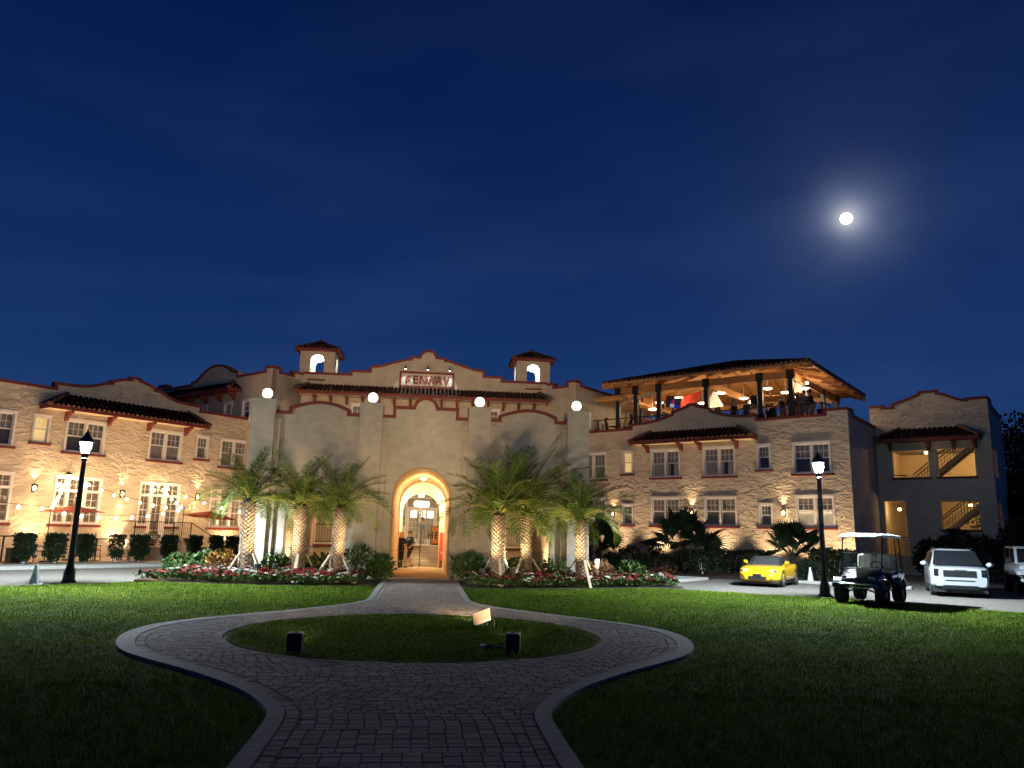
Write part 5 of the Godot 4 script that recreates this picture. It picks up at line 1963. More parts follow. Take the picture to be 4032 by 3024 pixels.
func pavilion() -> void:
	var o := O_R
	var b := thing("roof_pavilion", "timber pavilion with hipped tile roof and black posts over the roof terrace", "pavilion", o, YAW_R)
	var u0 := -13.9
	var u1 := -1.5
	var zf := 0.9
	var zb := -10.8
	var ye := 10.88
	var rise := 1.75
	var half := (zf - zb) / 2
	var mb := MB.new()
	var up := Vector3(0, rise, -half)
	tiles(mb, Vector3(u0, ye, zf), Vector3.RIGHT, up.normalized(), u1 - u0, up.length(), half, half, 0.26, 0.5)
	tiles(mb, Vector3(u1, ye, zb), Vector3.LEFT, Vector3(0, rise, half).normalized(), u1 - u0, up.length(), half, half, 0.4, 1.0)
	tiles(mb, Vector3(u1, ye, zf), Vector3.FORWARD, Vector3(-half, rise, 0).normalized(), zf - zb, up.length(), half, half, 0.26, 0.5)
	tiles(mb, Vector3(u0, ye, zb), Vector3.BACK, Vector3(half, rise, 0).normalized(), zf - zb, up.length(), half, half, 0.3, 0.8)
	var zm := (zf + zb) / 2
	ridge(mb, Vector3(u0, ye + 0.04, zf), Vector3(u0 + half, ye + rise + 0.03, zm))
	ridge(mb, Vector3(u1, ye + 0.04, zf), Vector3(u1 - half, ye + rise + 0.03, zm))
	ridge(mb, Vector3(u0 + half, ye + rise + 0.03, zm), Vector3(u1 - half, ye + rise + 0.03, zm))
	ridge(mb, Vector3(u1, ye + 0.04, zb), Vector3(u1 - half, ye + rise + 0.03, zm))
	var roof := part(mb, "roof", M.tile, b)
	# boarded underside of the four slopes
	mb = MB.new()
	var dn := -0.07
	var a := Vector3(u0, ye + dn, zf)
	var c := Vector3(u1, ye + dn, zf)
	var d := Vector3(u1, ye + dn, zb)
	var e := Vector3(u0, ye + dn, zb)
	var r0 := Vector3(u0 + half, ye + rise + dn, zm)
	var r1 := Vector3(u1 - half, ye + rise + dn, zm)
	mb.quad(c, a, r0, r1)
	mb.quad(e, d, r1, r0)
	mb.tri(d, c, r1)
	mb.tri(a, e, r0)
	part(mb, "ceiling_boards", M.roof_timber, roof)
	mb = MB.new()
	mb.box(Vector3(u0 - 0.02, ye - 0.14, zf - 0.03), Vector3(u1 + 0.02, ye - 0.01, zf + 0.02))
	mb.box(Vector3(u1 - 0.03, ye - 0.139, zb), Vector3(u1 + 0.02, ye - 0.011, zf - 0.032))
	mb.box(Vector3(u0 - 0.02, ye - 0.139, zb), Vector3(u0 + 0.03, ye - 0.011, zf - 0.032))
	part(mb, "fascia", M.roof_timber, roof)
	# rafters under each slope
	for k in 12:
		var x := lerpf(u0 + 0.6, u1 - 0.6, k / 11.0)
		var l := minf(1.0, minf((x - u0) / half, (u1 - x) / half))
		mb = MB.new()
		mb.bar(Vector3(x, ye - 0.16, zf - 0.1), Vector3(x, ye - 0.16 + rise * l, zf - half * l), 0.12, 0.18)
		part(mb, "rafter", M.roof_timber, b)
		mb = MB.new()
		mb.bar(Vector3(x, ye - 0.16, zb + 0.1), Vector3(x, ye - 0.16 + rise * l, zb + half * l), 0.12, 0.18)
		part(mb, "rafter", M.roof_timber, b)
	for k in 8:
		var z := lerpf(zf - 0.8, zb + 0.8, k / 7.0)
		var l := minf(1.0, minf((zf - z) / half, (z - zb) / half))
		for s in 2:
			var x := u1 - 0.1 if s == 0 else u0 + 0.1
			var dx := -half * l if s == 0 else half * l
			mb = MB.new()
			mb.bar(Vector3(x, ye - 0.16, z), Vector3(x + dx, ye - 0.16 + rise * l, z), 0.12, 0.18)
			part(mb, "rafter", M.roof_timber, b)
	for q in [[a, r0], [c, r1], [d, r1], [e, r0]]:
		mb = MB.new()
		mb.bar(q[0] + Vector3(0, -0.16, 0), q[1] + Vector3(0, -0.16, 0), 0.16, 0.3)
		part(mb, "hip_beam", M.roof_timber, b)
	# posts and ring beams
	var fx := [-13.6, -12.35, -10.8, -7.78, -4.63, -2.95]
	for x in fx:
		for z in [-0.55, -9.6]:
			if z < -1 and x == -12.35:
				continue
			mb = MB.new()
			mb.box(Vector3(x - 0.13, 7.83, z - 0.13), Vector3(x + 0.13, 10.72, z + 0.13), 0.015)
			mb.box(Vector3(x - 0.2, 10.3, z - 0.16), Vector3(x + 0.2, 10.8, z + 0.16), 0.02)
			part(mb, "post", M.black, b)
	for z in [-3.5, -6.6]:
		for x in [-2.95, -13.6]:
			mb = MB.new()
			mb.box(Vector3(x - 0.13, 7.83, z - 0.13), Vector3(x + 0.13, 10.72, z + 0.13), 0.015)
			part(mb, "post", M.black, b)
	for z in [-0.55, -9.6]:
		mb = MB.new()
		mb.box(Vector3(-13.7, 10.36, z - 0.09), Vector3(-2.7, 10.76, z + 0.09), 0.01)
		part(mb, "beam", M.roof_timber, b)
	for x in [-13.6, -2.95, -7.78]:
		mb = MB.new()
		mb.box(Vector3(x - 0.09, 10.37, -9.5), Vector3(x + 0.09, 10.75, -0.65), 0.01)
		part(mb, "beam", M.roof_timber, b)
	# pale lower tie between the first posts
	for q in [[-13.6, 9.62, -12.35, 10.15], [-12.35, 10.1, -10.8, 10.3]]:
		mb = MB.new()
		mb.bar(Vector3(q[0], q[1], -0.5), Vector3(q[2], q[3], -0.5), 0.12, 0.2)
		part(mb, "brace", M.pale_timber, b)
	mb = MB.new()
	mb.box(Vector3(-14.8, 9.95, -7.0), Vector3(-12.9, 10.15, 0.55), 0.02)
	part(mb, "lean_to_roof", M.roof_timber, b)
	for k in 3:
		mb = MB.new()
		mb.bar(Vector3(-12.6 + k * 4.2, 8.0, -9.55), Vector3(-10.6 + k * 4.2, 8.0, -9.55), 0.1, 0.2)
		part(mb, "back_rail", M.roof_timber, b)
	# long low timber wall at the back of the terrace
	mb = MB.new()
	mb.box(Vector3(-13.4, 9.35, -9.75), Vector3(-3.2, 9.8, -9.65))
	part(mb, "back_panel", M.roof_timber, b)
	# terrace railing
	var rl := thing("terrace_railing", "black steel railing along the roof terrace edge", "railing", o, YAW_R)
	mb = MB.new()
	for q in [[-16.5, -10.2], [-7.2, -1.3]]:
		mb.box(Vector3(q[0], 8.83, -0.5), Vector3(q[1], 8.89, -0.44))
		for y in [8.0, 8.2, 8.4, 8.6]:
			mb.box(Vector3(q[0], y, -0.475), Vector3(q[1], y + 0.008, -0.467))
	mb.box(Vector3(-1.36, 8.83, -9.0), Vector3(-1.3, 8.89, -0.5))
	part(mb, "rail", M.black, rl)
	for x in [-15.0, -13.6, -12.3, -10.8, -7.2, -5.9, -3.8, -1.33]:
		mb = MB.new()
		mb.box(Vector3(x - 0.03, 7.83, -0.5), Vector3(x + 0.03, 8.83, -0.44))
		part(mb, "rail_post", M.black, rl)
	for z in [-3.0, -6.0, -9.0]:
		mb = MB.new()
		mb.box(Vector3(-1.36, 7.83, z - 0.03), Vector3(-1.3, 8.83, z + 0.03))
		part(mb, "rail_post", M.black, rl)
	# round pendants
	var pend := [[-10.66, 10.35, -3.0], [-7.9, 10.4, -3.0], [-9.16, 9.9, -3.1], [-6.49, 9.95, -3.0], [-5.05, 10.4, -3.0], [-3.9, 10.0, -2.6], [-12.0, 10.15, -3.0], [-12.5, 9.75, -3.0], [-3.0, 10.25, -3.2]]
	var where := ["above the screen", "left of the bright triangle panel", "low beside the second post", "on a long rod over the standing guests", "high between the two right posts", "low at the right end", "left of the screen by the third post", "low at the left end", "small, by the bright wall at the right end"]
	for i in pend.size():
		var q: Array = pend[i]
		var l := thing("pendant_lamp", "white round pendant lamp under the pavilion, " + where[i], "pendant lamp", FR * Vector3(q[0], q[1], q[2]), YAW_R, "pendant lamps of the roof terrace")
		mb = MB.new()
		mb.lathe(PackedVector2Array([Vector2(0.0, -0.075), Vector2(0.22, -0.06), Vector2(0.26, -0.01)]), Vector3.ZERO, 18)
		part(mb, "lamp_diffuser", M.pendant, l)
		mb = MB.new()
		mb.lathe(PackedVector2Array([Vector2(0.27, -0.012), Vector2(0.2, 0.06), Vector2(0.05, 0.1), Vector2(0.0, 0.1)]), Vector3.ZERO, 18)
		part(mb, "shade", M.white_plastic, l)
		mb = MB.new()
		mb.tube(Vector3(0, 0.1, 0), Vector3(0, 0.9, 0), 0.014, 0.014, 6)
		part(mb, "rod", M.white_trim, l)
		omni(FR * Vector3(q[0], q[1] - 0.16, q[2]), SOFT, 1.3, 0.15)
	# uplights on the tie beams wash the ceiling
	for q in [[-11.0, 10.1, -5.5], [-7.0, 10.1, -5.5], [-4.0, 10.1, -5.0], [-2.4, 10.2, -1.6]]:
		var l := thing("beam_uplight", "small uplight on the pavilion beams, %s" % {-11.0: "behind the screen", -7.0: "in the middle", -4.0: "towards the right end", -2.4: "by the right corner post"}[q[0]], "lamp", FR * Vector3(q[0], q[1], q[2]), YAW_R, "uplights under the pavilion roof")
		mb = MB.new()
		mb.ball(Vector3.ZERO, Vector3(0.1, 0.1, 0.1), 10)
		part(mb, "lamp_bulb", M.pendant, l)
		mb = MB.new()
		mb.box(Vector3(-0.06, -0.2, -0.06), Vector3(0.06, -0.09, 0.06))
		part(mb, "base", M.black, l)
		omni(Vector3.ZERO, SOFT, 1.5, 0.1, l)
	# ceiling fan
	var fan := thing("ceiling_fan", "dark ceiling fan with a lamp by the pavilion's second post from the right", "ceiling fan", FR * Vector3(-5.1, 10.05, -3.6), YAW_R)
	mb = MB.new()
	mb.tube(Vector3(0, 0.05, 0), Vector3(0, 1.2, 0), 0.02, 0.02, 6)
	mb.lathe(PackedVector2Array([Vector2(0.0, -0.1), Vector2(0.1, -0.08), Vector2(0.12, 0.02), Vector2(0.05, 0.1), Vector2(0, 0.1)]), Vector3.ZERO, 12)
	part(mb, "motor", M.black, fan)
	for k in 4:
		mb = MB.new()
		mb.xf = Transform3D(Basis(Vector3.UP, TAU * k / 4 + 0.3), Vector3.ZERO)
		mb.box(Vector3(0.1, -0.01, -0.07), Vector3(0.75, 0.012, 0.07), 0.005)
		part(mb, "fan_blade", M.roof_timber, fan)
	# screen on a stand
	var tv := thing("television_screen", "tilted flat screen showing a ball player in red and blue on the terrace", "screen", FR * Vector3(-11.0, 10.06, -2.9), YAW_R)
	mb = MB.new()
	mb.box(Vector3(-0.5, -0.37, -0.06), Vector3(0.5, 0.37, 0.0), 0.01)
	part(mb, "screen_case", M.black, tv)
	var q2 := QuadMesh.new()
	q2.size = Vector2(0.95, 0.69)
	var sm := mat("screen_picture", Color(0.02, 0.02, 0.02), 0.3)
	sm.emission_enabled = true
	sm.emission = Color.BLACK
	sm.emission_texture = tv_picture()
	sm.emission_energy_multiplier = 0.9
	put(q2, "screen_face", sm, tv, Transform3D(Basis(), Vector3(0, 0, 0.004)))
	mb = MB.new()
	mb.bar(Vector3(0, -0.3, -0.1), Vector3(0, -2.2, -0.1), 0.07, 0.07)
	mb.bar(Vector3(-0.3, -0.1, -0.09), Vector3(0.3, -0.1, -0.09), 0.05, 0.05)
	part(mb, "stand", M.black, tv)
	tv.rotation_degrees = Vector3(6, YAW_R + 4, -12)
	# hanging fabric: red banner and white sails
	var red := mat("red_cloth", Color(0.5, 0.035, 0.02), 0.9)
	red.backlight_enabled = true
	red.backlight = Color(0.6, 0.3, 0.3)
	var wh := mat("white_cloth", Color(0.8, 0.74, 0.6), 0.9)
	wh.backlight_enabled = true
	wh.backlight = Color(0.9, 0.9, 0.9)
	for q in [["red_banner", "red cloth banner draped below the pavilion ceiling behind the screen", red, [Vector3(-12.0, 10.6, -3.6), Vector3(-9.15, 10.75, -3.3), Vector3(-9.9, 9.85, -3.6), Vector3(-11.4, 9.9, -3.8)]], ["white_sail", "bright white triangular cloth between the third and fourth posts", wh, [Vector3(-9.55, 9.75, -4.4), Vector3(-8.2, 9.75, -4.2), Vector3(-8.75, 10.75, -4.2), Vector3(-8.95, 10.75, -4.3)]], ["white_sail", "bright white cloth panel at the pavilion's right end", wh, [Vector3(-4.0, 10.2, -3.9), Vector3(-3.05, 10.1, -3.9), Vector3(-3.05, 10.65, -3.9), Vector3(-3.9, 10.8, -3.9)]]]:
		mb = MB.new()
		var w: Array = q[3]
		for i in 10:
			for s in 2:
				var t0 := i / 10.0
				var t1 := (i + 1) / 10.0
				var g := func(t: float, v: float) -> Vector3:
					var p: Vector3 = (w[0] as Vector3).lerp(w[1], t).lerp((w[3] as Vector3).lerp(w[2], t), v)
					return p + Vector3(0, -0.16 * sin(PI * t) * (1.0 if q[0] == "red_banner" else 0.0), 0.07 * sin(t * 19.0))
				mb.quad(g.call(t0, s * 0.5), g.call(t1, s * 0.5), g.call(t1, s * 0.5 + 0.5), g.call(t0, s * 0.5 + 0.5))
		mb.xf = Transform3D()
		var o2 := part(mb, q[0], q[2])
		o2.transform = FR
		tag(o2, q[1], "banner" if q[0] == "red_banner" else "sail")
	for q in [[-8.8, 10.1, -4.7, "behind the white triangle cloth"], [-3.5, 10.35, -4.3, "behind the white cloth at the right end"]]:
		var l := thing("sail_lamp", "lamp %s" % q[3], "lamp", FR * Vector3(q[0], q[1], q[2]), YAW_R)
		mb = MB.new()
		mb.ball(Vector3.ZERO, Vector3(0.12, 0.12, 0.12), 10)
		part(mb, "lamp_bulb", M.pendant, l)
		omni(Vector3.ZERO, Color(1.0, 0.93, 0.8), 3.2, 0.12, l)
	# loudspeaker and two tables
	var sp := thing("loudspeaker", "black boxy loudspeaker on a pole beside the pavilion's right middle post", "loudspeaker", FR * Vector3(-5.2, 7.83, -1.2), YAW_R)
	mb = MB.new()
	mb.box(Vector3(-0.2, 1.25, -0.15), Vector3(0.2, 1.85, 0.15), 0.02)
	part(mb, "cabinet", M.black, sp)
	mb = MB.new()
	mb.tube(Vector3(0, 0, 0), Vector3(0, 1.25, 0), 0.03, 0.03, 8)
	part(mb, "pole", M.black, sp)
	for q in [[-14.4, -1.6, "left end of the terrace"], [-12.9, -1.5, "terrace's second post"], [-4.4, -1.7, "pavilion's right middle post"]]:
		table(FR * Vector3(q[0], 7.83, q[1]), 0.42, 0.74, "small dark round table near the " + q[2])


func table(at: Vector3, r: float, h: float, label: String) -> Node3D:
	var t := thing("round_table", label, "table", at, 0.0, "small round tables")
	var mb := MB.new()
	mb.lathe(PackedVector2Array([Vector2(0, h - 0.04), Vector2(r - 0.01, h - 0.04), Vector2(r, h - 0.02), Vector2(r - 0.01, h), Vector2(0, h)]), Vector3.ZERO, 20)
	part(mb, "table_top", M.dark_steel, t)
	mb = MB.new()
	mb.tube(Vector3(0, 0.03, 0), Vector3(0, h - 0.04, 0), 0.035, 0.035, 8)
	part(mb, "pedestal", M.dark_steel, t)
	mb = MB.new()
	mb.lathe(PackedVector2Array([Vector2(0.24, 0), Vector2(0.23, 0.025), Vector2(0.04, 0.04), Vector2(0, 0.04)]), Vector3.ZERO, 16)
	part(mb, "foot", M.dark_steel, t)
	return t


func tv_picture() -> Texture2D:
	# a generic sports close-up: dark stand, blue and red figure in pale trousers
	var im := Image.create(128, 96, false, Image.FORMAT_RGB8)
	var f := noise(0.06, 3, 91)
	for y in 96:
		for x in 128:
			var u := (x - 64) / 64.0
			var v := (y - 48) / 48.0
			var c := Color(0.03, 0.04, 0.075) * (1.0 + f.get_noise_2d(x, y))
			if v > 0.45 and u > 0.25:
				c = Color(0.03, 0.12, 0.6)
			if absf(u + 0.05 + v * 0.1) < 0.34 + v * 0.12 and v > -0.35 and v < 0.5:
				c = Color(0.05, 0.1, 0.45) if absf(u + 0.05) > 0.16 + v * 0.12 else Color(0.65, 0.05, 0.07)
			if absf(u + 0.1) < 0.3 and v >= 0.35:
				c = Color(0.6, 0.62, 0.66)
			if Vector2(u + 0.02, (v + 0.5) * 0.8).length() < 0.13:
				c = Color(0.5, 0.3, 0.2) if v > -0.52 else Color(0.05, 0.12, 0.5)
			im.set_pixel(x, y, c)
	return ImageTexture.create_from_image(im)


func leaf_mesh(kind: String) -> ArrayMesh:
	var mb := MB.new()
	if kind == "leaf":
		var p := [Vector3(0, 0, 0), Vector3(0.28, 0.06, 0.4), Vector3(0, 0.0, 1.0), Vector3(-0.28, 0.06, 0.4), Vector3(0, -0.02, 0.45)]
		mb.tri(p[0], p[4], p[1])
		mb.tri(p[4], p[2], p[1])
		mb.tri(p[0], p[3], p[4])
		mb.tri(p[3], p[2], p[4])
	return mb.mesh()


var leaf_shape: ArrayMesh


func leaves(parent: Node, called: String, c: Vector3, r: Vector3, count: int, size: float, sd: int, hue: Color, boxy := false, m := "leaf", shell_only := 0.55) -> MultiMeshInstance3D:
	# leaves through a rounded or boxy volume, thicker towards its surface and in clumps
	if leaf_shape == null:
		leaf_shape = leaf_mesh("leaf")
	rng.seed = sd
	var f := noise(1.6 / maxf(0.3, minf(r.x, r.z)), 3, sd)
	var xs := []
	var cols := PackedColorArray()
	var tries := 0
	while xs.size() < count and tries < count * 6:
		tries += 1
		var d := Vector3(rng.randf_range(-1, 1), rng.randf_range(-1, 1), rng.randf_range(-1, 1))
		var far := maxf(absf(d.x), maxf(absf(d.y), absf(d.z))) if boxy else d.length()
		if far > 1.0 or far < shell_only * rng.randf():
			continue
		var p := c + d * r
		var k := f.get_noise_3dv(p)
		if k < -0.22 or far > 0.9 + k * 0.35:
			continue
		var out := (d + Vector3(rng.randf_range(-1, 1), rng.randf_range(-0.4, 1.0), rng.randf_range(-1, 1)) * 0.8).normalized()
		var s := size * rng.randf_range(0.6, 1.3)
		var b := Basis.looking_at(-out, Vector3.UP if absf(out.y) < 0.95 else Vector3.RIGHT).rotated(out, rng.randf() * TAU).scaled_local(Vector3(s, s, s))
		xs.append(Transform3D(b, p))
		var sh := rng.randf_range(0.6, 1.35)
		cols.append(Color(hue.r * sh, hue.g * sh * rng.randf_range(0.9, 1.1), hue.b * sh))
	return many(called, leaf_shape, M[m], xs, parent, cols)


var frond_meshes := []


func make_fronds() -> void:
	# four feather leaves that droop more and more: arched stalk with two rows of narrow leaflets
	rng.seed = 12
	for v in 5:
		var mb := MB.new()
		var n := 46
		var droop: float = [0.55, 0.9, 1.3, 1.75, 2.2][v]
		var pts := PackedVector3Array()
		var dirs := []
		var p := Vector3.ZERO
		var step := 1.0 / n
		for i in n + 1:
			pts.append(p)
			var t := float(i) / n
			var ang := -droop * pow(t, 1.5)
			var d := Vector3(0, sin(ang), cos(ang))
			dirs.append(d)
			p += d * step
		mb.col = Color(0.3, 0.25, 0.07)
		for i in range(0, n, 3):
			var j := mini(i + 3, n)
			mb.tube(pts[i], pts[j], lerpf(0.0105, 0.002, float(i) / n), lerpf(0.0105, 0.002, float(j) / n), 5, false)
		for i in range(5, n):
			var t := float(i) / n
			var l := 0.235 * pow(sin(PI * clampf(t * 0.86 + 0.1, 0.0, 1.0)), 0.6)
			for s: float in [-1.0, 1.0]:
				var d: Vector3 = dirs[i]
				var upv := Vector3.RIGHT.cross(d).normalized() * -1.0
				var fwd := lerpf(0.45, 0.85, t)
				var out := (Vector3.RIGHT * s + d * fwd + upv * rng.randf_range(0.12, 0.62)).normalized()
				var ll := l * rng.randf_range(0.85, 1.12)
				var a := pts[i] + d * rng.randf_range(-0.4, 0.4) * step
				var sag := Vector3(0, -0.18, 0) * ll
				var mid := a + out * ll * 0.5 + sag * 0.25
				var tip := a + out * ll + sag
				var w := d * 0.0078
				var sh := rng.randf_range(0.7, 1.3)
				mb.col = Color(0.085 * sh, 0.135 * sh, 0.03 * sh)
				if s > 0:
					mb.quad(a - w * 0.6, mid - w, mid + w, a + w * 0.6)
					mb.tri(mid - w, tip, mid + w)
				else:
					mb.quad(a + w * 0.6, mid + w, mid - w, a - w * 0.6)
					mb.tri(mid + w, tip, mid - w)
		frond_meshes.append(mb.mesh())


func palm(at: Vector3, h: float, r: float, tall: float, n: int, label: String, sd: int, lean := Vector3.ZERO) -> void:
	rng.seed = sd
	var t := thing("date_palm", label, "palm tree", at, 0.0, "young date palms before the portico")
	var mb := MB.new()
	var rr := r
	mb.col = Color(0.16, 0.11, 0.075)
	var seg := 10
	for i in seg:
		var t0 := float(i) / seg
		var t1 := float(i + 1) / seg
		mb.tube(lean * t0 + Vector3(0, h * t0, 0), lean * t1 + Vector3(0, h * t1, 0), rr * lerpf(1.12, 0.92, t0), rr * lerpf(1.12, 0.92, t1), 12, false)
	# trimmed leaf bases in a diamond pattern
	var rows := int(h / 0.062)
	for i in rows:
		var t0 := (i + 0.5) / rows
		var c := lean * t0 + Vector3(0, h * t0, 0)
		var rad := rr * lerpf(1.12, 0.92, t0)
		for k in 8:
			var a := TAU * (k + 0.5 * (i % 2)) / 8 + rng.randf_range(-0.05, 0.05)
			var d := Vector3(cos(a), 0, sin(a))
			var s := Vector3(-sin(a), 0, cos(a))
			var wd := rad * 0.36
			var hh := 0.062
			var dark := clampf((t0 - 0.8) * 5.0, 0.0, 1.0)
			var sh := rng.randf_range(0.75, 1.2) * lerpf(1.0, 0.28, dark)
			mb.col = Color(0.36 * sh, 0.275 * sh, 0.215 * sh)
			var o := c + d * rad * 0.97
			var tip := c + d * (rad * 1.0 + rng.randf_range(0.045, 0.08)) + Vector3(0, hh * 0.6, 0)
			var lo := o - Vector3(0, hh * 0.95, 0)
			mb.tri(lo, o + s * -wd, tip)
			mb.tri(lo, tip, o + s * wd)
			mb.col = Color(0.05 * sh, 0.033 * sh, 0.024 * sh)
			mb.tri(o + s * -wd, o + Vector3(0, hh * 0.5, 0), tip)
			mb.tri(tip, o + Vector3(0, hh * 0.5, 0), o + s * wd)
	# dark fibre under the crown
	mb.col = Color(0.02, 0.014, 0.01)
	mb.ball(lean + Vector3(0, h + 0.02, 0), Vector3(rr * 0.95, 0.28, rr * 0.95), 12)
	for k in 26:
		var a := rng.randf() * TAU
		var d := Vector3(cos(a), rng.randf_range(-0.3, 1.6), sin(a)).normalized()
		mb.tube(lean + Vector3(0, h - 0.05, 0), lean + Vector3(0, h - 0.05, 0) + d * rng.randf_range(0.25, 0.5), 0.03, 0.006, 5, false)
	part(mb, "trunk", M.bark, t)
	for k in n:
		var q := float(k) / n
		var a := k * 2.39996 + rng.randf_range(-0.2, 0.2)
		var el := lerpf(1.32, 0.12, pow(q, 0.85)) + rng.randf_range(-0.12, 0.12)
		var v := clampi(int(q * 4.2 + rng.randf_range(-0.4, 0.9)), 0, 4)
		var l := tall * rng.randf_range(0.86, 1.08) * (0.85 if q > 0.85 else 1.0)
		var d := Vector3(cos(a) * cos(el), sin(el), sin(a) * cos(el))
		# the leaf runs along +z and droops towards -y
		var z := d
		var x := Vector3.UP.cross(z).normalized()
		var y := z.cross(x)
		var b := Basis(x, y, z).rotated(z, rng.randf_range(-0.45, 0.45))
		put(frond_meshes[v], "frond", M.leaf, t, Transform3D(b.scaled_local(Vector3(l, l, l)), lean + Vector3(0, h + 0.04, 0) + d * 0.06))
	# timber props
	var pr := thing("palm_prop", "timber props bracing the " + label.get_slice(",", 0), "timber prop", at, 0.0, "timber props bracing the palms")
	for k in 3:
		var a := TAU * k / 3 + 0.5 + sd
		var d := Vector3(cos(a), 0, sin(a))
		mb = MB.new()
		mb.bar(d * 0.75, d * (rr + 0.05) + Vector3(0, 0.85, 0), 0.09, 0.045)
		part(mb, "prop", M.pale_timber, pr)


func fan_palm(at: Vector3, size: float, n: int, label: String, sd: int) -> void:
	rng.seed = sd
	var t := thing("fan_palm", label, "fan palm", at, 0.0, "fan palms before the right wing")
	var mb := MB.new()
	var segs := 26
	for i in segs:
		var a0 := lerpf(-2.35, 2.35, float(i) / segs)
		var a1 := lerpf(-2.35, 2.35, float(i + 1) / segs)
		var am := (a0 + a1) / 2
		var l := 0.78 + 0.2 * cos(am * 0.7)
		var sh := rng.randf_range(0.7, 1.2)
		mb.col = Color(0.035 * sh, 0.062 * sh, 0.028 * sh)
		var p0 := Vector3(sin(a0), 0.05, cos(a0)) * l * 0.62
		var p1 := Vector3(sin(a1), 0.05, cos(a1)) * l * 0.62
		var pm := Vector3(sin(am), -0.03, cos(am)) * l * 0.64
		var tip := Vector3(sin(am), -0.1 - 0.12 * absf(am) / 2.0, cos(am)) * l
		mb.tri(Vector3.ZERO, p0, pm)
		mb.tri(Vector3.ZERO, pm, p1)
		mb.tri(p0, tip, pm)
		mb.tri(pm, tip, p1)
	var fan := mb.mesh()
	mb = MB.new()
	mb.col = Color(0.06, 0.045, 0.03)
	mb.lathe(PackedVector2Array([Vector2(0.14, 0.0), Vector2(0.17, 0.2), Vector2(0.15, size * 0.4), Vector2(0.08, size * 0.5), Vector2(0, size * 0.52)]), Vector3.ZERO, 10)
	part(mb, "trunk", M.bark, t)
	for k in n:
		var q := float(k) / n
		var a := k * 2.39996 + 0.7 * sd
		var el := lerpf(1.35, -0.05, q) + rng.randf_range(-0.12, 0.12)
		var d := Vector3(cos(a) * cos(el), sin(el), sin(a) * cos(el))
		var base := Vector3(0, size * 0.42, 0)
		var l := size * rng.randf_range(0.42, 0.6)
		var hub := base + d * l
		var s := size * rng.randf_range(0.36, 0.46)
		var z := (d + Vector3(0, -0.15, 0)).normalized()
		var x := Vector3.UP.cross(z).normalized()
		var b := Basis(x, z.cross(x), z).rotated(z, rng.randf_range(-0.6, 0.6)).rotated(x, rng.randf_range(-0.7, 0.2))
		put(fan, "frond", M.leaf, t, Transform3D(b.scaled_local(Vector3(s, s, s)), hub))
		mb = MB.new()
		mb.col = Color(0.06, 0.085, 0.03)
		mb.tube(base, hub, 0.017, 0.011, 5, false)
		part(mb, "stalk", M.bark, t)


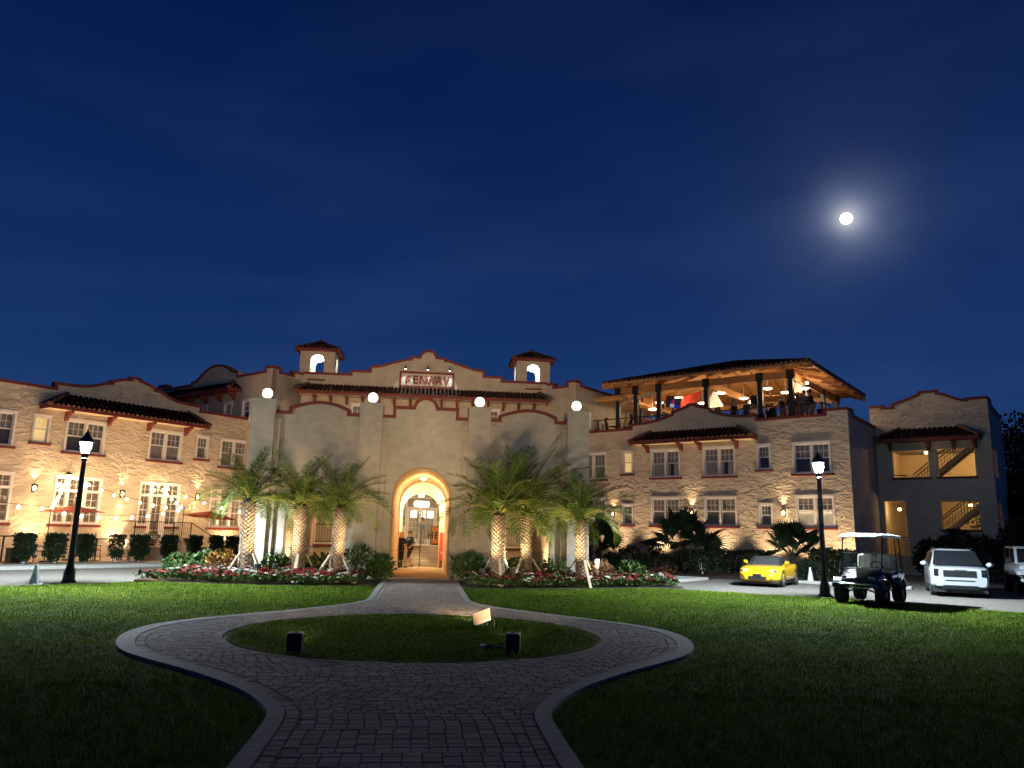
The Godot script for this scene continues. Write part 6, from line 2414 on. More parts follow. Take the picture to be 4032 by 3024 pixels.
func plants() -> void:
	make_fronds()
	var rows := [[-4.25, 2.42, 0.185, 1.75, 30, "date palm at the left end of the left bed, leaning slightly outward", Vector3(-0.1, 0, 0), 2.35], [-2.72, 2.36, 0.165, 1.85, 30, "date palm between two others in the left bed, its stalks lit yellow", Vector3(-0.05, 0, 0), 2.1], [-1.52, 2.34, 0.165, 1.75, 28, "date palm nearest the arch in the left bed", Vector3(0.06, 0, 0), 2.4], [3.6, 2.22, 0.19, 2.25, 30, "tallest date palm, next to the arch in the right bed, fronds held upright", Vector3(0.0, 0, 0), 2.5], [4.62, 2.34, 0.165, 2.5, 26, "date palm set back between two others in the right bed", Vector3(0.0, 0, 0), 1.7], [6.38, 2.12, 0.165, 1.95, 32, "date palm at the right end of the right bed, crown wide and arching", Vector3(-0.04, 0, 0), 2.3]]
	for i in rows.size():
		var q: Array = rows[i]
		var at := FC * Vector3(q[0], 0.03, q[7])
		palm(at, q[1], q[2], q[3], q[4], q[5], 400 + i, q[6])
		uplight(at + FC.basis * Vector3([0.5, -0.55, 0.6, -0.55, -0.6, -0.55][i], 0.0, 0.8), Vector3([-0.5, 0.55, -0.6, 0.55, 0.6, 0.55][i] * 0.7, 3.6, -0.7), [9.0, 10.0, 8.0, 10.0, 9.0, 10.0][i], "uplight under the %s" % q[5].get_slice(",", 0), "uplights under the date palms", 62.0, Color(1.0, 0.88, 0.66), 0.42)
	for q in [[-7.0, 4.6, 2.9, 17, "large fan palm in the middle of the right wing's planting"], [-1.7, 4.4, 2.45, 14, "fan palm behind the yellow roadster"], [-11.7, 5.0, 2.3, 13, "fan palm beside the portico's right corner"]]:
		fan_palm(FR * Vector3(q[0], 0.05, q[1]), q[2] * 0.86, q[3], q[4], int(absf(q[0] * 10)))
	# clipped shrubs along the patio
	var us := [[-4.53, 0.33], [-3.4, 0.33], [-2.2, 0.29], [-0.9, 0.25], [0.13, 0.33], [1.5, 0.3], [2.8, 0.22], [3.9, 0.27], [4.75, 0.25]]
	var nm := ["first", "second", "third", "fourth", "fifth", "sixth", "seventh", "eighth", "ninth"]
	for i in us.size():
		var s := thing("clipped_shrub", "clipped shrub on the patio edge, %s from left, %s" % [nm[i], ["before the black planter box", "wide and dense", "behind the left lamp post", "thin with gaps", "broad, in front of a low wall", "beside the black cloth table", "narrow, right of the black cloth table", "rounded on top", "half hidden by palm trunk"][i]], "shrub", FL * Vector3(us[i][0], 0.1, 6.45), YAW_L, "clipped shrubs along the patio")
		var mb := MB.new()
		mb.tube(Vector3(0, 0, 0), Vector3(0, 0.5, 0), 0.03, 0.02, 6)
		mb.tube(Vector3(0.03, 0, 0.05), Vector3(0.12, 0.6, 0.05), 0.02, 0.012, 6)
		mb.tube(Vector3(-0.03, 0, -0.05), Vector3(-0.12, 0.6, -0.04), 0.02, 0.012, 6)
		part(mb, "stem", M.bark, s)
		var w: float = us[i][1]
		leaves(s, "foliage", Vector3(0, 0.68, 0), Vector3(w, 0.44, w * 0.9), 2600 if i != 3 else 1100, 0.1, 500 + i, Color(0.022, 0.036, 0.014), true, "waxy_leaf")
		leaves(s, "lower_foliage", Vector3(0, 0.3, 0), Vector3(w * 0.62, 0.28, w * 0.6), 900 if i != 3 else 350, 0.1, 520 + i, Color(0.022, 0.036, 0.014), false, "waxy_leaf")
	# hedges and shrubs of the right wing
	var hd := [[-4.5, 3.4, 1.6, 0.52, 0.45, 0.52, "long clipped hedge under the right wing's middle windows", 5200], [-0.2, 3.4, 1.1, 0.6, 0.5, 0.62, "clipped block hedge at the right corner of the wing", 4400]]
	for i in hd.size():
		var q: Array = hd[i]
		var s := thing("hedge", q[6], "hedge", FR * Vector3(q[0], 0.06, q[1]), YAW_R)
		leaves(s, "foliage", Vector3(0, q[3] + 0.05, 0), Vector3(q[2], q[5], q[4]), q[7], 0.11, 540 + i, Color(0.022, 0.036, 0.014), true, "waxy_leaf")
		var mb := MB.new()
		for k in 9:
			var x := lerpf(-q[2] + 0.2, q[2] - 0.2, k / 8.0)
			mb.tube(Vector3(x, 0, 0), Vector3(x + 0.1, q[3] * 1.4, 0.05), 0.02, 0.01, 5, false)
		part(mb, "stem", M.bark, s)
	var sh := [[-13.4, 4.0, 0.7, 0.75, "round shrub right of the portico corner", 0.02], [-12.2, 6.5, 0.55, 0.5, "low grassy shrub at the left end of the planting", 0.05], [-10.6, 3.6, 0.75, 0.6, "thin leafy shrub lit from behind at the left of the big fan palm", 0.04], [-9.2, 3.4, 0.8, 0.55, "thin leafy shrub lit from behind below the curtained window", 0.04], [-9.6, 7.2, 0.6, 0.42, "low dark mound shrub near the left kerb", 0.02], [-7.9, 7.6, 0.6, 0.4, "low dark mound shrub below the big fan palm", 0.02], [-6.2, 6.4, 0.75, 0.55, "dark mound shrub right of the big fan palm", 0.02], [-4.9, 7.2, 0.8, 0.6, "dark bushy shrub behind the roadster's nose", 0.02], [-3.0, 5.8, 0.7, 0.55, "loose shrub behind the roadster, lit from behind", 0.03], [-0.4, 6.4, 0.55, 0.4, "low shrub behind the white cone by the roadster", 0.02], [-1.5, 6.8, 0.55, 0.42, "low shrub under the right fan palm", 0.02], [0.9, 4.2, 0.5, 0.6, "dark shrub at the corner beside the golf cart", 0.02]]
	for i in sh.size():
		var q: Array = sh[i]
		var s := thing("shrub", q[4], "shrub", FR * Vector3(q[0], 0.06, q[1]), YAW_R, "shrubs of the right wing's planting")
		leaves(s, "foliage", Vector3(0, q[3] * 0.95, 0), Vector3(q[2], q[3], q[2] * 0.8), 1500 if q[5] < 0.03 else 900, 0.12, 560 + i, Color(q[5], q[5] * 1.5, 0.014), false, "waxy_leaf", 0.4)
		var mb := MB.new()
		for k in 5:
			mb.tube(Vector3.ZERO, Vector3(rng.randf_range(-0.3, 0.3), q[3] * 1.2, rng.randf_range(-0.3, 0.3)), 0.018, 0.008, 5, false)
		part(mb, "stem", M.bark, s)
	# dark tall shrubs before the stair tower and trees beyond
	var ds := [[3.2, 2.2, 0.75, 0.95, "dark tall shrub left of the tower's lower opening"], [4.3, 2.3, 0.9, 1.2, "dark spiky shrub under the tower's lower opening"], [5.4, 2.2, 0.9, 1.05, "dark bushy shrub right of the tower's lower opening"], [6.7, 1.6, 0.9, 1.5, "tall dark shrub at the tower's right corner"], [8.6, 0.6, 1.3, 1.5, "large dark shrub behind the white off-roader"]]
	for i in ds.size():
		var q: Array = ds[i]
		var s := thing("shrub", q[4], "shrub", FR * Vector3(q[0], 0.0, q[1] - 2.6), YAW_R, "dark shrubs before the stair tower")
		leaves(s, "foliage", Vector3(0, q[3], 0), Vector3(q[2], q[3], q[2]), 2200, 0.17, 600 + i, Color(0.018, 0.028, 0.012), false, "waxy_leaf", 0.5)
		var mb := MB.new()
		for k in 5:
			mb.tube(Vector3.ZERO, Vector3(rng.randf_range(-0.3, 0.3), q[3] * 1.3, rng.randf_range(-0.3, 0.3)), 0.03, 0.01, 5, false)
		part(mb, "stem", M.bark, s)
	var trs := [[Vector3(33.0, 0, -50.0), 9.8, 3.3, "dark leafy tree at the right edge behind the stair tower"], [Vector3(37.5, 0, -54.0), 10.5, 4.2, "dark broad tree beyond the first at the right edge"], [Vector3(30.0, 0, -45.5), 4.8, 1.9, "small tree with lamp-lit leaves right of the stair tower"]]
	for i in trs.size():
		var q: Array = trs[i]
		var s := thing("broadleaf_tree", q[3], "tree", q[0])
		var mb := MB.new()
		mb.col = Color(0.05, 0.04, 0.03)
		mb.path(PackedVector3Array([Vector3.ZERO, Vector3(0.1, q[1] * 0.25, 0), Vector3(-0.05, q[1] * 0.5, 0.1), Vector3(0.1, q[1] * 0.8, 0)]), 0.22, 0.06, 9)
		for k in 7:
			var a := k * 2.4
			var y: float = q[1] * lerpf(0.3, 0.7, k / 7.0)
			mb.path(PackedVector3Array([Vector3(0, y, 0), Vector3(cos(a) * q[2] * 0.4, y + 0.7, sin(a) * q[2] * 0.4), Vector3(cos(a) * q[2] * 0.75, y + 1.1, sin(a) * q[2] * 0.75)]), 0.09, 0.025, 6)
		part(mb, "trunk", M.bark, s)
		for k in 7:
			var a := k * 2.4
			var c := Vector3(cos(a) * q[2] * 0.55, q[1] * lerpf(0.35, 0.86, k / 6.0), sin(a) * q[2] * 0.55)
			leaves(s, "crown", c, Vector3(q[2] * 0.62, q[1] * 0.17, q[2] * 0.62), 900, 0.3, 640 + i * 10 + k, Color(0.03, 0.05, 0.018), false, "leaf", 0.3)
	flowers()


func flowers() -> void:
	# bedding: leafy cover, white and red flower heads, and a few bushes
	var mb := MB.new()
	rng.seed = 9
	for k in 9:
		var a := k * 2.4
		var r := 0.5 * sqrt(k / 9.0)
		var o := Vector3(cos(a) * r, 0.25 * (1.0 - r), sin(a) * r)
		var up := Vector3(cos(a) * r, 1.0, sin(a) * r).normalized()
		for j in 4:
			var b := TAU * j / 4 + k
			var d := (Vector3(cos(b), 0.15, sin(b))).normalized()
			var s := up.cross(d).normalized()
			mb.col = Color(1, 1, 1) * rng.randf_range(0.8, 1.0)
			mb.quad(o, o + d * 0.16 - s * 0.12, o + d * 0.28 + up * 0.05, o + d * 0.16 + s * 0.12)
	var head := mb.mesh()
	if leaf_shape == null:
		leaf_shape = leaf_mesh("leaf")
	var fronts := [PackedVector2Array([Vector2(-11.15, 23.75), Vector2(-8.7, 23.4), Vector2(-6.4, 23.35), Vector2(-4.55, 24.0)]), PackedVector2Array([Vector2(-1.3, 23.95), Vector2(1.4, 24.7), Vector2(4.2, 25.95), Vector2(5.85, 26.75)])]
	for side in 2:
		var f: PackedVector2Array = smooth(fronts[side], 6)
		var lf := []
		var lc := PackedColorArray()
		var wh := []
		var rd := []
		var rc := PackedColorArray()
		rng.seed = 700 + side
		var nz := noise(0.9, 2, 21 + side)
		for i in 5200:
			var x := rng.randf_range(f[0].x, f[f.size() - 1].x)
			var deep := pow(rng.randf(), 1.3) * 2.6
			var z := top_at(f, x) + deep
			if side == 0 and (x - f[0].x) < deep * 0.9:
				continue
			if side == 1 and (f[f.size() - 1].x - x) < deep * 0.25:
				continue
			if on_walk(Vector3(x, 0, -z), 0.25):
				continue
			var hh := (0.16 + 0.14 * clampf(deep, 0, 1) + 0.1 * nz.get_noise_2d(x, z)) * rng.randf_range(0.25, 1.1)
			var p := Vector3(x, 0.05 + hh, -z)
			var s := rng.randf_range(0.09, 0.18)
			var d := Vector3(rng.randf_range(-1, 1), rng.randf_range(0.0, 1.1), rng.randf_range(-0.5, 1)).normalized()
			lf.append(Transform3D(Basis.looking_at(-d, Vector3.UP).rotated(d, rng.randf() * TAU).scaled_local(Vector3(s, s, s)), p))
			var sh := rng.randf_range(0.6, 1.3)
			lc.append(Color(0.045 * sh, 0.075 * sh, 0.022 * sh))
		for i in 520:
			var x := rng.randf_range(f[0].x + 0.05, f[f.size() - 1].x - 0.05)
			var deep := rng.randf_range(0.06, 1.25)
			var z := top_at(f, x) + deep
			if side == 0 and (x - f[0].x) < deep * 0.9:
				continue
			if on_walk(Vector3(x, 0, -z), 0.25):
				continue
			var k := nz.get_noise_2d(x * 1.5 + 40.0, z * 2.5)
			var white := (deep > 0.5 and k > -0.05) if side == 0 and x < -7.6 else k > 0.18
			var p := Vector3(x, 0.24 + 0.16 * clampf(deep, 0, 1) + rng.randf_range(-0.06, 0.06), -z)
			var s := rng.randf_range(0.09, 0.17)
			var t := Transform3D(Basis(Vector3(rng.randf_range(-1, 1), 0.3, rng.randf_range(-1, 1)).normalized(), rng.randf_range(-0.6, 0.6)).scaled_local(Vector3(s, s, s)), p)
			if white:
				if rng.randf() < (0.85 if side == 0 else 0.5):
					wh.append(t)
			else:
				rd.append(t)
				rc.append(Color(0.22, 0.01, 0.012) if rng.randf() < 0.7 else Color(0.24, 0.03, 0.012))
		var wc := PackedColorArray()
		for t in wh:
			wc.append(Color(0.74, 0.74, 0.68))
		var nme: String = ["left", "right"][side]
		tag(many("flower_bed_leaves", leaf_shape, M.waxy_leaf, lf, self, lc), "leafy green bedding in the bed on the %s of the walk" % nme, "foliage")
		tag(many("white_flowers", head, M.petal, wh, self, wc), "white flower heads in the bed on the %s of the walk" % nme, "flowers")
		tag(many("red_flowers", head, M.petal, rd, self, rc), "red flower heads in the bed on the %s of the walk" % nme, "flowers")
	var bs := [[-0.95, 1.15, 0.72, 0.55, "glossy rounded bush left of the arch", 0.05, 0.11, 0.02], [-0.2, 0.9, 0.42, 0.4, "small glossy bush at the arch's left foot", 0.045, 0.1, 0.02], [2.75, 1.25, 0.62, 0.5, "glossy rounded bush right of the arch", 0.05, 0.11, 0.02], [3.05, 2.2, 0.5, 0.34, "dark bush by the tallest palm's foot", 0.03, 0.06, 0.02], [-3.4, 1.8, 0.5, 0.42, "leafy bush between the two outer left palms", 0.05, 0.09, 0.02], [-5.05, 2.2, 0.5, 0.46, "yellow and red leafed bush at the left palm's foot", 0.2, 0.1, 0.02], [-2.15, 1.5, 0.5, 0.42, "leafy bush between the two inner left palms", 0.045, 0.09, 0.02], [-6.4, 1.6, 0.6, 0.4, "green bush at the left tip of the bed", 0.04, 0.08, 0.02], [-5.8, 1.2, 0.5, 0.45, "taller green bush near the left pillar", 0.05, 0.08, 0.025], [5.6, 1.3, 0.55, 0.42, "narrow leafed bush before the right passage pillar", 0.06, 0.08, 0.025], [4.3, 1.6, 0.5, 0.42, "dark bush between the two right palms", 0.035, 0.07, 0.02], [7.1, 1.9, 0.5, 0.4, "pink leafed bush right of the last palm", 0.16, 0.1, 0.06], [8.3, 1.2, 0.55, 0.42, "green bush at the right tip of the bed", 0.045, 0.08, 0.02]]
	for i in bs.size():
		var q: Array = bs[i]
		var s := thing("bush", q[4], "bush", FC * Vector3(q[0], 0.04, q[1]), YAW_C, "bushes in the flower beds")
		leaves(s, "foliage", Vector3(0, q[3] * 1.0, 0), Vector3(q[2], q[3], q[2] * 0.8), 430, 0.15, 660 + i, Color(q[5], q[6], q[7]), false, "waxy_leaf", 0.4)
		mb = MB.new()
		mb.col = Color(0.08, 0.06, 0.04)
		for k in 6:
			mb.tube(Vector3.ZERO, Vector3(rng.randf_range(-0.3, 0.3), q[3] * 1.3, rng.randf_range(-0.3, 0.3)), 0.014, 0.006, 5, false)
		part(mb, "stem", M.bark, s)
	var gr := thing("ornamental_grass", "tuft of bright yellow-green ornamental grass before the left bay", "grass tuft", FC * Vector3(-3.25, 0.04, 1.5))
	mb = MB.new()
	rng.seed = 3
	for k in 260:
		var a := rng.randf() * TAU
		var d := Vector3(cos(a), 0, sin(a))
		var o := d * rng.randf() * 0.12
		var h := rng.randf_range(0.5, 0.95)
		var s := Vector3(-sin(a), 0, cos(a)) * 0.006
		var sh := rng.randf_range(0.7, 1.2)
		mb.col = Color(0.16 * sh, 0.22 * sh, 0.035 * sh)
		var m := o + d * h * 0.18 + Vector3(0, h * 0.7, 0)
		mb.quad(o - s, o + s, m + s, m - s)
		mb.tri(m - s, m + s, o + d * h * 0.5 + Vector3(0, h, 0))
	stuff(part(mb, "blades", M.leaf, gr))


func lamp_post(at: Vector3, label: String, h: float, e: float) -> void:
	var t := thing("lamp_post", label, "lamp post", at, 0.0, "lamp posts at the lawn's edge")
	var mb := MB.new()
	mb.lathe(PackedVector2Array([Vector2(0.2, 0), Vector2(0.2, 0.05), Vector2(0.16, 0.1), Vector2(0.15, 0.3), Vector2(0.115, 0.42), Vector2(0.1, 0.46), Vector2(0.085, 0.6), Vector2(0.062, h - 0.95), Vector2(0.08, h - 0.93), Vector2(0.08, h - 0.88), Vector2(0.065, h - 0.86)]), Vector3.ZERO, 18)
	part(mb, "pole", M.dark_steel, t)
	mb = MB.new()
	mb.lathe(PackedVector2Array([Vector2(0.07, h - 0.86), Vector2(0.1, h - 0.8), Vector2(0.1, h - 0.74), Vector2(0.12, h - 0.72)]), Vector3.ZERO, 14)
	part(mb, "lantern_base", M.dark_steel, t)
	mb = MB.new()
	for k in 6:
		var a := TAU * k / 6
		var d := Vector3(cos(a), 0, sin(a))
		mb.path(PackedVector3Array([d * 0.11 + Vector3(0, h - 0.72, 0), d * 0.17 + Vector3(0, h - 0.55, 0), d * 0.185 + Vector3(0, h - 0.4, 0)]), 0.009, 0.009, 5)
	part(mb, "lantern_rib", M.dark_steel, t)
	mb = MB.new()
	mb.lathe(PackedVector2Array([Vector2(0.105, h - 0.72), Vector2(0.163, h - 0.55), Vector2(0.178, h - 0.4)]), Vector3.ZERO, 6)
	part(mb, "lantern_glass", M.clear_glass, t)
	mb = MB.new()
	mb.lathe(PackedVector2Array([Vector2(0.0, h - 0.4), Vector2(0.2, h - 0.4), Vector2(0.205, h - 0.37), Vector2(0.15, h - 0.27), Vector2(0.09, h - 0.2), Vector2(0.06, h - 0.13), Vector2(0.02, h - 0.09), Vector2(0.022, h - 0.05), Vector2(0.0, h)]), Vector3.ZERO, 16)
	part(mb, "lantern_cap", M.dark_steel, t)
	mb = MB.new()
	mb.ball(Vector3(0, h - 0.55, 0), Vector3(0.1, 0.13, 0.1), 14)
	part(mb, "lamp_bulb", M.cool_bulb, t)
	# the deep cap keeps the light below the horizontal
	omni(Vector3(0, h - 0.55, 0), COOL, e * 0.04, 0.11, t)
	spot(Vector3(0, h - 0.55, 0), Vector3(0, 0, 0.001), COOL, e, 82.0, 0.11, 0.35, t)


func cone(at: Vector3, label: String, h: float) -> void:
	var t := thing("traffic_cone", label, "traffic cone", at, 12.0, "white cones on the drive")
	var mb := MB.new()
	mb.box(Vector3(-0.17, 0, -0.17), Vector3(0.17, 0.035, 0.17), 0.01)
	part(mb, "base", M.white_plastic, t)
	mb = MB.new()
	mb.lathe(PackedVector2Array([Vector2(0.13, 0.035), Vector2(0.035, h - 0.02), Vector2(0.025, h), Vector2(0, h)]), Vector3.ZERO, 18)
	part(mb, "cone_body", M.white_plastic, t)
	mb = MB.new()
	mb.lathe(PackedVector2Array([Vector2(0.1, h * 0.38), Vector2(0.072, h * 0.62)]), Vector3(0, 0.0, 0), 18)
	part(mb, "band", mat("cone_band", Color(0.42, 0.46, 0.52), 0.35), t)


func floodlights() -> void:
	# three units on the island: two dark boxes and one tilted panel, all facing the portico
	for i in 2:
		var at := [Vector3(-2.78, 0.05, -10.62), Vector3(0.1, 0.05, -11.08)][i] as Vector3
		var t := thing("ground_floodlight", ["black box floodlight on the island lawn at the left", "black box floodlight on the island lawn at the right, beside loose cables"][i], "floodlight", at, [6.0, -8.0][i], "box floodlights on the island")
		var mb := MB.new()
		mb.box(Vector3(-0.1, 0.03, -0.08), Vector3(0.1, 0.25, 0.08), 0.012)
		part(mb, "housing", M.black, t)
		mb = MB.new()
		mb.box(Vector3(-0.1, 0.251, -0.08), Vector3(0.1, 0.262, 0.08), 0.004)
		part(mb, "top_plate", mat("pale_plate", Color(0.45, 0.4, 0.3), 0.5), t)
		mb = MB.new()
		mb.box(Vector3(-0.03, 0.263, -0.02), Vector3(0.03, 0.272, 0.02))
		part(mb, "handle", M.black, t)
		mb = MB.new()
		for x in [-0.09, 0.06]:
			mb.box(Vector3(x, 0, -0.06), Vector3(x + 0.03, 0.029, 0.06))
		part(mb, "foot", M.black, t)
		mb = MB.new()
		mb.box(Vector3(-0.08, 0.06, -0.087), Vector3(0.08, 0.23, -0.081))
		part(mb, "lamp_lens", glow("flood_lens", Color(1, 0.9, 0.7), 1.0), t)
		var aim := FC * Vector3([-2.7, 4.8][i], 4.6, -0.3)
		var p := at + Vector3(0, 0.16, -0.14)
		spot(p, aim, Color(1.0, 0.89, 0.72), 48.0, 24.0, 0.07, 0.6)
	var t2 := thing("panel_floodlight", "tan-backed flat floodlight tilted on a bracket near the island's far side", "floodlight", Vector3(-0.43, 0.05, -14.05), -12.0)
	t2.scale = Vector3.ONE * 0.85
	var mb2 := MB.new()
	mb2.xf = Transform3D(Basis(Vector3.BACK, 0.4) * Basis(Vector3.RIGHT, 0.85), Vector3(0, 0.2, 0))
	mb2.box(Vector3(-0.19, -0.02, -0.14), Vector3(0.19, 0.02, 0.14), 0.01)
	part(mb2, "back_panel", mat("tan_panel", Color(0.55, 0.38, 0.27), 0.6), t2)
	mb2 = MB.new()
	mb2.xf = Transform3D(Basis(Vector3.BACK, 0.4) * Basis(Vector3.RIGHT, 0.85), Vector3(0, 0.2, 0))
	mb2.box(Vector3(-0.16, -0.09, -0.1), Vector3(0.16, -0.021, 0.1), 0.01)
	part(mb2, "housing", M.white_plastic, t2)
	mb2 = MB.new()
	mb2.bar(Vector3(-0.12, 0, 0), Vector3(-0.1, 0.14, 0), 0.02, 0.02)
	mb2.bar(Vector3(0.12, 0, 0), Vector3(0.13, 0.22, 0), 0.02, 0.02)
	mb2.bar(Vector3(-0.14, 0.01, 0), Vector3(0.14, 0.01, 0), 0.03, 0.02)
	part(mb2, "bracket", M.black, t2)
	mb2 = MB.new()
	mb2.path(PackedVector3Array([Vector3(0.13, 0.24, 0), Vector3(0.2, 0.26, 0.02), Vector3(0.27, 0.16, 0.06), Vector3(0.3, 0.0, 0.1)]), 0.009, 0.009, 6)
	part(mb2, "cable", M.black, t2)
	mb2 = MB.new()
	mb2.xf = Transform3D(Basis(Vector3.BACK, 0.4) * Basis(Vector3.RIGHT, 0.85), Vector3(0, 0.2, 0))
	mb2.box(Vector3(-0.13, -0.096, -0.08), Vector3(0.13, -0.092, 0.08))
	part(mb2, "lamp_lens", M.flood_lens, t2)
	spot(Vector3(-0.6, 0.2, -14.5), FC * Vector3(1.0, 5.2, -0.2), Color(1.0, 0.87, 0.68), 44.0, 34.0, 0.12, 0.8)
	var cb := thing("loose_cable", "loose coil of cable and connectors on the grass by the right box floodlight", "cable", Vector3(-0.05, 0.06, -11.4))
	mb2 = MB.new()
	var pts := PackedVector3Array()
	for i in 60:
		var q := i / 59.0
		pts.append(Vector3(-0.25 + 0.3 * q + 0.12 * sin(q * 17), 0.02 + 0.03 * sin(q * 31) * sin(q * 31), 0.1 * cos(q * 13)))
	mb2.path(pts, 0.011, 0.011, 6)
	part(mb2, "cord", M.black, cb)
	mb2 = MB.new()
	mb2.box(Vector3(-0.32, 0.01, -0.03), Vector3(-0.24, 0.05, 0.03), 0.008)
	part(mb2, "plug", M.white_plastic, cb)


func umbrella(u: float, w: float, label: String, tilt: float) -> void:
	var t := thing("patio_umbrella", label, "umbrella", FL * Vector3(u, 0.05, w), YAW_L, "red patio umbrellas")
	t.rotation_degrees.z = tilt
	var mb := MB.new()
	mb.tube(Vector3(0, 0, 0), Vector3(0, 2.42, 0), 0.024, 0.02, 8)
	mb.ball(Vector3(0, 2.46, 0), Vector3(0.03, 0.05, 0.03), 8)
	part(mb, "pole", M.pale_timber, t)
	mb = MB.new()
	mb.col = Color(0.42, 0.075, 0.035)
	var n := 8
	for k in n:
		var a0 := TAU * k / n
		var a1 := TAU * (k + 1) / n
		var am := (a0 + a1) / 2
		var r := 1.42
		var d0 := Vector3(cos(a0), 0, sin(a0)) * r
		var d1 := Vector3(cos(a1), 0, sin(a1)) * r
		var dm := Vector3(cos(am), 0, sin(am)) * r * 0.9
		var top := Vector3(0, 2.42, 0)
		var y := 2.1
		mb.tri(top, dm + Vector3(0, y + 0.02, 0), d0 + Vector3(0, y, 0))
		mb.tri(top, d1 + Vector3(0, y, 0), dm + Vector3(0, y + 0.02, 0))
	var can := part(mb, "canopy", M.cloth, t)
	(M.cloth as StandardMaterial3D).backlight_enabled = true
	(M.cloth as StandardMaterial3D).backlight = Color(0.5, 0.4, 0.4)
	for k in n:
		var a0 := TAU * k / n
		mb = MB.new()
		mb.bar(Vector3(0, 2.36, 0), Vector3(cos(a0) * 1.4, 2.07, sin(a0) * 1.4), 0.018, 0.012)
		mb.bar(Vector3(0, 1.9, 0), Vector3(cos(a0) * 0.7, 2.2, sin(a0) * 0.7), 0.012, 0.01)
		part(mb, "rib", M.pale_timber, can)
	mb = MB.new()
	mb.lathe(PackedVector2Array([Vector2(0.26, 0), Vector2(0.25, 0.06), Vector2(0.05, 0.1), Vector2(0, 0.1)]), Vector3.ZERO, 16)
	part(mb, "base", M.dark_steel, t)


func chair(at: Vector3, yaw: float, label: String, seat := "dark_steel") -> Node3D:
	var t := thing("patio_chair", label, "chair", at, yaw, "patio chairs")
	var mb := MB.new()
	mb.box(Vector3(-0.23, 0.43, -0.23), Vector3(0.23, 0.46, 0.23), 0.01)
	part(mb, "seat", M[seat], t)
	mb = MB.new()
	for k in 6:
		mb.box(Vector3(-0.2 + k * 0.075, 0.52, -0.25), Vector3(-0.175 + k * 0.075, 0.88, -0.235))
	mb.box(Vector3(-0.23, 0.86, -0.26), Vector3(0.23, 0.9, -0.235), 0.006)
	part(mb, "backrest", M.dark_steel, t)
	for sx in [-1, 1]:
		for sz in [-1, 1]:
			mb = MB.new()
			mb.bar(Vector3(sx * 0.24, 0, sz * 0.25), Vector3(sx * 0.21, 0.9 if sz < 0 else 0.64, sz * (0.25 if sz < 0 else 0.21)), 0.025, 0.025)
			part(mb, "leg", M.dark_steel, t)
		mb = MB.new()
		mb.box(Vector3(sx * 0.22 - 0.02, 0.63, -0.23), Vector3(sx * 0.22 + 0.02, 0.66, 0.23))
		part(mb, "armrest", M.dark_steel, t)
	return t


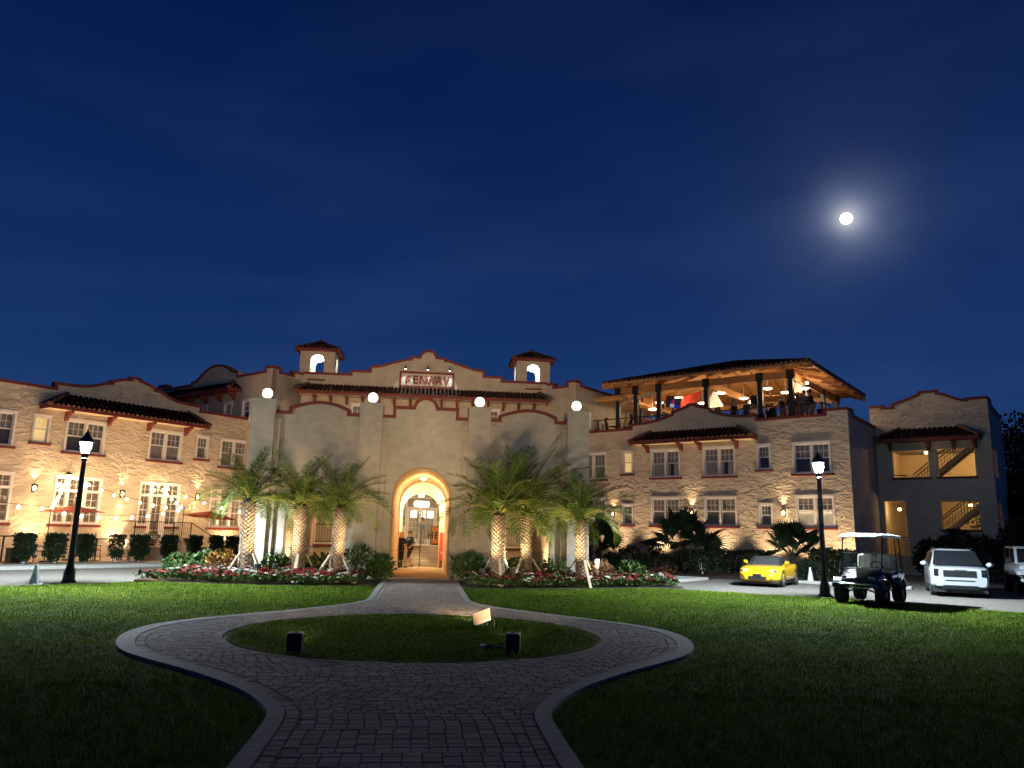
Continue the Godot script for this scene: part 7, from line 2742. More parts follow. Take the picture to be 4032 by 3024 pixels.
func patio() -> void:
	umbrella(-1.5, 3.5, "flat red patio umbrella behind the left lamp post", 0.5)
	umbrella(5.1, 3.5, "red patio umbrella with drooping rim by the patio stairs", -5.0)
	var at := func(u: float, w: float, y := 0.05) -> Vector3:
		return FL * Vector3(u, y, w)
	chair(at.call(-3.1, 4.6), YAW_L - 115, "slatted patio chair between the first two clipped shrubs")
	var c := chair(at.call(-0.3, 3.2), YAW_L + 10, "patio chair with a bright yellow cushion by the thin shrub")
	var mb := MB.new()
	var yel := mat("yellow_cloth", Color(0.75, 0.36, 0.03), 0.9)
	mb.box(Vector3(-0.24, 0.47, -0.2), Vector3(0.24, 0.56, 0.24), 0.04)
	mb.box(Vector3(-0.22, 0.56, -0.24), Vector3(0.22, 0.8, -0.14), 0.04)
	part(mb, "cushion", yel, c)
	chair(at.call(-0.9, 3.1), YAW_L + 160, "plain dark patio chair left of the yellow cushion")
	chair(at.call(2.1, 3.0), YAW_L + 20, "dark patio chair behind the low wall")
	chair(at.call(-4.6, 3.4), YAW_L - 60, "dark patio chair at the left edge of the view")
	table(at.call(-0.55, 4.0), 0.5, 0.98, "tall dark patio table behind the third clipped shrub")
	table(at.call(-4.35, 4.0), 0.5, 1.06, "tall dark patio table at the left edge of the view")
	table(at.call(0.7, 3.9), 0.4, 0.5, "low patio table behind the thin fourth shrub")
	var bx := thing("planter_box", "black square planter box at the left edge of the patio", "planter", at.call(-4.35, 5.4), YAW_L)
	mb = MB.new()
	mb.box(Vector3(-0.3, 0, -0.3), Vector3(0.3, 0.55, 0.3), 0.015)
	part(mb, "box", M.black, bx)
	mb = MB.new()
	mb.box(Vector3(-0.33, 0.55, -0.33), Vector3(0.33, 0.6, 0.33), 0.01)
	part(mb, "rim", M.dark_steel, bx)
	# cocktail table under a gathered black cloth
	var ct := thing("cocktail_table", "tall table under a gathered black cloth beside a string-light pole", "table", at.call(3.25, 5.3), YAW_L)
	mb = MB.new()
	mb.lathe(PackedVector2Array([Vector2(0.36, 0.0), Vector2(0.24, 0.22), Vector2(0.17, 0.5), Vector2(0.2, 0.75), Vector2(0.37, 1.0), Vector2(0.38, 1.02), Vector2(0, 1.02)]), Vector3.ZERO, 20)
	part(mb, "tablecloth", M.black, ct)
	mb = MB.new()
	mb.lathe(PackedVector2Array([Vector2(0, 1.021), Vector2(0.37, 1.022), Vector2(0.36, 1.035), Vector2(0, 1.035)]), Vector3.ZERO, 20)
	part(mb, "table_top", M.black, ct)
	# low stuccoed walls, pot, landing, stairs, rails
	for i in 2:
		var w := thing("planter_wall", ["low stucco planter wall behind the fifth and sixth shrubs", "low stucco planter wall with a coping behind the last shrubs"][i], "low wall", at.call([0.95, 3.9][i], 4.9), YAW_L, "low planter walls of the patio")
		mb = MB.new()
		mb.box(Vector3(0, -0.02, -1.0), Vector3([1.35, 2.3][i], 0.6, 0.0), 0.01)
		part(mb, "wall", M.smooth_stucco, w)
		mb = MB.new()
		mb.box(Vector3(-0.04, 0.6, -1.03), Vector3([1.39, 2.34][i], 0.66, 0.04), 0.01)
		part(mb, "coping", M.cream_plaster, w)
	var pot := thing("flower_pot", "brown bowl pot standing on the low planter wall before the patio door", "pot", at.call(1.75, 4.45, 0.71), 0.0)
	mb = MB.new()
	mb.lathe(PackedVector2Array([Vector2(0.16, 0), Vector2(0.26, 0.28), Vector2(0.29, 0.32), Vector2(0.25, 0.32), Vector2(0.22, 0.26), Vector2(0, 0.26)]), Vector3.ZERO, 16)
	part(mb, "bowl", mat("brown_clay", Color(0.14, 0.06, 0.04), 0.7), pot)
	leaves(pot, "foliage", Vector3(0, 0.42, 0), Vector3(0.3, 0.2, 0.3), 120, 0.12, 55, Color(0.1, 0.09, 0.04))
	var st := thing("patio_stairs", "landing and steps with a railing before the patio door", "stairs", O_L, YAW_L)
	mb = MB.new()
	mb.box(Vector3(2.5, 0.03, 0.002), Vector3(5.6, 0.95, 1.5), 0.015)
	part(mb, "landing", M.concrete, st)
	for i in 6:
		mb = MB.new()
		mb.box(Vector3(5.602 + i * 0.28, 0.03, 0.1), Vector3(5.6 + (i + 1) * 0.28, 0.95 - (i + 1) * 0.135, 1.4), 0.01)
		part(mb, "step", M.concrete, st)
	mb = MB.new()
	mb.bar(Vector3(2.52, 1.85, 1.46), Vector3(5.6, 1.85, 1.46), 0.04, 0.04)
	mb.bar(Vector3(5.6, 1.85, 1.46), Vector3(7.2, 0.98, 1.46), 0.04, 0.04)
	mb.bar(Vector3(2.52, 1.04, 1.46), Vector3(5.6, 1.04, 1.46), 0.025, 0.025)
	mb.bar(Vector3(2.52, 1.85, 0.1), Vector3(2.52, 1.85, 1.46), 0.04, 0.04)
	for x in [2.52, 3.5, 4.6, 5.6]:
		mb.bar(Vector3(x, 0.95, 1.46), Vector3(x, 1.83, 1.46), 0.04, 0.04, Vector3.RIGHT)
	mb.bar(Vector3(7.2, 0.05, 1.46), Vector3(7.2, 0.96, 1.46), 0.04, 0.04, Vector3.RIGHT)
	part(mb, "handrail", M.dark_steel, st)
	for i in 28:
		mb = MB.new()
		var x := 2.63 + i * 0.106
		mb.box(Vector3(x, 1.04, 1.453), Vector3(x + 0.014, 1.84, 1.467))
		part(mb, "baluster", M.dark_steel, st)
	string_lights()


func string_lights() -> void:
	# poles and sagging cords with large bulbs; each bulb lights the patio
	var poles := [[-2.9, 4.5, 2.3], [3.22, 4.5, 2.55]]
	for i in 2:
		var t := thing("light_pole", "thin dark pole holding the string lights %s" % ["by the left umbrella", "above the black cloth table"][i], "pole", FL * Vector3(poles[i][0], 0.05, poles[i][1]), YAW_L, "poles of the string lights")
		var mb := MB.new()
		mb.tube(Vector3.ZERO, Vector3(0, poles[i][2], 0), 0.022, 0.018, 8)
		part(mb, "shaft", M.dark_steel, t)
		mb = MB.new()
		mb.lathe(PackedVector2Array([Vector2(0.2, 0), Vector2(0.19, 0.04), Vector2(0.03, 0.06), Vector2(0, 0.06)]), Vector3.ZERO, 14)
		part(mb, "base", M.dark_steel, t)
	var p0 := Vector3(-2.9, 2.35, 4.5)
	var p1 := Vector3(3.22, 2.6, 4.5)
	var h0 := Vector3(-0.35, 4.12, 0.08)
	var h1 := Vector3(4.2, 3.98, 0.08)
	var h2 := Vector3(7.4, 3.4, 0.08)
	var runs := [[Vector3(-8.0, 3.3, 3.5), p0, 6, 0.25, "from the left edge to the first pole"], [p0, h0, 9, 0.12, "rising steeply from the first pole to the wall hook"], [h0, p1, 9, 0.35, "sagging from the first wall hook to the second pole"], [p1, h1, 6, 0.1, "rising from the second pole to the hook over the door"], [h1, Vector3(9.0, 2.5, 3.0), 6, 0.3, "sagging from the hook over the door towards the palms"], [p0 + Vector3(0.1, -0.1, 0), p1, 8, 0.35, "low, between the two poles"]]
	for r in runs.size():
		var a: Vector3 = runs[r][0]
		var b: Vector3 = runs[r][1]
		var t := thing("string_light", "string of warm bulbs, " + runs[r][4], "string lights", O_L, YAW_L, "string lights over the patio")
		var n := 24
		var pts := PackedVector3Array()
		var f := func(q: float) -> Vector3:
			return a.lerp(b, q) + Vector3(0, -4.0 * float(runs[r][3]) * q * (1.0 - q), 0)
		for i in n + 1:
			pts.append(f.call(i / float(n)))
		var mb := MB.new()
		mb.path(pts, 0.009, 0.009, 5)
		part(mb, "cord", M.black, t)
		var k: int = runs[r][2]
		for i in k:
			var q := (i + 0.6) / k
			var p: Vector3 = f.call(q)
			mb = MB.new()
			mb.lathe(PackedVector2Array([Vector2(0.0, -0.19), Vector2(0.045, -0.175), Vector2(0.068, -0.13), Vector2(0.055, -0.085), Vector2(0.025, -0.045), Vector2(0.022, -0.03)]), p, 10)
			part(mb, "lamp_bulb", M.bulb, t)
			mb = MB.new()
			mb.tube(p + Vector3(0, -0.03, 0), p + Vector3(0, 0.0, 0), 0.02, 0.016, 6)
			part(mb, "socket", M.black, t)
			omni(p + Vector3(0, -0.12, 0), WARM, 0.68, 0.05, t)
	var w := thing("wall_bracket_lamp", "bright warm lamp on the wall above the tall window where strings meet", "wall lamp", FL * Vector3(-0.4, 4.0, 0), YAW_L)
	var mb := MB.new()
	mb.box(Vector3(-0.05, 0.0, 0.002), Vector3(0.05, 0.16, 0.05), 0.01)
	mb.bar(Vector3(0, 0.13, 0.04), Vector3(0, 0.12, 0.2), 0.02, 0.02)
	mb.lathe(PackedVector2Array([Vector2(0.16, -0.02), Vector2(0.05, 0.1), Vector2(0, 0.12)]), Vector3(0, 0, 0.2), 14)
	part(mb, "shade", M.black, w)
	mb = MB.new()
	mb.ball(Vector3(0, -0.02, 0.2), Vector3(0.09, 0.07, 0.09), 12)
	part(mb, "lamp_bulb", M.sconce, w)
	omni(Vector3(0, -0.06, 0.2), WARM, 1.4, 0.07, w)
	# well lights along the foot of the left wing
	for q in [[-1.7, "below the leftmost sconce"], [2.2, "between the tall window and the patio landing"], [6.2, "beyond the patio stairs"], [-5.6, "at the left edge of the wing"], [8.6, "behind the left palm"]]:
		uplight(FL * Vector3(q[0], 0.05, 0.75), Vector3(0, 4.5, 0) + FL.basis * Vector3(0, 0, -0.9), 13.0, "left wing uplight, " + q[1], "ground uplights of the left wing", 48.0, WARM)
	for q in [[-13.5, "behind the portico corner"], [-10.4, "left of the big fan palm"], [-7.0, "behind the big fan palm"], [-4.0, "behind the roadster"], [-2.3, "behind the right fan palm"], [-0.4, "near the wing's right corner"]]:
		uplight(FR * Vector3(q[0], 0.08, 1.0), Vector3(0, 4.0, 0) + FR.basis * Vector3(0, 0, -1.1), 13.0, "right wing uplight, " + q[1], "ground uplights of the right wing", 48.0, SOFT)
	# wash lights inside the side passages
	uplight(FC * Vector3(-3.3, 0.03, -1.3), Vector3(0, 3.0, 0) + FC.basis * Vector3(-0.35, 0, 0), 9.0, "uplight on the outer wall of the left passage", "uplights in the side passages", 60.0, WARM)
	uplight(FC * Vector3(5.4, 0.03, -1.3), Vector3(0, 3.0, 0) + FC.basis * Vector3(0.35, 0, 0), 9.0, "ground uplight on the outer wall of the right passage", "uplights in the side passages", 60.0, WARM)
	var bo := thing("bollard_light", "white lit bollard beside the last palm at the portico's right corner", "bollard light", FC * Vector3(6.95, 0.03, 2.0))
	mb = MB.new()
	mb.lathe(PackedVector2Array([Vector2(0.07, 0), Vector2(0.065, 0.72), Vector2(0.07, 0.74)]), Vector3.ZERO, 14)
	part(mb, "post", M.white_plastic, bo)
	mb = MB.new()
	mb.lathe(PackedVector2Array([Vector2(0.06, 0.74), Vector2(0.06, 0.84)]), Vector3.ZERO, 14)
	part(mb, "lamp_lens", M.white_lens, bo)
	mb = MB.new()
	mb.lathe(PackedVector2Array([Vector2(0.0, 0.84), Vector2(0.085, 0.845), Vector2(0.08, 0.88), Vector2(0, 0.9)]), Vector3.ZERO, 14)
	part(mb, "cap", M.white_plastic, bo)
	omni(Vector3(0, 0.79, 0.12), SOFT, 0.35, 0.06, bo)


# ---- vehicles -------------------------------------------------------------------------------------------------

func loft(mb: MB, rings: Array, closed := true) -> void:
	# smooth skin over rings of equally many points; each ring runs anticlockwise seen from its far (+z) end
	var n: int = rings[0].size()
	var nr := []
	for i in rings.size():
		var row := PackedVector3Array()
		for j in n:
			var jm := (j - 1 + n) % n if closed else maxi(j - 1, 0)
			var jp := (j + 1) % n if closed else mini(j + 1, n - 1)
			var a: Vector3 = rings[i][jp] - rings[i][jm]
			var b: Vector3 = rings[mini(i + 1, rings.size() - 1)][j] - rings[maxi(i - 1, 0)][j]
			var m := a.cross(b)
			row.append(m.normalized() if m.length() > 1e-9 else Vector3.UP)
		nr.append(row)
	for i in rings.size() - 1:
		for j in (n if closed else n - 1):
			var k := (j + 1) % n
			mb.quadn(rings[i][j], rings[i][k], rings[i + 1][k], rings[i + 1][j], nr[i][j], nr[i][k], nr[i + 1][k], nr[i + 1][j])
	if closed:
		for e in 2:
			var r: PackedVector3Array = rings[0 if e == 0 else rings.size() - 1]
			var c := Vector3.ZERO
			for p in r:
				c += p
			c /= n
			for j in n:
				var k := (j + 1) % n
				if e == 0:
					mb.tri(c, r[k], r[j])
				else:
					mb.tri(c, r[j], r[k])


func ring(z: float, half: PackedVector2Array) -> PackedVector3Array:
	# a closed ring from its right half, listed from the bottom middle up to the top middle
	var out := PackedVector3Array()
	for p in half:
		out.append(Vector3(p.x, p.y, z))
	for i in range(half.size() - 1, -1, -1):
		if half[i].x > 0.001:
			out.append(Vector3(-half[i].x, half[i].y, z))
	return out


func wheel(t: Node, at: Vector3, r: float, w: float, rim: Material, spokes := 5) -> void:
	var mb := MB.new()
	var o := Transform3D(Basis(Vector3.BACK, PI / 2), at)
	mb.xf = o
	mb.lathe(PackedVector2Array([Vector2(r * 0.62, -w / 2), Vector2(r * 0.92, -w / 2), Vector2(r, -w / 2 + 0.03), Vector2(r, w / 2 - 0.03), Vector2(r * 0.92, w / 2), Vector2(r * 0.62, w / 2)]), Vector3.ZERO, 26)
	var ty := part(mb, "wheel", M.rubber, t)
	mb = MB.new()
	mb.xf = o
	mb.lathe(PackedVector2Array([Vector2(0, -w * 0.3), Vector2(r * 0.6, -w * 0.3), Vector2(r * 0.64, -w * 0.46), Vector2(r * 0.64, w * 0.46), Vector2(r * 0.6, w * 0.3), Vector2(0, w * 0.3)]), Vector3.ZERO, 22)
	part(mb, "rim_well", M.black, ty)
	mb = MB.new()
	mb.xf = o
	for s in [-1, 1]:
		for k in spokes:
			var a := TAU * k / spokes
			mb.bar(Vector3(0, s * w * 0.4, 0), Vector3(cos(a) * r * 0.6, s * w * 0.36, sin(a) * r * 0.6), r * 0.16, r * 0.1)
		mb.tube(Vector3(0, s * w * 0.34, 0), Vector3(0, s * w * 0.46, 0), r * 0.16, r * 0.14, 10)
	part(mb, "rim", rim, ty)


func car_paint(called: String, c: Color) -> StandardMaterial3D:
	var m := mat(called, c, 0.35)
	m.clearcoat_enabled = true
	m.clearcoat = 1.0
	m.clearcoat_roughness = 0.05
	return m


func patch(t: Node, called: String, m: Material, lo: Vector3, hi: Vector3, bev := 0.01) -> void:
	var mb := MB.new()
	mb.box(lo, hi, bev)
	part(mb, called, m, t)


func roadster() -> void:
	# front towards +z
	var t := thing("roadster", "small yellow two-seat roadster with black soft top parked by the hedge", "car", Vector3(10.0, 0.0, -30.15), -32.0)
	t.scale = Vector3.ONE * 0.87
	var y := car_paint("yellow_paint", Color(0.62, 0.36, 0.008))
	var mb := MB.new()
	var st := [[-2.05, 0.62, 0.42, 0.80, 0.70], [-1.9, 0.78, 0.24, 0.88, 0.82], [-1.5, 0.86, 0.2, 0.9, 0.88], [-1.0, 0.87, 0.2, 0.86, 0.9], [-0.4, 0.85, 0.19, 0.82, 0.88], [0.3, 0.85, 0.19, 0.82, 0.87], [0.8, 0.865, 0.19, 0.84, 0.86], [1.3, 0.87, 0.2, 0.79, 0.8], [1.7, 0.84, 0.2, 0.7, 0.72], [1.95, 0.74, 0.22, 0.6, 0.62], [2.08, 0.55, 0.3, 0.5, 0.53]]
	var rings := []
	for s in st:
		var w: float = s[1]
		rings.append(ring(s[0], PackedVector2Array([Vector2(0.0, s[2]), Vector2(w * 0.86, s[2]), Vector2(w * 0.99, s[2] + 0.1), Vector2(w, lerpf(s[2], s[3], 0.5)), Vector2(w * 0.985, lerpf(s[2], s[3], 0.78)), Vector2(w * 0.93, s[3]), Vector2(w * 0.72, s[4] - 0.01), Vector2(w * 0.35, s[4]), Vector2(0.0, s[4])])))
	loft(mb, rings)
	part(mb, "body", y, t)
	mb = MB.new()
	rings = []
	for s in [[-1.25, 0.66, 0.9, 0.92], [-1.0, 0.66, 0.88, 1.12], [-0.6, 0.64, 0.87, 1.21], [-0.1, 0.6, 0.86, 1.23], [0.22, 0.58, 0.86, 1.2]]:
		rings.append(ring(s[0], PackedVector2Array([Vector2(0, s[2] - 0.05), Vector2(s[1], s[2] - 0.04), Vector2(s[1] * 0.97, lerpf(s[2], s[3], 0.5)), Vector2(s[1] * 0.8, s[3] - 0.05), Vector2(s[1] * 0.5, s[3]), Vector2(0, s[3] + 0.005)])))
	loft(mb, rings)
	part(mb, "soft_top", M.black, t)
	mb = MB.new()
	mb.quad(Vector3(-0.68, 0.86, 0.8), Vector3(0.68, 0.86, 0.8), Vector3(0.55, 1.19, 0.24), Vector3(-0.55, 1.19, 0.24))
	part(mb, "windshield", M.glass, t)
	mb = MB.new()
	for s in [-1, 1]:
		mb.bar(Vector3(s * 0.7, 0.85, 0.82), Vector3(s * 0.56, 1.2, 0.23), 0.05, 0.04)
	mb.bar(Vector3(-0.56, 1.2, 0.23), Vector3(0.56, 1.2, 0.23), 0.05, 0.04)
	mb.box(Vector3(-0.6, 0.84, -0.3), Vector3(0.6, 0.9, 0.7), 0.01)
	part(mb, "windshield_frame", M.black, t)
	for s in [-1, 1]:
		mb = MB.new()
		mb.ball(Vector3(s * 0.88, 0.98, 0.55), Vector3(0.11, 0.075, 0.07), 10)
		mb.bar(Vector3(s * 0.74, 0.88, 0.56), Vector3(s * 0.86, 0.95, 0.56), 0.04, 0.03)
		part(mb, "mirror", y, t)
		mb = MB.new()
		mb.ball(Vector3(s * 0.58, 0.63, 1.79), Vector3(0.19, 0.065, 0.17), 12)
		part(mb, "headlight", mat("headlight_glass", Color(0.35, 0.36, 0.38), 0.08), t)
		mb = MB.new()
		mb.ball(Vector3(s * 0.66, 0.635, 1.8), Vector3(0.1, 0.05, 0.165), 10)
		part(mb, "headlight_lens", M.black, t)
		patch(t, "side_vent", M.black, Vector3(s * 0.59 - 0.035, 0.36, 1.87), Vector3(s * 0.59 + 0.035, 0.5, 2.0))
	patch(t, "air_intake", M.black, Vector3(-0.4, 0.28, 1.95), Vector3(0.4, 0.45, 2.09), 0.03)
	patch(t, "licence_plate", M.black, Vector3(-0.17, 0.42, 2.03), Vector3(0.17, 0.53, 2.115))
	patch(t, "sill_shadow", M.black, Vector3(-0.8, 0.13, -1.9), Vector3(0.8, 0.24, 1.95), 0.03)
	for s in [-1, 1]:
		for z in [1.2, -1.22]:
			wheel(t, Vector3(s * 0.76, 0.31, z), 0.31, 0.21, M.chrome, 5)
			mb = MB.new()
			mb.xf = Transform3D(Basis(Vector3.BACK, PI / 2), Vector3(s * 0.868, 0.33, z))
			mb.lathe(PackedVector2Array([Vector2(0.3, -0.012), Vector2(0.365, -0.012), Vector2(0.365, 0.012), Vector2(0.3, 0.012)]), Vector3.ZERO, 24)
			part(mb, "wheel_arch", M.black, t)


func suv(at: Vector3, yaw: float) -> void:
	var t := thing("suv", "large white three-row car parked facing the lawn beside the golf cart", "car", at, yaw)
	t.scale = Vector3.ONE * 0.86
	var p := car_paint("white_paint", Color(0.3, 0.315, 0.35))
	var mb := MB.new()
	var st := [[-4.9, 0.86, 0.42, 1.05, 1.08], [-4.7, 0.96, 0.34, 1.08, 1.12], [-3.8, 0.99, 0.3, 1.08, 1.12], [-1.2, 0.99, 0.3, 1.08, 1.12], [-0.9, 0.99, 0.32, 1.06, 1.13], [-0.35, 0.98, 0.34, 1.0, 1.1], [-0.08, 0.93, 0.36, 0.94, 1.03], [0.0, 0.86, 0.4, 0.86, 0.94]]
	var rings := []
	for s in st:
		var w: float = s[1]
		rings.append(ring(s[0], PackedVector2Array([Vector2(0.0, s[2]), Vector2(w * 0.93, s[2]), Vector2(w * 0.995, s[2] + 0.12), Vector2(w, lerpf(s[2], s[3], 0.6)), Vector2(w * 0.985, s[3]), Vector2(w * 0.9, s[4] - 0.015), Vector2(w * 0.5, s[4]), Vector2(0.0, s[4] + 0.005)])))
	loft(mb, rings)
	part(mb, "body", p, t)
	mb = MB.new()
	rings = []
	for s in [[-4.75, 0.93, 1.1, 1.5], [-4.5, 0.9, 1.1, 1.72], [-3.5, 0.89, 1.1, 1.77], [-2.4, 0.89, 1.1, 1.77], [-1.75, 0.88, 1.1, 1.71], [-1.2, 0.9, 1.1, 1.36], [-0.85, 0.92, 1.09, 1.13]]:
		var w: float = s[1]
		var h: float = s[3]
		rings.append(ring(s[0], PackedVector2Array([Vector2(0, s[2] - 0.1), Vector2(w, s[2] - 0.08), Vector2(lerpf(w, w * 0.82, (h - s[2]) / 0.7 * 0.5), lerpf(s[2], h, 0.5)), Vector2(w * lerpf(0.95, 0.77, clampf((h - s[2]) / 0.67, 0, 1)), h - 0.05), Vector2(w * 0.6, h - 0.005), Vector2(0, h)])))
	loft(mb, rings)
	part(mb, "cabin", p, t)
	mb = MB.new()
	mb.quad(Vector3(-0.84, 1.165, -0.8), Vector3(0.84, 1.165, -0.8), Vector3(0.7, 1.7, -1.68), Vector3(-0.7, 1.7, -1.68))
	part(mb, "windshield", mat("dark_glass", Color(0.01, 0.011, 0.013), 0.06), t)
	for s in [-1, 1]:
		mb = MB.new()
		var q := [Vector3(s * 0.925, 1.15, -1.25), Vector3(s * 0.925, 1.15, -4.4), Vector3(s * 0.79, 1.64, -4.3), Vector3(s * 0.785, 1.64, -1.85)]
		if s > 0:
			mb.quad(q[0], q[1], q[2], q[3])
		else:
			mb.quad(q[3], q[2], q[1], q[0])
		part(mb, "side_window", M.dark_glass, t)
		mb = MB.new()
		mb.ball(Vector3(s * 1.12, 1.2, -1.05), Vector3(0.14, 0.09, 0.08), 10)
		part(mb, "mirror", p, t)
		patch(t, "mirror_base", M.black, Vector3(s * 1.02 - 0.1, 1.08, -1.1), Vector3(s * 1.02 + 0.1, 1.13, -1.0))
		patch(t, "headlight", M.dark_glass, Vector3(s * 0.78 - 0.085, 0.74, -0.14), Vector3(s * 0.78 + 0.085, 1.02, 0.012), 0.02)
		patch(t, "headlight_lamp", M.chrome, Vector3(s * 0.79 - 0.03, 0.92, 0.01), Vector3(s * 0.79 + 0.03, 0.96, 0.02))
		patch(t, "fog_slot", M.black, Vector3(s * 0.83 - 0.022, 0.48, -0.14), Vector3(s * 0.83 + 0.022, 0.66, -0.005))
		patch(t, "roof_rail", M.chrome, Vector3(s * 0.66 - 0.02, 1.76, -4.2), Vector3(s * 0.66 + 0.02, 1.8, -2.0))
		for z in [-0.95, -3.85]:
			wheel(t, Vector3(s * 0.86, 0.38, z), 0.38, 0.24, M.chrome, 6)
	patch(t, "bonnet_edge", M.black, Vector3(-0.8, 1.126, -0.88), Vector3(0.8, 1.134, -0.84))
	patch(t, "grille", M.black, Vector3(-0.58, 0.71, -0.1), Vector3(0.58, 0.98, 0.012), 0.04)
	mb = MB.new()
	for k in 22:
		var x := -0.56 + k * 0.051
		mb.bar(Vector3(x, 0.73, 0.014), Vector3(x + 0.1 if x < 0.44 else x + 0.03, 0.96, 0.014), 0.008, 0.008)
		mb.bar(Vector3(x + 0.1 if x < 0.44 else x + 0.03, 0.73, 0.013), Vector3(x, 0.96, 0.013), 0.008, 0.008)
	stuff(part(mb, "grille_mesh", mat("dim_chrome", Color(0.12, 0.125, 0.135), 0.35, 1.0), t))
	letters("KIA", 0.08, t, Vector3(0, 0.85, 0.02), M.chrome, 0.006, false, "badge")
	letters("TELLURIDE", 0.05, t, Vector3(0, 1.012, -0.02), mat("grey_badge", Color(0.3, 0.3, 0.32), 0.4), 0.05, false, "badge")
	patch(t, "lower_intake", M.black, Vector3(-0.5, 0.56, -0.1), Vector3(0.5, 0.64, 0.006), 0.02)
	patch(t, "bumper_intake", M.black, Vector3(-0.6, 0.36, -0.1), Vector3(0.6, 0.45, 0.003), 0.02)
	patch(t, "skid_plate", M.dim_chrome, Vector3(-0.6, 0.3, -0.1), Vector3(0.6, 0.355, 0.01), 0.015)
	patch(t, "underbody", M.black, Vector3(-0.9, 0.16, -4.7), Vector3(0.9, 0.36, -0.12))


func off_roader(at: Vector3, yaw: float) -> void:
	var t := thing("off_roader", "white boxy off-road car cut off by the right edge of the view", "car", at, yaw)
	t.scale = Vector3.ONE * 0.9
	var p: StandardMaterial3D = M.white_paint
	patch(t, "body", p, Vector3(-0.78, 0.62, -3.9), Vector3(0.78, 1.12, -0.35), 0.05)
	patch(t, "bonnet", p, Vector3(-0.66, 0.9, -1.5), Vector3(0.66, 1.17, -0.1), 0.05)
	patch(t, "cabin", p, Vector3(-0.74, 1.12, -3.85), Vector3(0.74, 1.84, -1.5), 0.06)
	patch(t, "grille", p, Vector3(-0.52, 0.68, -0.3), Vector3(0.52, 1.14, 0.0), 0.03)
	for k in 7:
		patch(t, "grille_slot", M.black, Vector3(-0.27 + k * 0.08, 0.76, -0.05), Vector3(-0.23 + k * 0.08, 1.06, 0.004), 0.004)
	patch(t, "windshield", M.dark_glass, Vector3(-0.66, 1.2, -1.55), Vector3(0.66, 1.76, -1.488), 0.02)
	patch(t, "bumper", p, Vector3(-0.85, 0.5, -0.1), Vector3(0.85, 0.64, 0.2), 0.03)
	patch(t, "lower_bumper", M.dim_chrome, Vector3(-0.55, 0.4, 0.0), Vector3(0.55, 0.47, 0.2), 0.02)
	for s in [-1, 1]:
		var mb := MB.new()
		mb.tube(Vector3(s * 0.4, 0.97, -0.05), Vector3(s * 0.4, 0.97, 0.03), 0.11, 0.1, 14)
		part(mb, "headlight", M.headlight_glass, t)
		mb = MB.new()
		mb.tube(Vector3(s * 0.4, 0.97, 0.0), Vector3(s * 0.4, 0.97, 0.02), 0.13, 0.13, 14)
		part(mb, "headlight_rim", M.black, t)
		mb = MB.new()
		mb.prism(PackedVector2Array([Vector2(-0.05, 0.78), Vector2(-0.02, 0.9), Vector2(0.3, 1.0), Vector2(1.2, 1.0), Vector2(1.4, 0.6), Vector2(1.3, 0.6), Vector2(1.12, 0.88), Vector2(0.36, 0.88), Vector2(0.1, 0.78)]), minf(s * 0.62, s * 0.95), maxf(s * 0.62, s * 0.95), 0)
		part(mb, "fender", p, t)
		patch(t, "indicator", M.headlight_glass, Vector3(s * 0.8 - 0.08, 0.86, 0.0), Vector3(s * 0.8 + 0.08, 0.91, 0.06))
		for q in [[-2.5, -1.62], [-3.7, -2.6]]:
			patch(t, "side_window", M.dark_glass, Vector3(s * 0.735 - 0.012, 1.2, q[0]), Vector3(s * 0.735 + 0.012, 1.75, q[1]))
		patch(t, "mirror", M.black, Vector3(s * 0.95 - 0.1, 1.18, -1.5), Vector3(s * 0.95 + 0.1, 1.38, -1.42), 0.03)
		for z in [-0.75, -3.2]:
			wheel(t, Vector3(s * 0.78, 0.42, z), 0.42, 0.26, M.dim_chrome, 6)


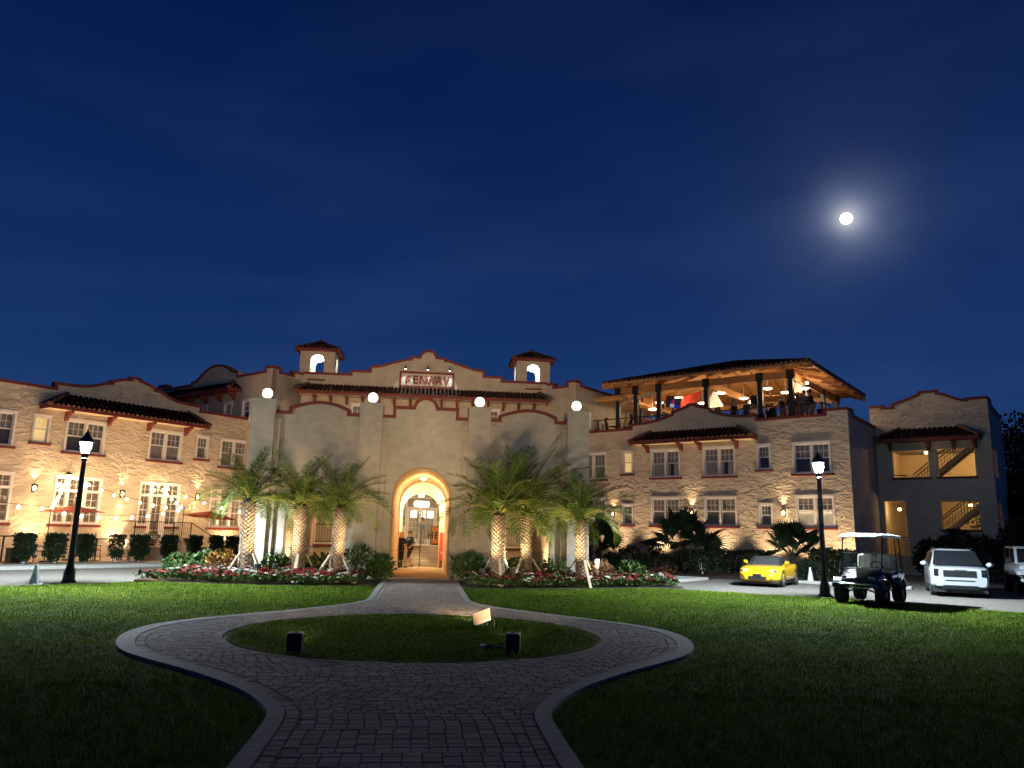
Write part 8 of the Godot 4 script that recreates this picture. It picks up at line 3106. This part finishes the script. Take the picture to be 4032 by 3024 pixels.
func golf_cart(at: Vector3, yaw: float) -> void:
	var t := thing("golf_cart", "black lifted golf cart with white roof parked on the lawn edge", "golf cart", at, yaw)
	t.scale = Vector3.ONE * 0.95
	var bk := car_paint("black_paint", Color(0.012, 0.012, 0.02))
	var seat := mat("beige_vinyl", Color(0.46, 0.42, 0.33), 0.5)
	# front towards +z; wheelbase 1.7 m
	var mb := MB.new()
	var rings := []
	for s in [[0.2, 0.52, 0.62, 0.68], [0.5, 0.56, 0.5, 0.98], [0.75, 0.56, 0.46, 0.97], [1.05, 0.5, 0.48, 0.86], [1.25, 0.36, 0.55, 0.72]]:
		rings.append(ring(s[0], PackedVector2Array([Vector2(0, s[2]), Vector2(s[1] * 0.95, s[2]), Vector2(s[1], lerpf(s[2], s[3], 0.5)), Vector2(s[1] * 0.85, s[3] - 0.03), Vector2(s[1] * 0.4, s[3]), Vector2(0, s[3] + 0.01)])))
	loft(mb, rings)
	part(mb, "front_cowl", bk, t)
	patch(t, "floor", bk, Vector3(-0.56, 0.44, -1.0), Vector3(0.56, 0.52, 0.5), 0.02)
	patch(t, "seat_base", bk, Vector3(-0.58, 0.52, -0.75), Vector3(0.58, 0.84, -0.15), 0.05)
	patch(t, "rear_body", bk, Vector3(-0.58, 0.5, -1.5), Vector3(0.58, 0.9, -0.76), 0.06)
	patch(t, "seat_cushion", seat, Vector3(-0.55, 0.84, -0.7), Vector3(0.55, 0.93, -0.12), 0.04)
	for s in [-1, 1]:
		mb = MB.new()
		mb.xf = Transform3D(Basis(Vector3.RIGHT, -0.14), Vector3(s * 0.29, 0.95, -0.66))
		mb.box(Vector3(-0.24, 0, -0.05), Vector3(0.24, 0.44, 0.05), 0.045)
		var bkr := part(mb, "seat_back", seat, t)
		mb = MB.new()
		mb.xf = Transform3D(Basis(Vector3.RIGHT, -0.14), Vector3(s * 0.29, 0.95, -0.66))
		for x in [-0.1, 0.06]:
			mb.box(Vector3(x, 0.05, 0.051), Vector3(x + 0.05, 0.4, 0.056))
		part(mb, "stripe", M.white_plastic, bkr)
		mb = MB.new()
		mb.xf = Transform3D(Basis(Vector3.RIGHT, 0.2), Vector3(s * 0.29, 0.92, -1.2))
		mb.box(Vector3(-0.24, 0, -0.05), Vector3(0.24, 0.4, 0.05), 0.045)
		part(mb, "rear_seat_back", seat, t)
		# roof posts
		mb = MB.new()
		mb.path(PackedVector3Array([Vector3(s * 0.54, 0.8, 0.78), Vector3(s * 0.56, 1.3, 0.66), Vector3(s * 0.55, 1.9, 0.5)]), 0.018, 0.018, 7)
		part(mb, "front_post", M.black, t)
		mb = MB.new()
		mb.path(PackedVector3Array([Vector3(s * 0.55, 0.85, -0.85), Vector3(s * 0.56, 1.9, -0.7)]), 0.018, 0.018, 7)
		part(mb, "middle_post", M.black, t)
		mb = MB.new()
		mb.path(PackedVector3Array([Vector3(s * 0.54, 0.85, -1.5), Vector3(s * 0.54, 1.9, -1.2)]), 0.018, 0.018, 7)
		part(mb, "rear_post", M.black, t)
		mb = MB.new()
		mb.ball(Vector3(s * 0.36, 0.72, 1.12), Vector3(0.13, 0.06, 0.1), 10)
		part(mb, "headlight", M.headlight_glass, t)
		# fenders and suspension arms
		for z in [0.85, -0.85]:
			mb = MB.new()
			var pts := arc(Vector2(-z, 0.3), 0.4, 0.42, 20, 160, 8)
			var inn := arc(Vector2(-z, 0.3), 0.37, 0.39, 160, 20, 8)
			pts.append_array(inn)
			mb.prism(pts, minf(s * 0.42, s * 0.7), maxf(s * 0.42, s * 0.7), 0)
			part(mb, "fender", bk, t)
			wheel(t, Vector3(s * 0.56, 0.29, z), 0.29, 0.27, M.black, 5)
			mb = MB.new()
			mb.bar(Vector3(s * 0.1, 0.42, z), Vector3(s * 0.5, 0.28, z), 0.04, 0.04)
			mb.bar(Vector3(s * 0.3, 0.55, z), Vector3(s * 0.46, 0.27, z), 0.05, 0.05)
			part(mb, "suspension_arm", M.dark_steel, t)
	# roof: a shallow dished shell with ribs
	mb = MB.new()
	rings = []
	for s in [[-1.5, 0.5, 1.9, 1.92], [-1.4, 0.6, 1.88, 1.96], [-0.4, 0.64, 1.88, 1.99], [0.5, 0.62, 1.88, 1.98], [0.78, 0.56, 1.86, 1.94], [0.85, 0.46, 1.88, 1.91]]:
		rings.append(ring(s[0], PackedVector2Array([Vector2(0, s[2] + 0.01), Vector2(s[1] * 0.94, s[2]), Vector2(s[1], lerpf(s[2], s[3], 0.4)), Vector2(s[1] * 0.9, s[3] - 0.01), Vector2(s[1] * 0.5, s[3]), Vector2(0, s[3] - 0.012)])))
	loft(mb, rings)
	var rf := part(mb, "roof", M.white_plastic, t)
	for z in [-0.9, -0.3, 0.3]:
		mb = MB.new()
		mb.box(Vector3(-0.42, 1.97, z), Vector3(0.42, 2.0, z + 0.12), 0.02)
		part(mb, "roof_rib", M.white_plastic, rf)
	mb = MB.new()
	mb.quad(Vector3(-0.52, 0.98, 0.76), Vector3(0.52, 0.98, 0.76), Vector3(0.53, 1.42, 0.65), Vector3(-0.53, 1.42, 0.65))
	part(mb, "windshield", M.clear_glass, t)
	mb = MB.new()
	mb.bar(Vector3(-0.53, 1.42, 0.65), Vector3(0.53, 1.42, 0.65), 0.02, 0.02)
	mb.bar(Vector3(-0.53, 0.985, 0.755), Vector3(0.53, 0.985, 0.755), 0.02, 0.02)
	part(mb, "windshield_trim", M.white_plastic, t)
	mb = MB.new()
	mb.path(PackedVector3Array([Vector3(0.28, 0.75, 0.45), Vector3(0.28, 1.05, 0.2)]), 0.02, 0.02, 7)
	for k in 16:
		var a0 := TAU * k / 16
		var a1 := TAU * (k + 1) / 16
		mb.tube(Vector3(0.28 + cos(a0) * 0.16, 1.06 + sin(a0) * 0.12, 0.2 - sin(a0) * -0.1), Vector3(0.28 + cos(a1) * 0.16, 1.06 + sin(a1) * 0.12, 0.2 - sin(a1) * -0.1), 0.014, 0.014, 6, false)
	part(mb, "steering_wheel", M.black, t)
	mb = MB.new()
	mb.path(PackedVector3Array([Vector3(-0.55, 0.5, 1.15), Vector3(-0.42, 0.56, 1.36), Vector3(0.42, 0.56, 1.36), Vector3(0.55, 0.5, 1.15)]), 0.03, 0.03, 8)
	mb.path(PackedVector3Array([Vector3(-0.3, 0.46, 1.34), Vector3(0.3, 0.46, 1.34)]), 0.02, 0.02, 8)
	part(mb, "bumper_bar", M.chrome, t)
	patch(t, "dash_panel", bk, Vector3(-0.5, 0.9, 0.42), Vector3(0.5, 1.0, 0.56), 0.02)


func vehicles() -> void:
	roadster()
	suv(Vector3(14.62, 0.0, -25.5), -25.0)
	off_roader(Vector3(18.25, 0.0, -26.7), -24.0)
	golf_cart(Vector3(10.25, 0.02, -22.35), -41.0)
	lamp_post(Vector3(-12.42, 0.0, -22.49), "black lamp post with a bright lantern at the left edge of the lawn", 4.4, 330.0)
	lamp_post(Vector3(9.74, 0.0, -24.3), "black lamp post with a bright lantern at the right beside the golf cart", 4.5, 310.0)
	cone(Vector3(-12.7, 0.0, -21.35), "white cone with a grey band on the drive near the left lamp post", 0.55)
	cone(Vector3(12.5, 0.0, -32.6), "plain white cone by the kerb behind the yellow roadster", 0.6)
	floodlights()


# ---- people: one continuous skin meshed from joined capsules ---------------------------------------------------

func nets(caps: Array, cell: float, mb: MB) -> void:
	# caps: [a, b, ra, rb, colour]; a smooth union of tapered capsules, meshed with surface nets
	var lo := Vector3(1e9, 1e9, 1e9)
	var hi := -lo
	for c in caps:
		var r := maxf(c[2], c[3]) + cell * 2.0
		lo = lo.min((c[0] as Vector3).min(c[1]) - Vector3(r, r, r))
		hi = hi.max((c[0] as Vector3).max(c[1]) + Vector3(r, r, r))
	var nx := int((hi.x - lo.x) / cell) + 2
	var ny := int((hi.y - lo.y) / cell) + 2
	var nz := int((hi.z - lo.z) / cell) + 2
	var f := PackedFloat32Array()
	f.resize(nx * ny * nz)
	f.fill(1.0)
	var k := 0.035
	for c in caps:
		var a: Vector3 = c[0]
		var b: Vector3 = c[1]
		var ra: float = c[2]
		var rb: float = c[3]
		var r := maxf(ra, rb) + 0.06 + cell
		var l0 := ((a.min(b) - Vector3(r, r, r) - lo) / cell).floor()
		var l1 := ((a.max(b) + Vector3(r, r, r) - lo) / cell).ceil()
		var ab := b - a
		var den := maxf(ab.length_squared(), 1e-8)
		for z in range(maxi(0, int(l0.z)), mini(nz, int(l1.z) + 1)):
			for y in range(maxi(0, int(l0.y)), mini(ny, int(l1.y) + 1)):
				for x in range(maxi(0, int(l0.x)), mini(nx, int(l1.x) + 1)):
					var p := lo + Vector3(x, y, z) * cell
					var t := clampf((p - a).dot(ab) / den, 0.0, 1.0)
					var d := (p - a - ab * t).length() - lerpf(ra, rb, t)
					var i := (z * ny + y) * nx + x
					var g := f[i]
					var h := clampf(0.5 + 0.5 * (g - d) / k, 0.0, 1.0)
					f[i] = lerpf(g, d, h) - k * h * (1.0 - h)
	var id := {}
	var vs := PackedVector3Array()
	var cs := PackedColorArray()
	var sxy := nx * ny
	var offs := [0, 1, nx, nx + 1, sxy, sxy + 1, sxy + nx, sxy + nx + 1]
	for z in nz - 1:
		for y in ny - 1:
			for x in nx - 1:
				var i := (z * ny + y) * nx + x
				var m := 0
				for q in 8:
					if f[i + offs[q]] < 0.0:
						m |= 1 << q
				if m == 0 or m == 255:
					continue
				var s := Vector3.ZERO
				var n := 0
				for q in 8:
					for ax in 3:
						var w := q | (1 << ax)
						if w == q:
							continue
						var fa := f[i + offs[q]]
						var fb := f[i + offs[w]]
						if (fa < 0.0) != (fb < 0.0):
							var t := fa / (fa - fb)
							var pa := Vector3(q & 1, (q >> 1) & 1, q >> 2)
							var pb := Vector3(w & 1, (w >> 1) & 1, w >> 2)
							s += pa.lerp(pb, t)
							n += 1
				var p := lo + (Vector3(x, y, z) + s / n) * cell
				id[i] = vs.size()
				vs.append(p)
				var best := 1e9
				var col := Color.WHITE
				for c in caps:
					var ab: Vector3 = c[1] - c[0]
					var t: float = clampf((p - c[0]).dot(ab) / maxf(ab.length_squared(), 1e-8), 0.0, 1.0)
					var d: float = (p - c[0] - ab * t).length() - lerpf(c[2], c[3], t)
					if d < best:
						best = d
						col = c[4]
				cs.append(col)
	var ns := PackedVector3Array()
	ns.resize(vs.size())
	var quads := []
	var st := [1, nx, sxy]
	for z in range(1, nz - 1):
		for y in range(1, ny - 1):
			for x in range(1, nx - 1):
				var i := (z * ny + y) * nx + x
				for ax in 3:
					var j: int = i + st[ax]
					if (f[i] < 0.0) == (f[j] < 0.0):
						continue
					var u: int = st[(ax + 1) % 3]
					var w: int = st[(ax + 2) % 3]
					var q := [i - u - w, i - w, i, i - u]
					if f[j] < 0.0:
						q.reverse()
					if id.has(q[0]) and id.has(q[1]) and id.has(q[2]) and id.has(q[3]):
						quads.append([id[q[0]], id[q[1]], id[q[2]], id[q[3]]])
	for q in quads:
		var m := (vs[q[1]] - vs[q[0]]).cross(vs[q[2]] - vs[q[0]])
		for c in q:
			ns[c] += m
	for q in quads:
		for tri in [[0, 1, 2], [0, 2, 3]]:
			for c in [tri[0], tri[2], tri[1]]:
				mb.v.append(vs[q[c]])
				mb.n.append(ns[q[c]].normalized())
				mb.c.append(cs[q[c]])


func limb(caps: Array, a: Vector3, b: Vector3, ra: float, rb: float, c: Color) -> void:
	caps.append([a, b, ra, rb, c])


func person(at: Vector3, yaw: float, label: String, look: Dictionary) -> void:
	# look: height, pose, top, legs, skin, shoes, hair, long (hair), sleeves, bare (legs from the knee), skirt, hat
	var t := thing("person", label, "person", at, yaw)
	var s: float = look.get("height", 1.72) / 1.75
	var skin: Color = look.get("skin", Color(0.5, 0.3, 0.21))
	var top: Color = look.get("top", Color(0.03, 0.03, 0.035))
	var legs: Color = look.get("legs", Color(0.03, 0.03, 0.035))
	var shoes: Color = look.get("shoes", Color(0.02, 0.02, 0.02))
	var sleeve: Color = top if look.get("sleeves", 1) > 0 else skin
	var fore: Color = top if look.get("sleeves", 1) > 1 else skin
	var calf: Color = skin if look.get("bare", false) else legs
	var w: float = look.get("build", 1.0)
	var pose: String = look.get("pose", "stand")
	var hipy := 0.93
	var j := {}
	var sit := pose.begins_with("sit")
	if sit:
		hipy = 0.52
	var lean := Vector3(0, 0, 0.03) if not sit else Vector3(0, 0, -0.04)
	if pose == "rail":
		lean = Vector3(0, 0, 0.14)
	j.hip = Vector3(0, hipy, 0)
	j.waist = j.hip + Vector3(0, 0.15, 0) + lean * 0.3
	j.chest = j.hip + Vector3(0, 0.38, 0) + lean * 0.8
	j.neck = j.hip + Vector3(0, 0.56, 0) + lean
	j.head = j.neck + Vector3(0, 0.14, 0.03)
	for q in [-1, 1]:
		var n := "r" if q < 0 else "l"
		var hip: Vector3 = j.hip + Vector3(q * 0.085, -0.02, 0)
		var knee: Vector3 = hip + Vector3(q * 0.01, -0.42, 0.03)
		var ank: Vector3 = hip + Vector3(q * 0.015, -0.83, -0.02)
		if sit:
			knee = hip + Vector3(q * 0.05, 0.0, 0.42)
			ank = knee + Vector3(0, -0.43, -0.02)
		elif pose == "walk":
			knee = hip + Vector3(0, -0.41, 0.16 if q > 0 else 0.02)
			ank = knee + Vector3(0, -0.4, 0.08 if q > 0 else -0.24)
			if q < 0:
				ank.y += 0.03
		j["hip" + n] = hip
		j["knee" + n] = knee
		j["ank" + n] = ank
		j["toe" + n] = ank + Vector3(q * 0.03, -0.05, 0.15)
		var sh: Vector3 = j.chest + Vector3(q * 0.175 * w, 0.1, 0)
		var el := sh + Vector3(q * 0.06, -0.28, -0.02)
		var wr := el + Vector3(0, -0.25, 0.06)
		if pose == "rail":
			el = sh + Vector3(q * 0.07, -0.24, 0.12)
			wr = el + Vector3(-q * 0.08, -0.04, 0.22)
		elif pose == "cross" or pose == "sit":
			el = sh + Vector3(q * 0.05, -0.26, 0.06)
			wr = el + Vector3(-q * 0.16, 0.0, 0.2)
		elif pose == "walk":
			el = sh + Vector3(q * 0.07, -0.27, -0.04 if q > 0 else 0.04)
			wr = el + (Vector3(-q * 0.06, -0.16, 0.18) if q > 0 else Vector3(0, -0.24, 0.06))
		elif pose == "hold" or pose == "sit_drink":
			el = sh + Vector3(q * 0.05, -0.27, 0.04)
			wr = el + (Vector3(-q * 0.06, 0.12, 0.2) if q > 0 else Vector3(0, -0.2, 0.1))
		elif pose == "point":
			el = sh + Vector3(q * 0.1, -0.16, 0.14)
			wr = el + Vector3(q * 0.02, 0.06, 0.24)
		j["sh" + n] = sh
		j["el" + n] = el
		j["wr" + n] = wr
	var caps := []
	limb(caps, j.hip + Vector3(-0.06 * w, 0, 0), j.hip + Vector3(0.06 * w, 0, 0), 0.115 * w, 0.115 * w, legs)
	limb(caps, j.waist + Vector3(-0.045 * w, 0, 0), j.waist + Vector3(0.045 * w, 0, 0), 0.112 * w, 0.112 * w, top)
	limb(caps, j.chest + Vector3(-0.075 * w, -0.04, 0), j.chest + Vector3(0.075 * w, -0.04, 0), 0.118 * w, 0.118 * w, top)
	limb(caps, j.chest + Vector3(-0.12 * w, 0.09, 0), j.chest + Vector3(0.12 * w, 0.09, 0), 0.07, 0.07, top if look.get("sleeves", 1) > 0 else skin)
	limb(caps, j.neck - Vector3(0, 0.06, 0), j.neck + Vector3(0, 0.06, 0.02), 0.055, 0.05, skin)
	limb(caps, j.head + Vector3(0, 0.035, -0.015), j.head + Vector3(0, -0.035, 0.015), 0.092, 0.072, skin)
	limb(caps, j.head + Vector3(0, 0.0, 0.08), j.head + Vector3(0, -0.025, 0.105), 0.014, 0.018, skin)
	for q in [-1, 1]:
		var n := "r" if q < 0 else "l"
		limb(caps, j["hip" + n], j["knee" + n], 0.088 * w, 0.058, legs)
		limb(caps, j["knee" + n], j["ank" + n], 0.055, 0.036, calf)
		limb(caps, j["ank" + n] + Vector3(0, -0.03, -0.04), j["toe" + n], 0.045, 0.036, shoes)
		limb(caps, j["sh" + n], j["el" + n], 0.052 * w, 0.04, sleeve)
		limb(caps, j["el" + n], j["wr" + n], 0.038, 0.027, fore)
		var d: Vector3 = (j["wr" + n] - j["el" + n]).normalized()
		limb(caps, j["wr" + n], j["wr" + n] + d * 0.07, 0.028, 0.032, skin)
		limb(caps, j.head + Vector3(q * 0.088, 0.0, -0.01), j.head + Vector3(q * 0.092, -0.02, -0.01), 0.018, 0.014, skin)
	var mb := MB.new()
	nets(caps, look.get("cell", 0.03), mb)
	# fingers and thumbs
	for q in [-1, 1]:
		var n := "r" if q < 0 else "l"
		var d: Vector3 = (j["wr" + n] - j["el" + n]).normalized()
		var side := (Vector3.UP if absf(d.y) < 0.7 else Vector3.BACK).cross(d).normalized()
		var pal := d.cross(side).normalized()
		mb.col = skin
		for k in 4:
			var a: Vector3 = j["wr" + n] + d * 0.085 + side * (k - 1.5) * 0.018
			var l: float = [0.06, 0.072, 0.068, 0.052][k]
			var m := a + d * l * 0.55 + pal * 0.012
			mb.tube(a, m, 0.0095, 0.0085, 6, false)
			mb.tube(m, m + d * l * 0.35 + pal * 0.03, 0.0085, 0.007, 6)
		var th: Vector3 = j["wr" + n] + d * 0.03 + side * 0.028 * q
		mb.tube(th, th + d * 0.05 + side * 0.03 * q, 0.011, 0.008, 6)
	# eyes, brows and mouth
	for q in [-1, 1]:
		mb.col = Color(0.6, 0.58, 0.55)
		mb.ball(j.head + Vector3(q * 0.032, 0.012, 0.078), Vector3(0.012, 0.008, 0.008), 6)
		mb.col = Color(0.02, 0.015, 0.012)
		mb.ball(j.head + Vector3(q * 0.032, 0.012, 0.084), Vector3(0.006, 0.006, 0.004), 6)
	mb.col = Color(0.28, 0.09, 0.08)
	mb.ball(j.head + Vector3(0, -0.055, 0.078), Vector3(0.024, 0.007, 0.008), 8)
	var body := part(mb, "body", M.cloth, t)
	mb = MB.new()
	mb.col = look.get("hair", Color(0.05, 0.03, 0.02))
	var hc := []
	hc.append([j.head + Vector3(0, 0.055, -0.03), j.head + Vector3(0, 0.045, 0.0), 0.1, 0.09, mb.col])
	hc.append([j.head + Vector3(0, 0.0, -0.05), j.head + Vector3(0, -0.03, -0.06), 0.085, 0.06, mb.col])
	if look.get("long", 0.0) > 0.0:
		var l: float = look.long
		hc.append([j.head + Vector3(0, 0, -0.07), j.head + Vector3(0, -l, -0.11), 0.09, 0.07, mb.col])
		for q in [-1, 1]:
			hc.append([j.head + Vector3(q * 0.07, 0.02, -0.03), j.head + Vector3(q * 0.09, -l * 0.9, -0.05), 0.045, 0.03, mb.col])
	nets(hc, 0.025, mb)
	part(mb, "hair", M.cloth, t)
	if look.has("hat"):
		mb = MB.new()
		mb.col = look.hat
		mb.lathe(PackedVector2Array([Vector2(0.17, 0.05), Vector2(0.172, 0.06), Vector2(0.112, 0.07), Vector2(0.1, 0.14), Vector2(0.06, 0.165), Vector2(0, 0.17)]), j.head + Vector3(0, 0.0, -0.01), 16)
		part(mb, "hat", M.cloth, t)
	if look.has("skirt"):
		mb = MB.new()
		mb.col = look.skirt
		var l: float = look.get("skirt_length", 0.75)
		mb.xf = Transform3D(Basis.from_scale(Vector3(1, 1, 0.8)), j.hip)
		mb.lathe(PackedVector2Array([Vector2(0.33 * l / 0.75, -l), Vector2(0.24, -l * 0.5), Vector2(0.17, -0.05), Vector2(0.14, 0.1)]), Vector3.ZERO, 18)
		part(mb, "skirt", M.cloth, t)
	if look.has("badge"):
		mb = MB.new()
		mb.box(j.chest + Vector3(0.04, 0.03, 0.114), j.chest + Vector3(0.1, 0.07, 0.122))
		part(mb, "chest_print", M.white_plastic, t)
	if sit:
		mb = MB.new()
		mb.box(Vector3(-0.24, 0.36, -0.24), Vector3(0.24, 0.4, 0.2), 0.01)
		mb.box(Vector3(-0.24, 0.4, -0.27), Vector3(0.24, 0.86, -0.23), 0.01)
		for x in [-0.21, 0.21]:
			for z in [-0.22, 0.18]:
				mb.bar(Vector3(x, 0, z), Vector3(x, 0.36, z), 0.03, 0.03)
		var ch := part(mb, "patio_chair", M.dark_steel)
		ch.position = at
		ch.rotation_degrees.y = yaw
		tag(ch, "chair under the " + label.get_slice(",", 0).get_slice(" leaning", 0), "chair", "chairs of the roof terrace")
	t.scale = Vector3.ONE * s
	# soles on the ground
	if not sit:
		t.position.y = at.y - 0.005 * s + (0.03 if pose == "walk" else 0.0)


func people() -> void:
	var tan := Color(0.52, 0.31, 0.22)
	person(FC * Vector3(0.56, 0.05, -7.6), YAW_C - 52.0, "man in a dark blue T-shirt and black shorts walking through the arch", {"height": 1.63, "pose": "walk", "top": Color(0.035, 0.05, 0.085), "legs": Color(0.012, 0.012, 0.016), "bare": true, "skin": Color(0.55, 0.32, 0.23), "shoes": Color(0.06, 0.06, 0.07), "hair": Color(0.08, 0.045, 0.025), "build": 1.08, "cell": 0.024, "badge": true})
	person(FC * Vector3(0.17, 0.05, -7.35), YAW_C + 150.0, "person with fair curly hair in black clothes standing inside the arch", {"height": 1.55, "pose": "walk", "top": Color(0.016, 0.016, 0.018), "legs": Color(0.014, 0.014, 0.016), "hair": Color(0.42, 0.26, 0.1), "long": 0.12, "cell": 0.024})
	person(FC * Vector3(-0.02, 0.05, -8.2), YAW_C + 20.0, "person with red hair mostly hidden behind the left jamb of the arch", {"height": 1.6, "pose": "stand", "top": Color(0.06, 0.06, 0.09), "hair": Color(0.3, 0.08, 0.02), "long": 0.1})
	person(FC * Vector3(0.96, 0.995, -19.0), YAW_C, "person in a light blue top and grey trousers before the double doors", {"height": 1.5, "pose": "cross", "top": Color(0.1, 0.28, 0.42), "legs": Color(0.3, 0.28, 0.25), "hair": Color(0.05, 0.03, 0.02), "sleeves": 0})
	person(FC * Vector3(2.15, 0.995, -15.4), YAW_C + 15.0, "person in rust red behind the host stand, half hidden by the arch", {"height": 1.62, "pose": "stand", "top": Color(0.35, 0.08, 0.04), "hair": Color(0.03, 0.02, 0.02)})
	# guests on the roof terrace: u, depth, turn, label, look
	var y := 7.83
	var g := [
		[-6.37, -1.05, 40.0, "long-haired woman in a black dress, leftmost guest standing at the rail", {"height": 1.72, "pose": "stand", "top": Color(0.02, 0.02, 0.02), "legs": Color(0.02, 0.02, 0.02), "sleeves": 0, "hair": Color(0.12, 0.07, 0.03), "long": 0.3, "skirt": Color(0.02, 0.02, 0.02), "skirt_length": 0.7}],
		[-5.7, -1.2, 170.0, "person in dark clothes with back turned, second of the standing guests", {"height": 1.66, "top": Color(0.05, 0.045, 0.05), "legs": Color(0.03, 0.03, 0.04), "hair": Color(0.18, 0.12, 0.07), "sleeves": 2}],
		[-5.2, -0.95, 60.0, "seated guest in a pale shirt beside the loudspeaker", {"height": 1.7, "pose": "sit", "top": Color(0.55, 0.45, 0.34), "hair": Color(0.3, 0.25, 0.2)}],
		[-4.45, -1.15, 100.0, "seated guest in pink leaning on the table right of the thick post", {"height": 1.7, "pose": "sit", "top": Color(0.5, 0.2, 0.18), "hair": Color(0.1, 0.05, 0.03), "sleeves": 0}],
		[-4.1, -0.85, 150.0, "seated guest with a pale straw hat and dark top", {"height": 1.7, "pose": "sit", "top": Color(0.025, 0.025, 0.03), "hair": Color(0.3, 0.2, 0.1), "hat": Color(0.65, 0.55, 0.42)}],
		[-3.72, -1.6, -30.0, "seated guest in a coral top behind the straw hat", {"height": 1.68, "pose": "sit", "top": Color(0.55, 0.2, 0.16), "hair": Color(0.2, 0.12, 0.06)}],
		[-3.55, -0.85, 10.0, "blonde woman in a black top and grey jeans at the terrace rail", {"height": 1.7, "pose": "hold", "top": Color(0.02, 0.02, 0.022), "legs": Color(0.13, 0.14, 0.17), "hair": Color(0.5, 0.32, 0.14), "long": 0.25, "sleeves": 0}],
		[-3.1, -0.9, 30.0, "man in a black shirt beside the pink-skirted woman", {"height": 1.68, "pose": "stand", "top": Color(0.02, 0.02, 0.02), "legs": Color(0.02, 0.02, 0.02), "hair": Color(0.2, 0.13, 0.07)}],
		[-2.8, -1.15, -160.0, "woman in a long pink patterned skirt with her back turned", {"height": 1.72, "pose": "stand", "top": Color(0.3, 0.1, 0.12), "legs": Color(0.4, 0.15, 0.15), "hair": Color(0.14, 0.07, 0.05), "long": 0.28, "sleeves": 0, "skirt": Color(0.5, 0.16, 0.16), "skirt_length": 0.85}],
		[-2.4, -0.95, 20.0, "broad man in a grey shirt and grey trousers at the rail", {"height": 1.84, "pose": "stand", "top": Color(0.14, 0.13, 0.13), "legs": Color(0.13, 0.12, 0.12), "hair": Color(0.1, 0.08, 0.06), "build": 1.15}],
		[-1.95, -0.9, -60.0, "broad man in a black jacket and dark cap at the terrace's right end", {"height": 1.82, "pose": "rail", "top": Color(0.012, 0.012, 0.014), "legs": Color(0.2, 0.18, 0.15), "hair": Color(0.03, 0.02, 0.02), "hat": Color(0.02, 0.02, 0.02), "build": 1.15, "sleeves": 2}],
		[-1.75, -1.7, 200.0, "guest in white behind the man in the black jacket", {"height": 1.6, "pose": "sit", "top": Color(0.7, 0.68, 0.64), "hair": Color(0.3, 0.25, 0.2), "sleeves": 2}],
		[-15.7, -1.0, 60.0, "seated guest in dark clothes at the far left of the terrace", {"height": 1.7, "pose": "sit", "top": Color(0.02, 0.02, 0.03), "hair": Color(0.03, 0.02, 0.02)}],
		[-14.85, -1.3, 110.0, "seated guest leaning back, dark-haired, by the first rail post", {"height": 1.68, "pose": "sit", "top": Color(0.03, 0.03, 0.03), "hair": Color(0.04, 0.02, 0.02), "long": 0.15}],
		[-13.6, -1.35, 150.0, "guest standing in a pale shirt near the red exit light", {"height": 1.45, "pose": "rail", "top": Color(0.45, 0.36, 0.27), "legs": Color(0.4, 0.33, 0.25), "hair": Color(0.3, 0.2, 0.12)}],
		[-13.0, -1.0, -70.0, "seated guest in black facing left, beside the second post", {"height": 1.72, "pose": "sit", "top": Color(0.015, 0.015, 0.018), "hair": Color(0.02, 0.015, 0.01), "long": 0.2, "sleeves": 2}],
		[-12.15, -1.3, 20.0, "seated woman in pale pink with hands raised, right of the second post", {"height": 1.68, "pose": "sit_drink", "top": Color(0.6, 0.4, 0.33), "hair": Color(0.35, 0.2, 0.1), "long": 0.15, "sleeves": 0}],
		[-11.7, -1.25, -20.0, "seated guest with white hair in a white shirt", {"height": 1.7, "pose": "sit", "top": Color(0.65, 0.62, 0.58), "hair": Color(0.65, 0.62, 0.58)}],
		[-11.15, -1.0, -80.0, "seated dark guest just left of the parapet's curve", {"height": 1.68, "pose": "sit", "top": Color(0.02, 0.02, 0.025), "hair": Color(0.03, 0.02, 0.02)}]]
	for q in g:
		person(FR * Vector3(q[0], y, q[1]), YAW_R + q[2], q[3], q[4])


func _ready() -> void:
	rng.seed = 1
	setup()
	materials()
	ground()
	center()
	left_wing()
	right_wing()
	vehicles()
	patio()
	plants()
	people()
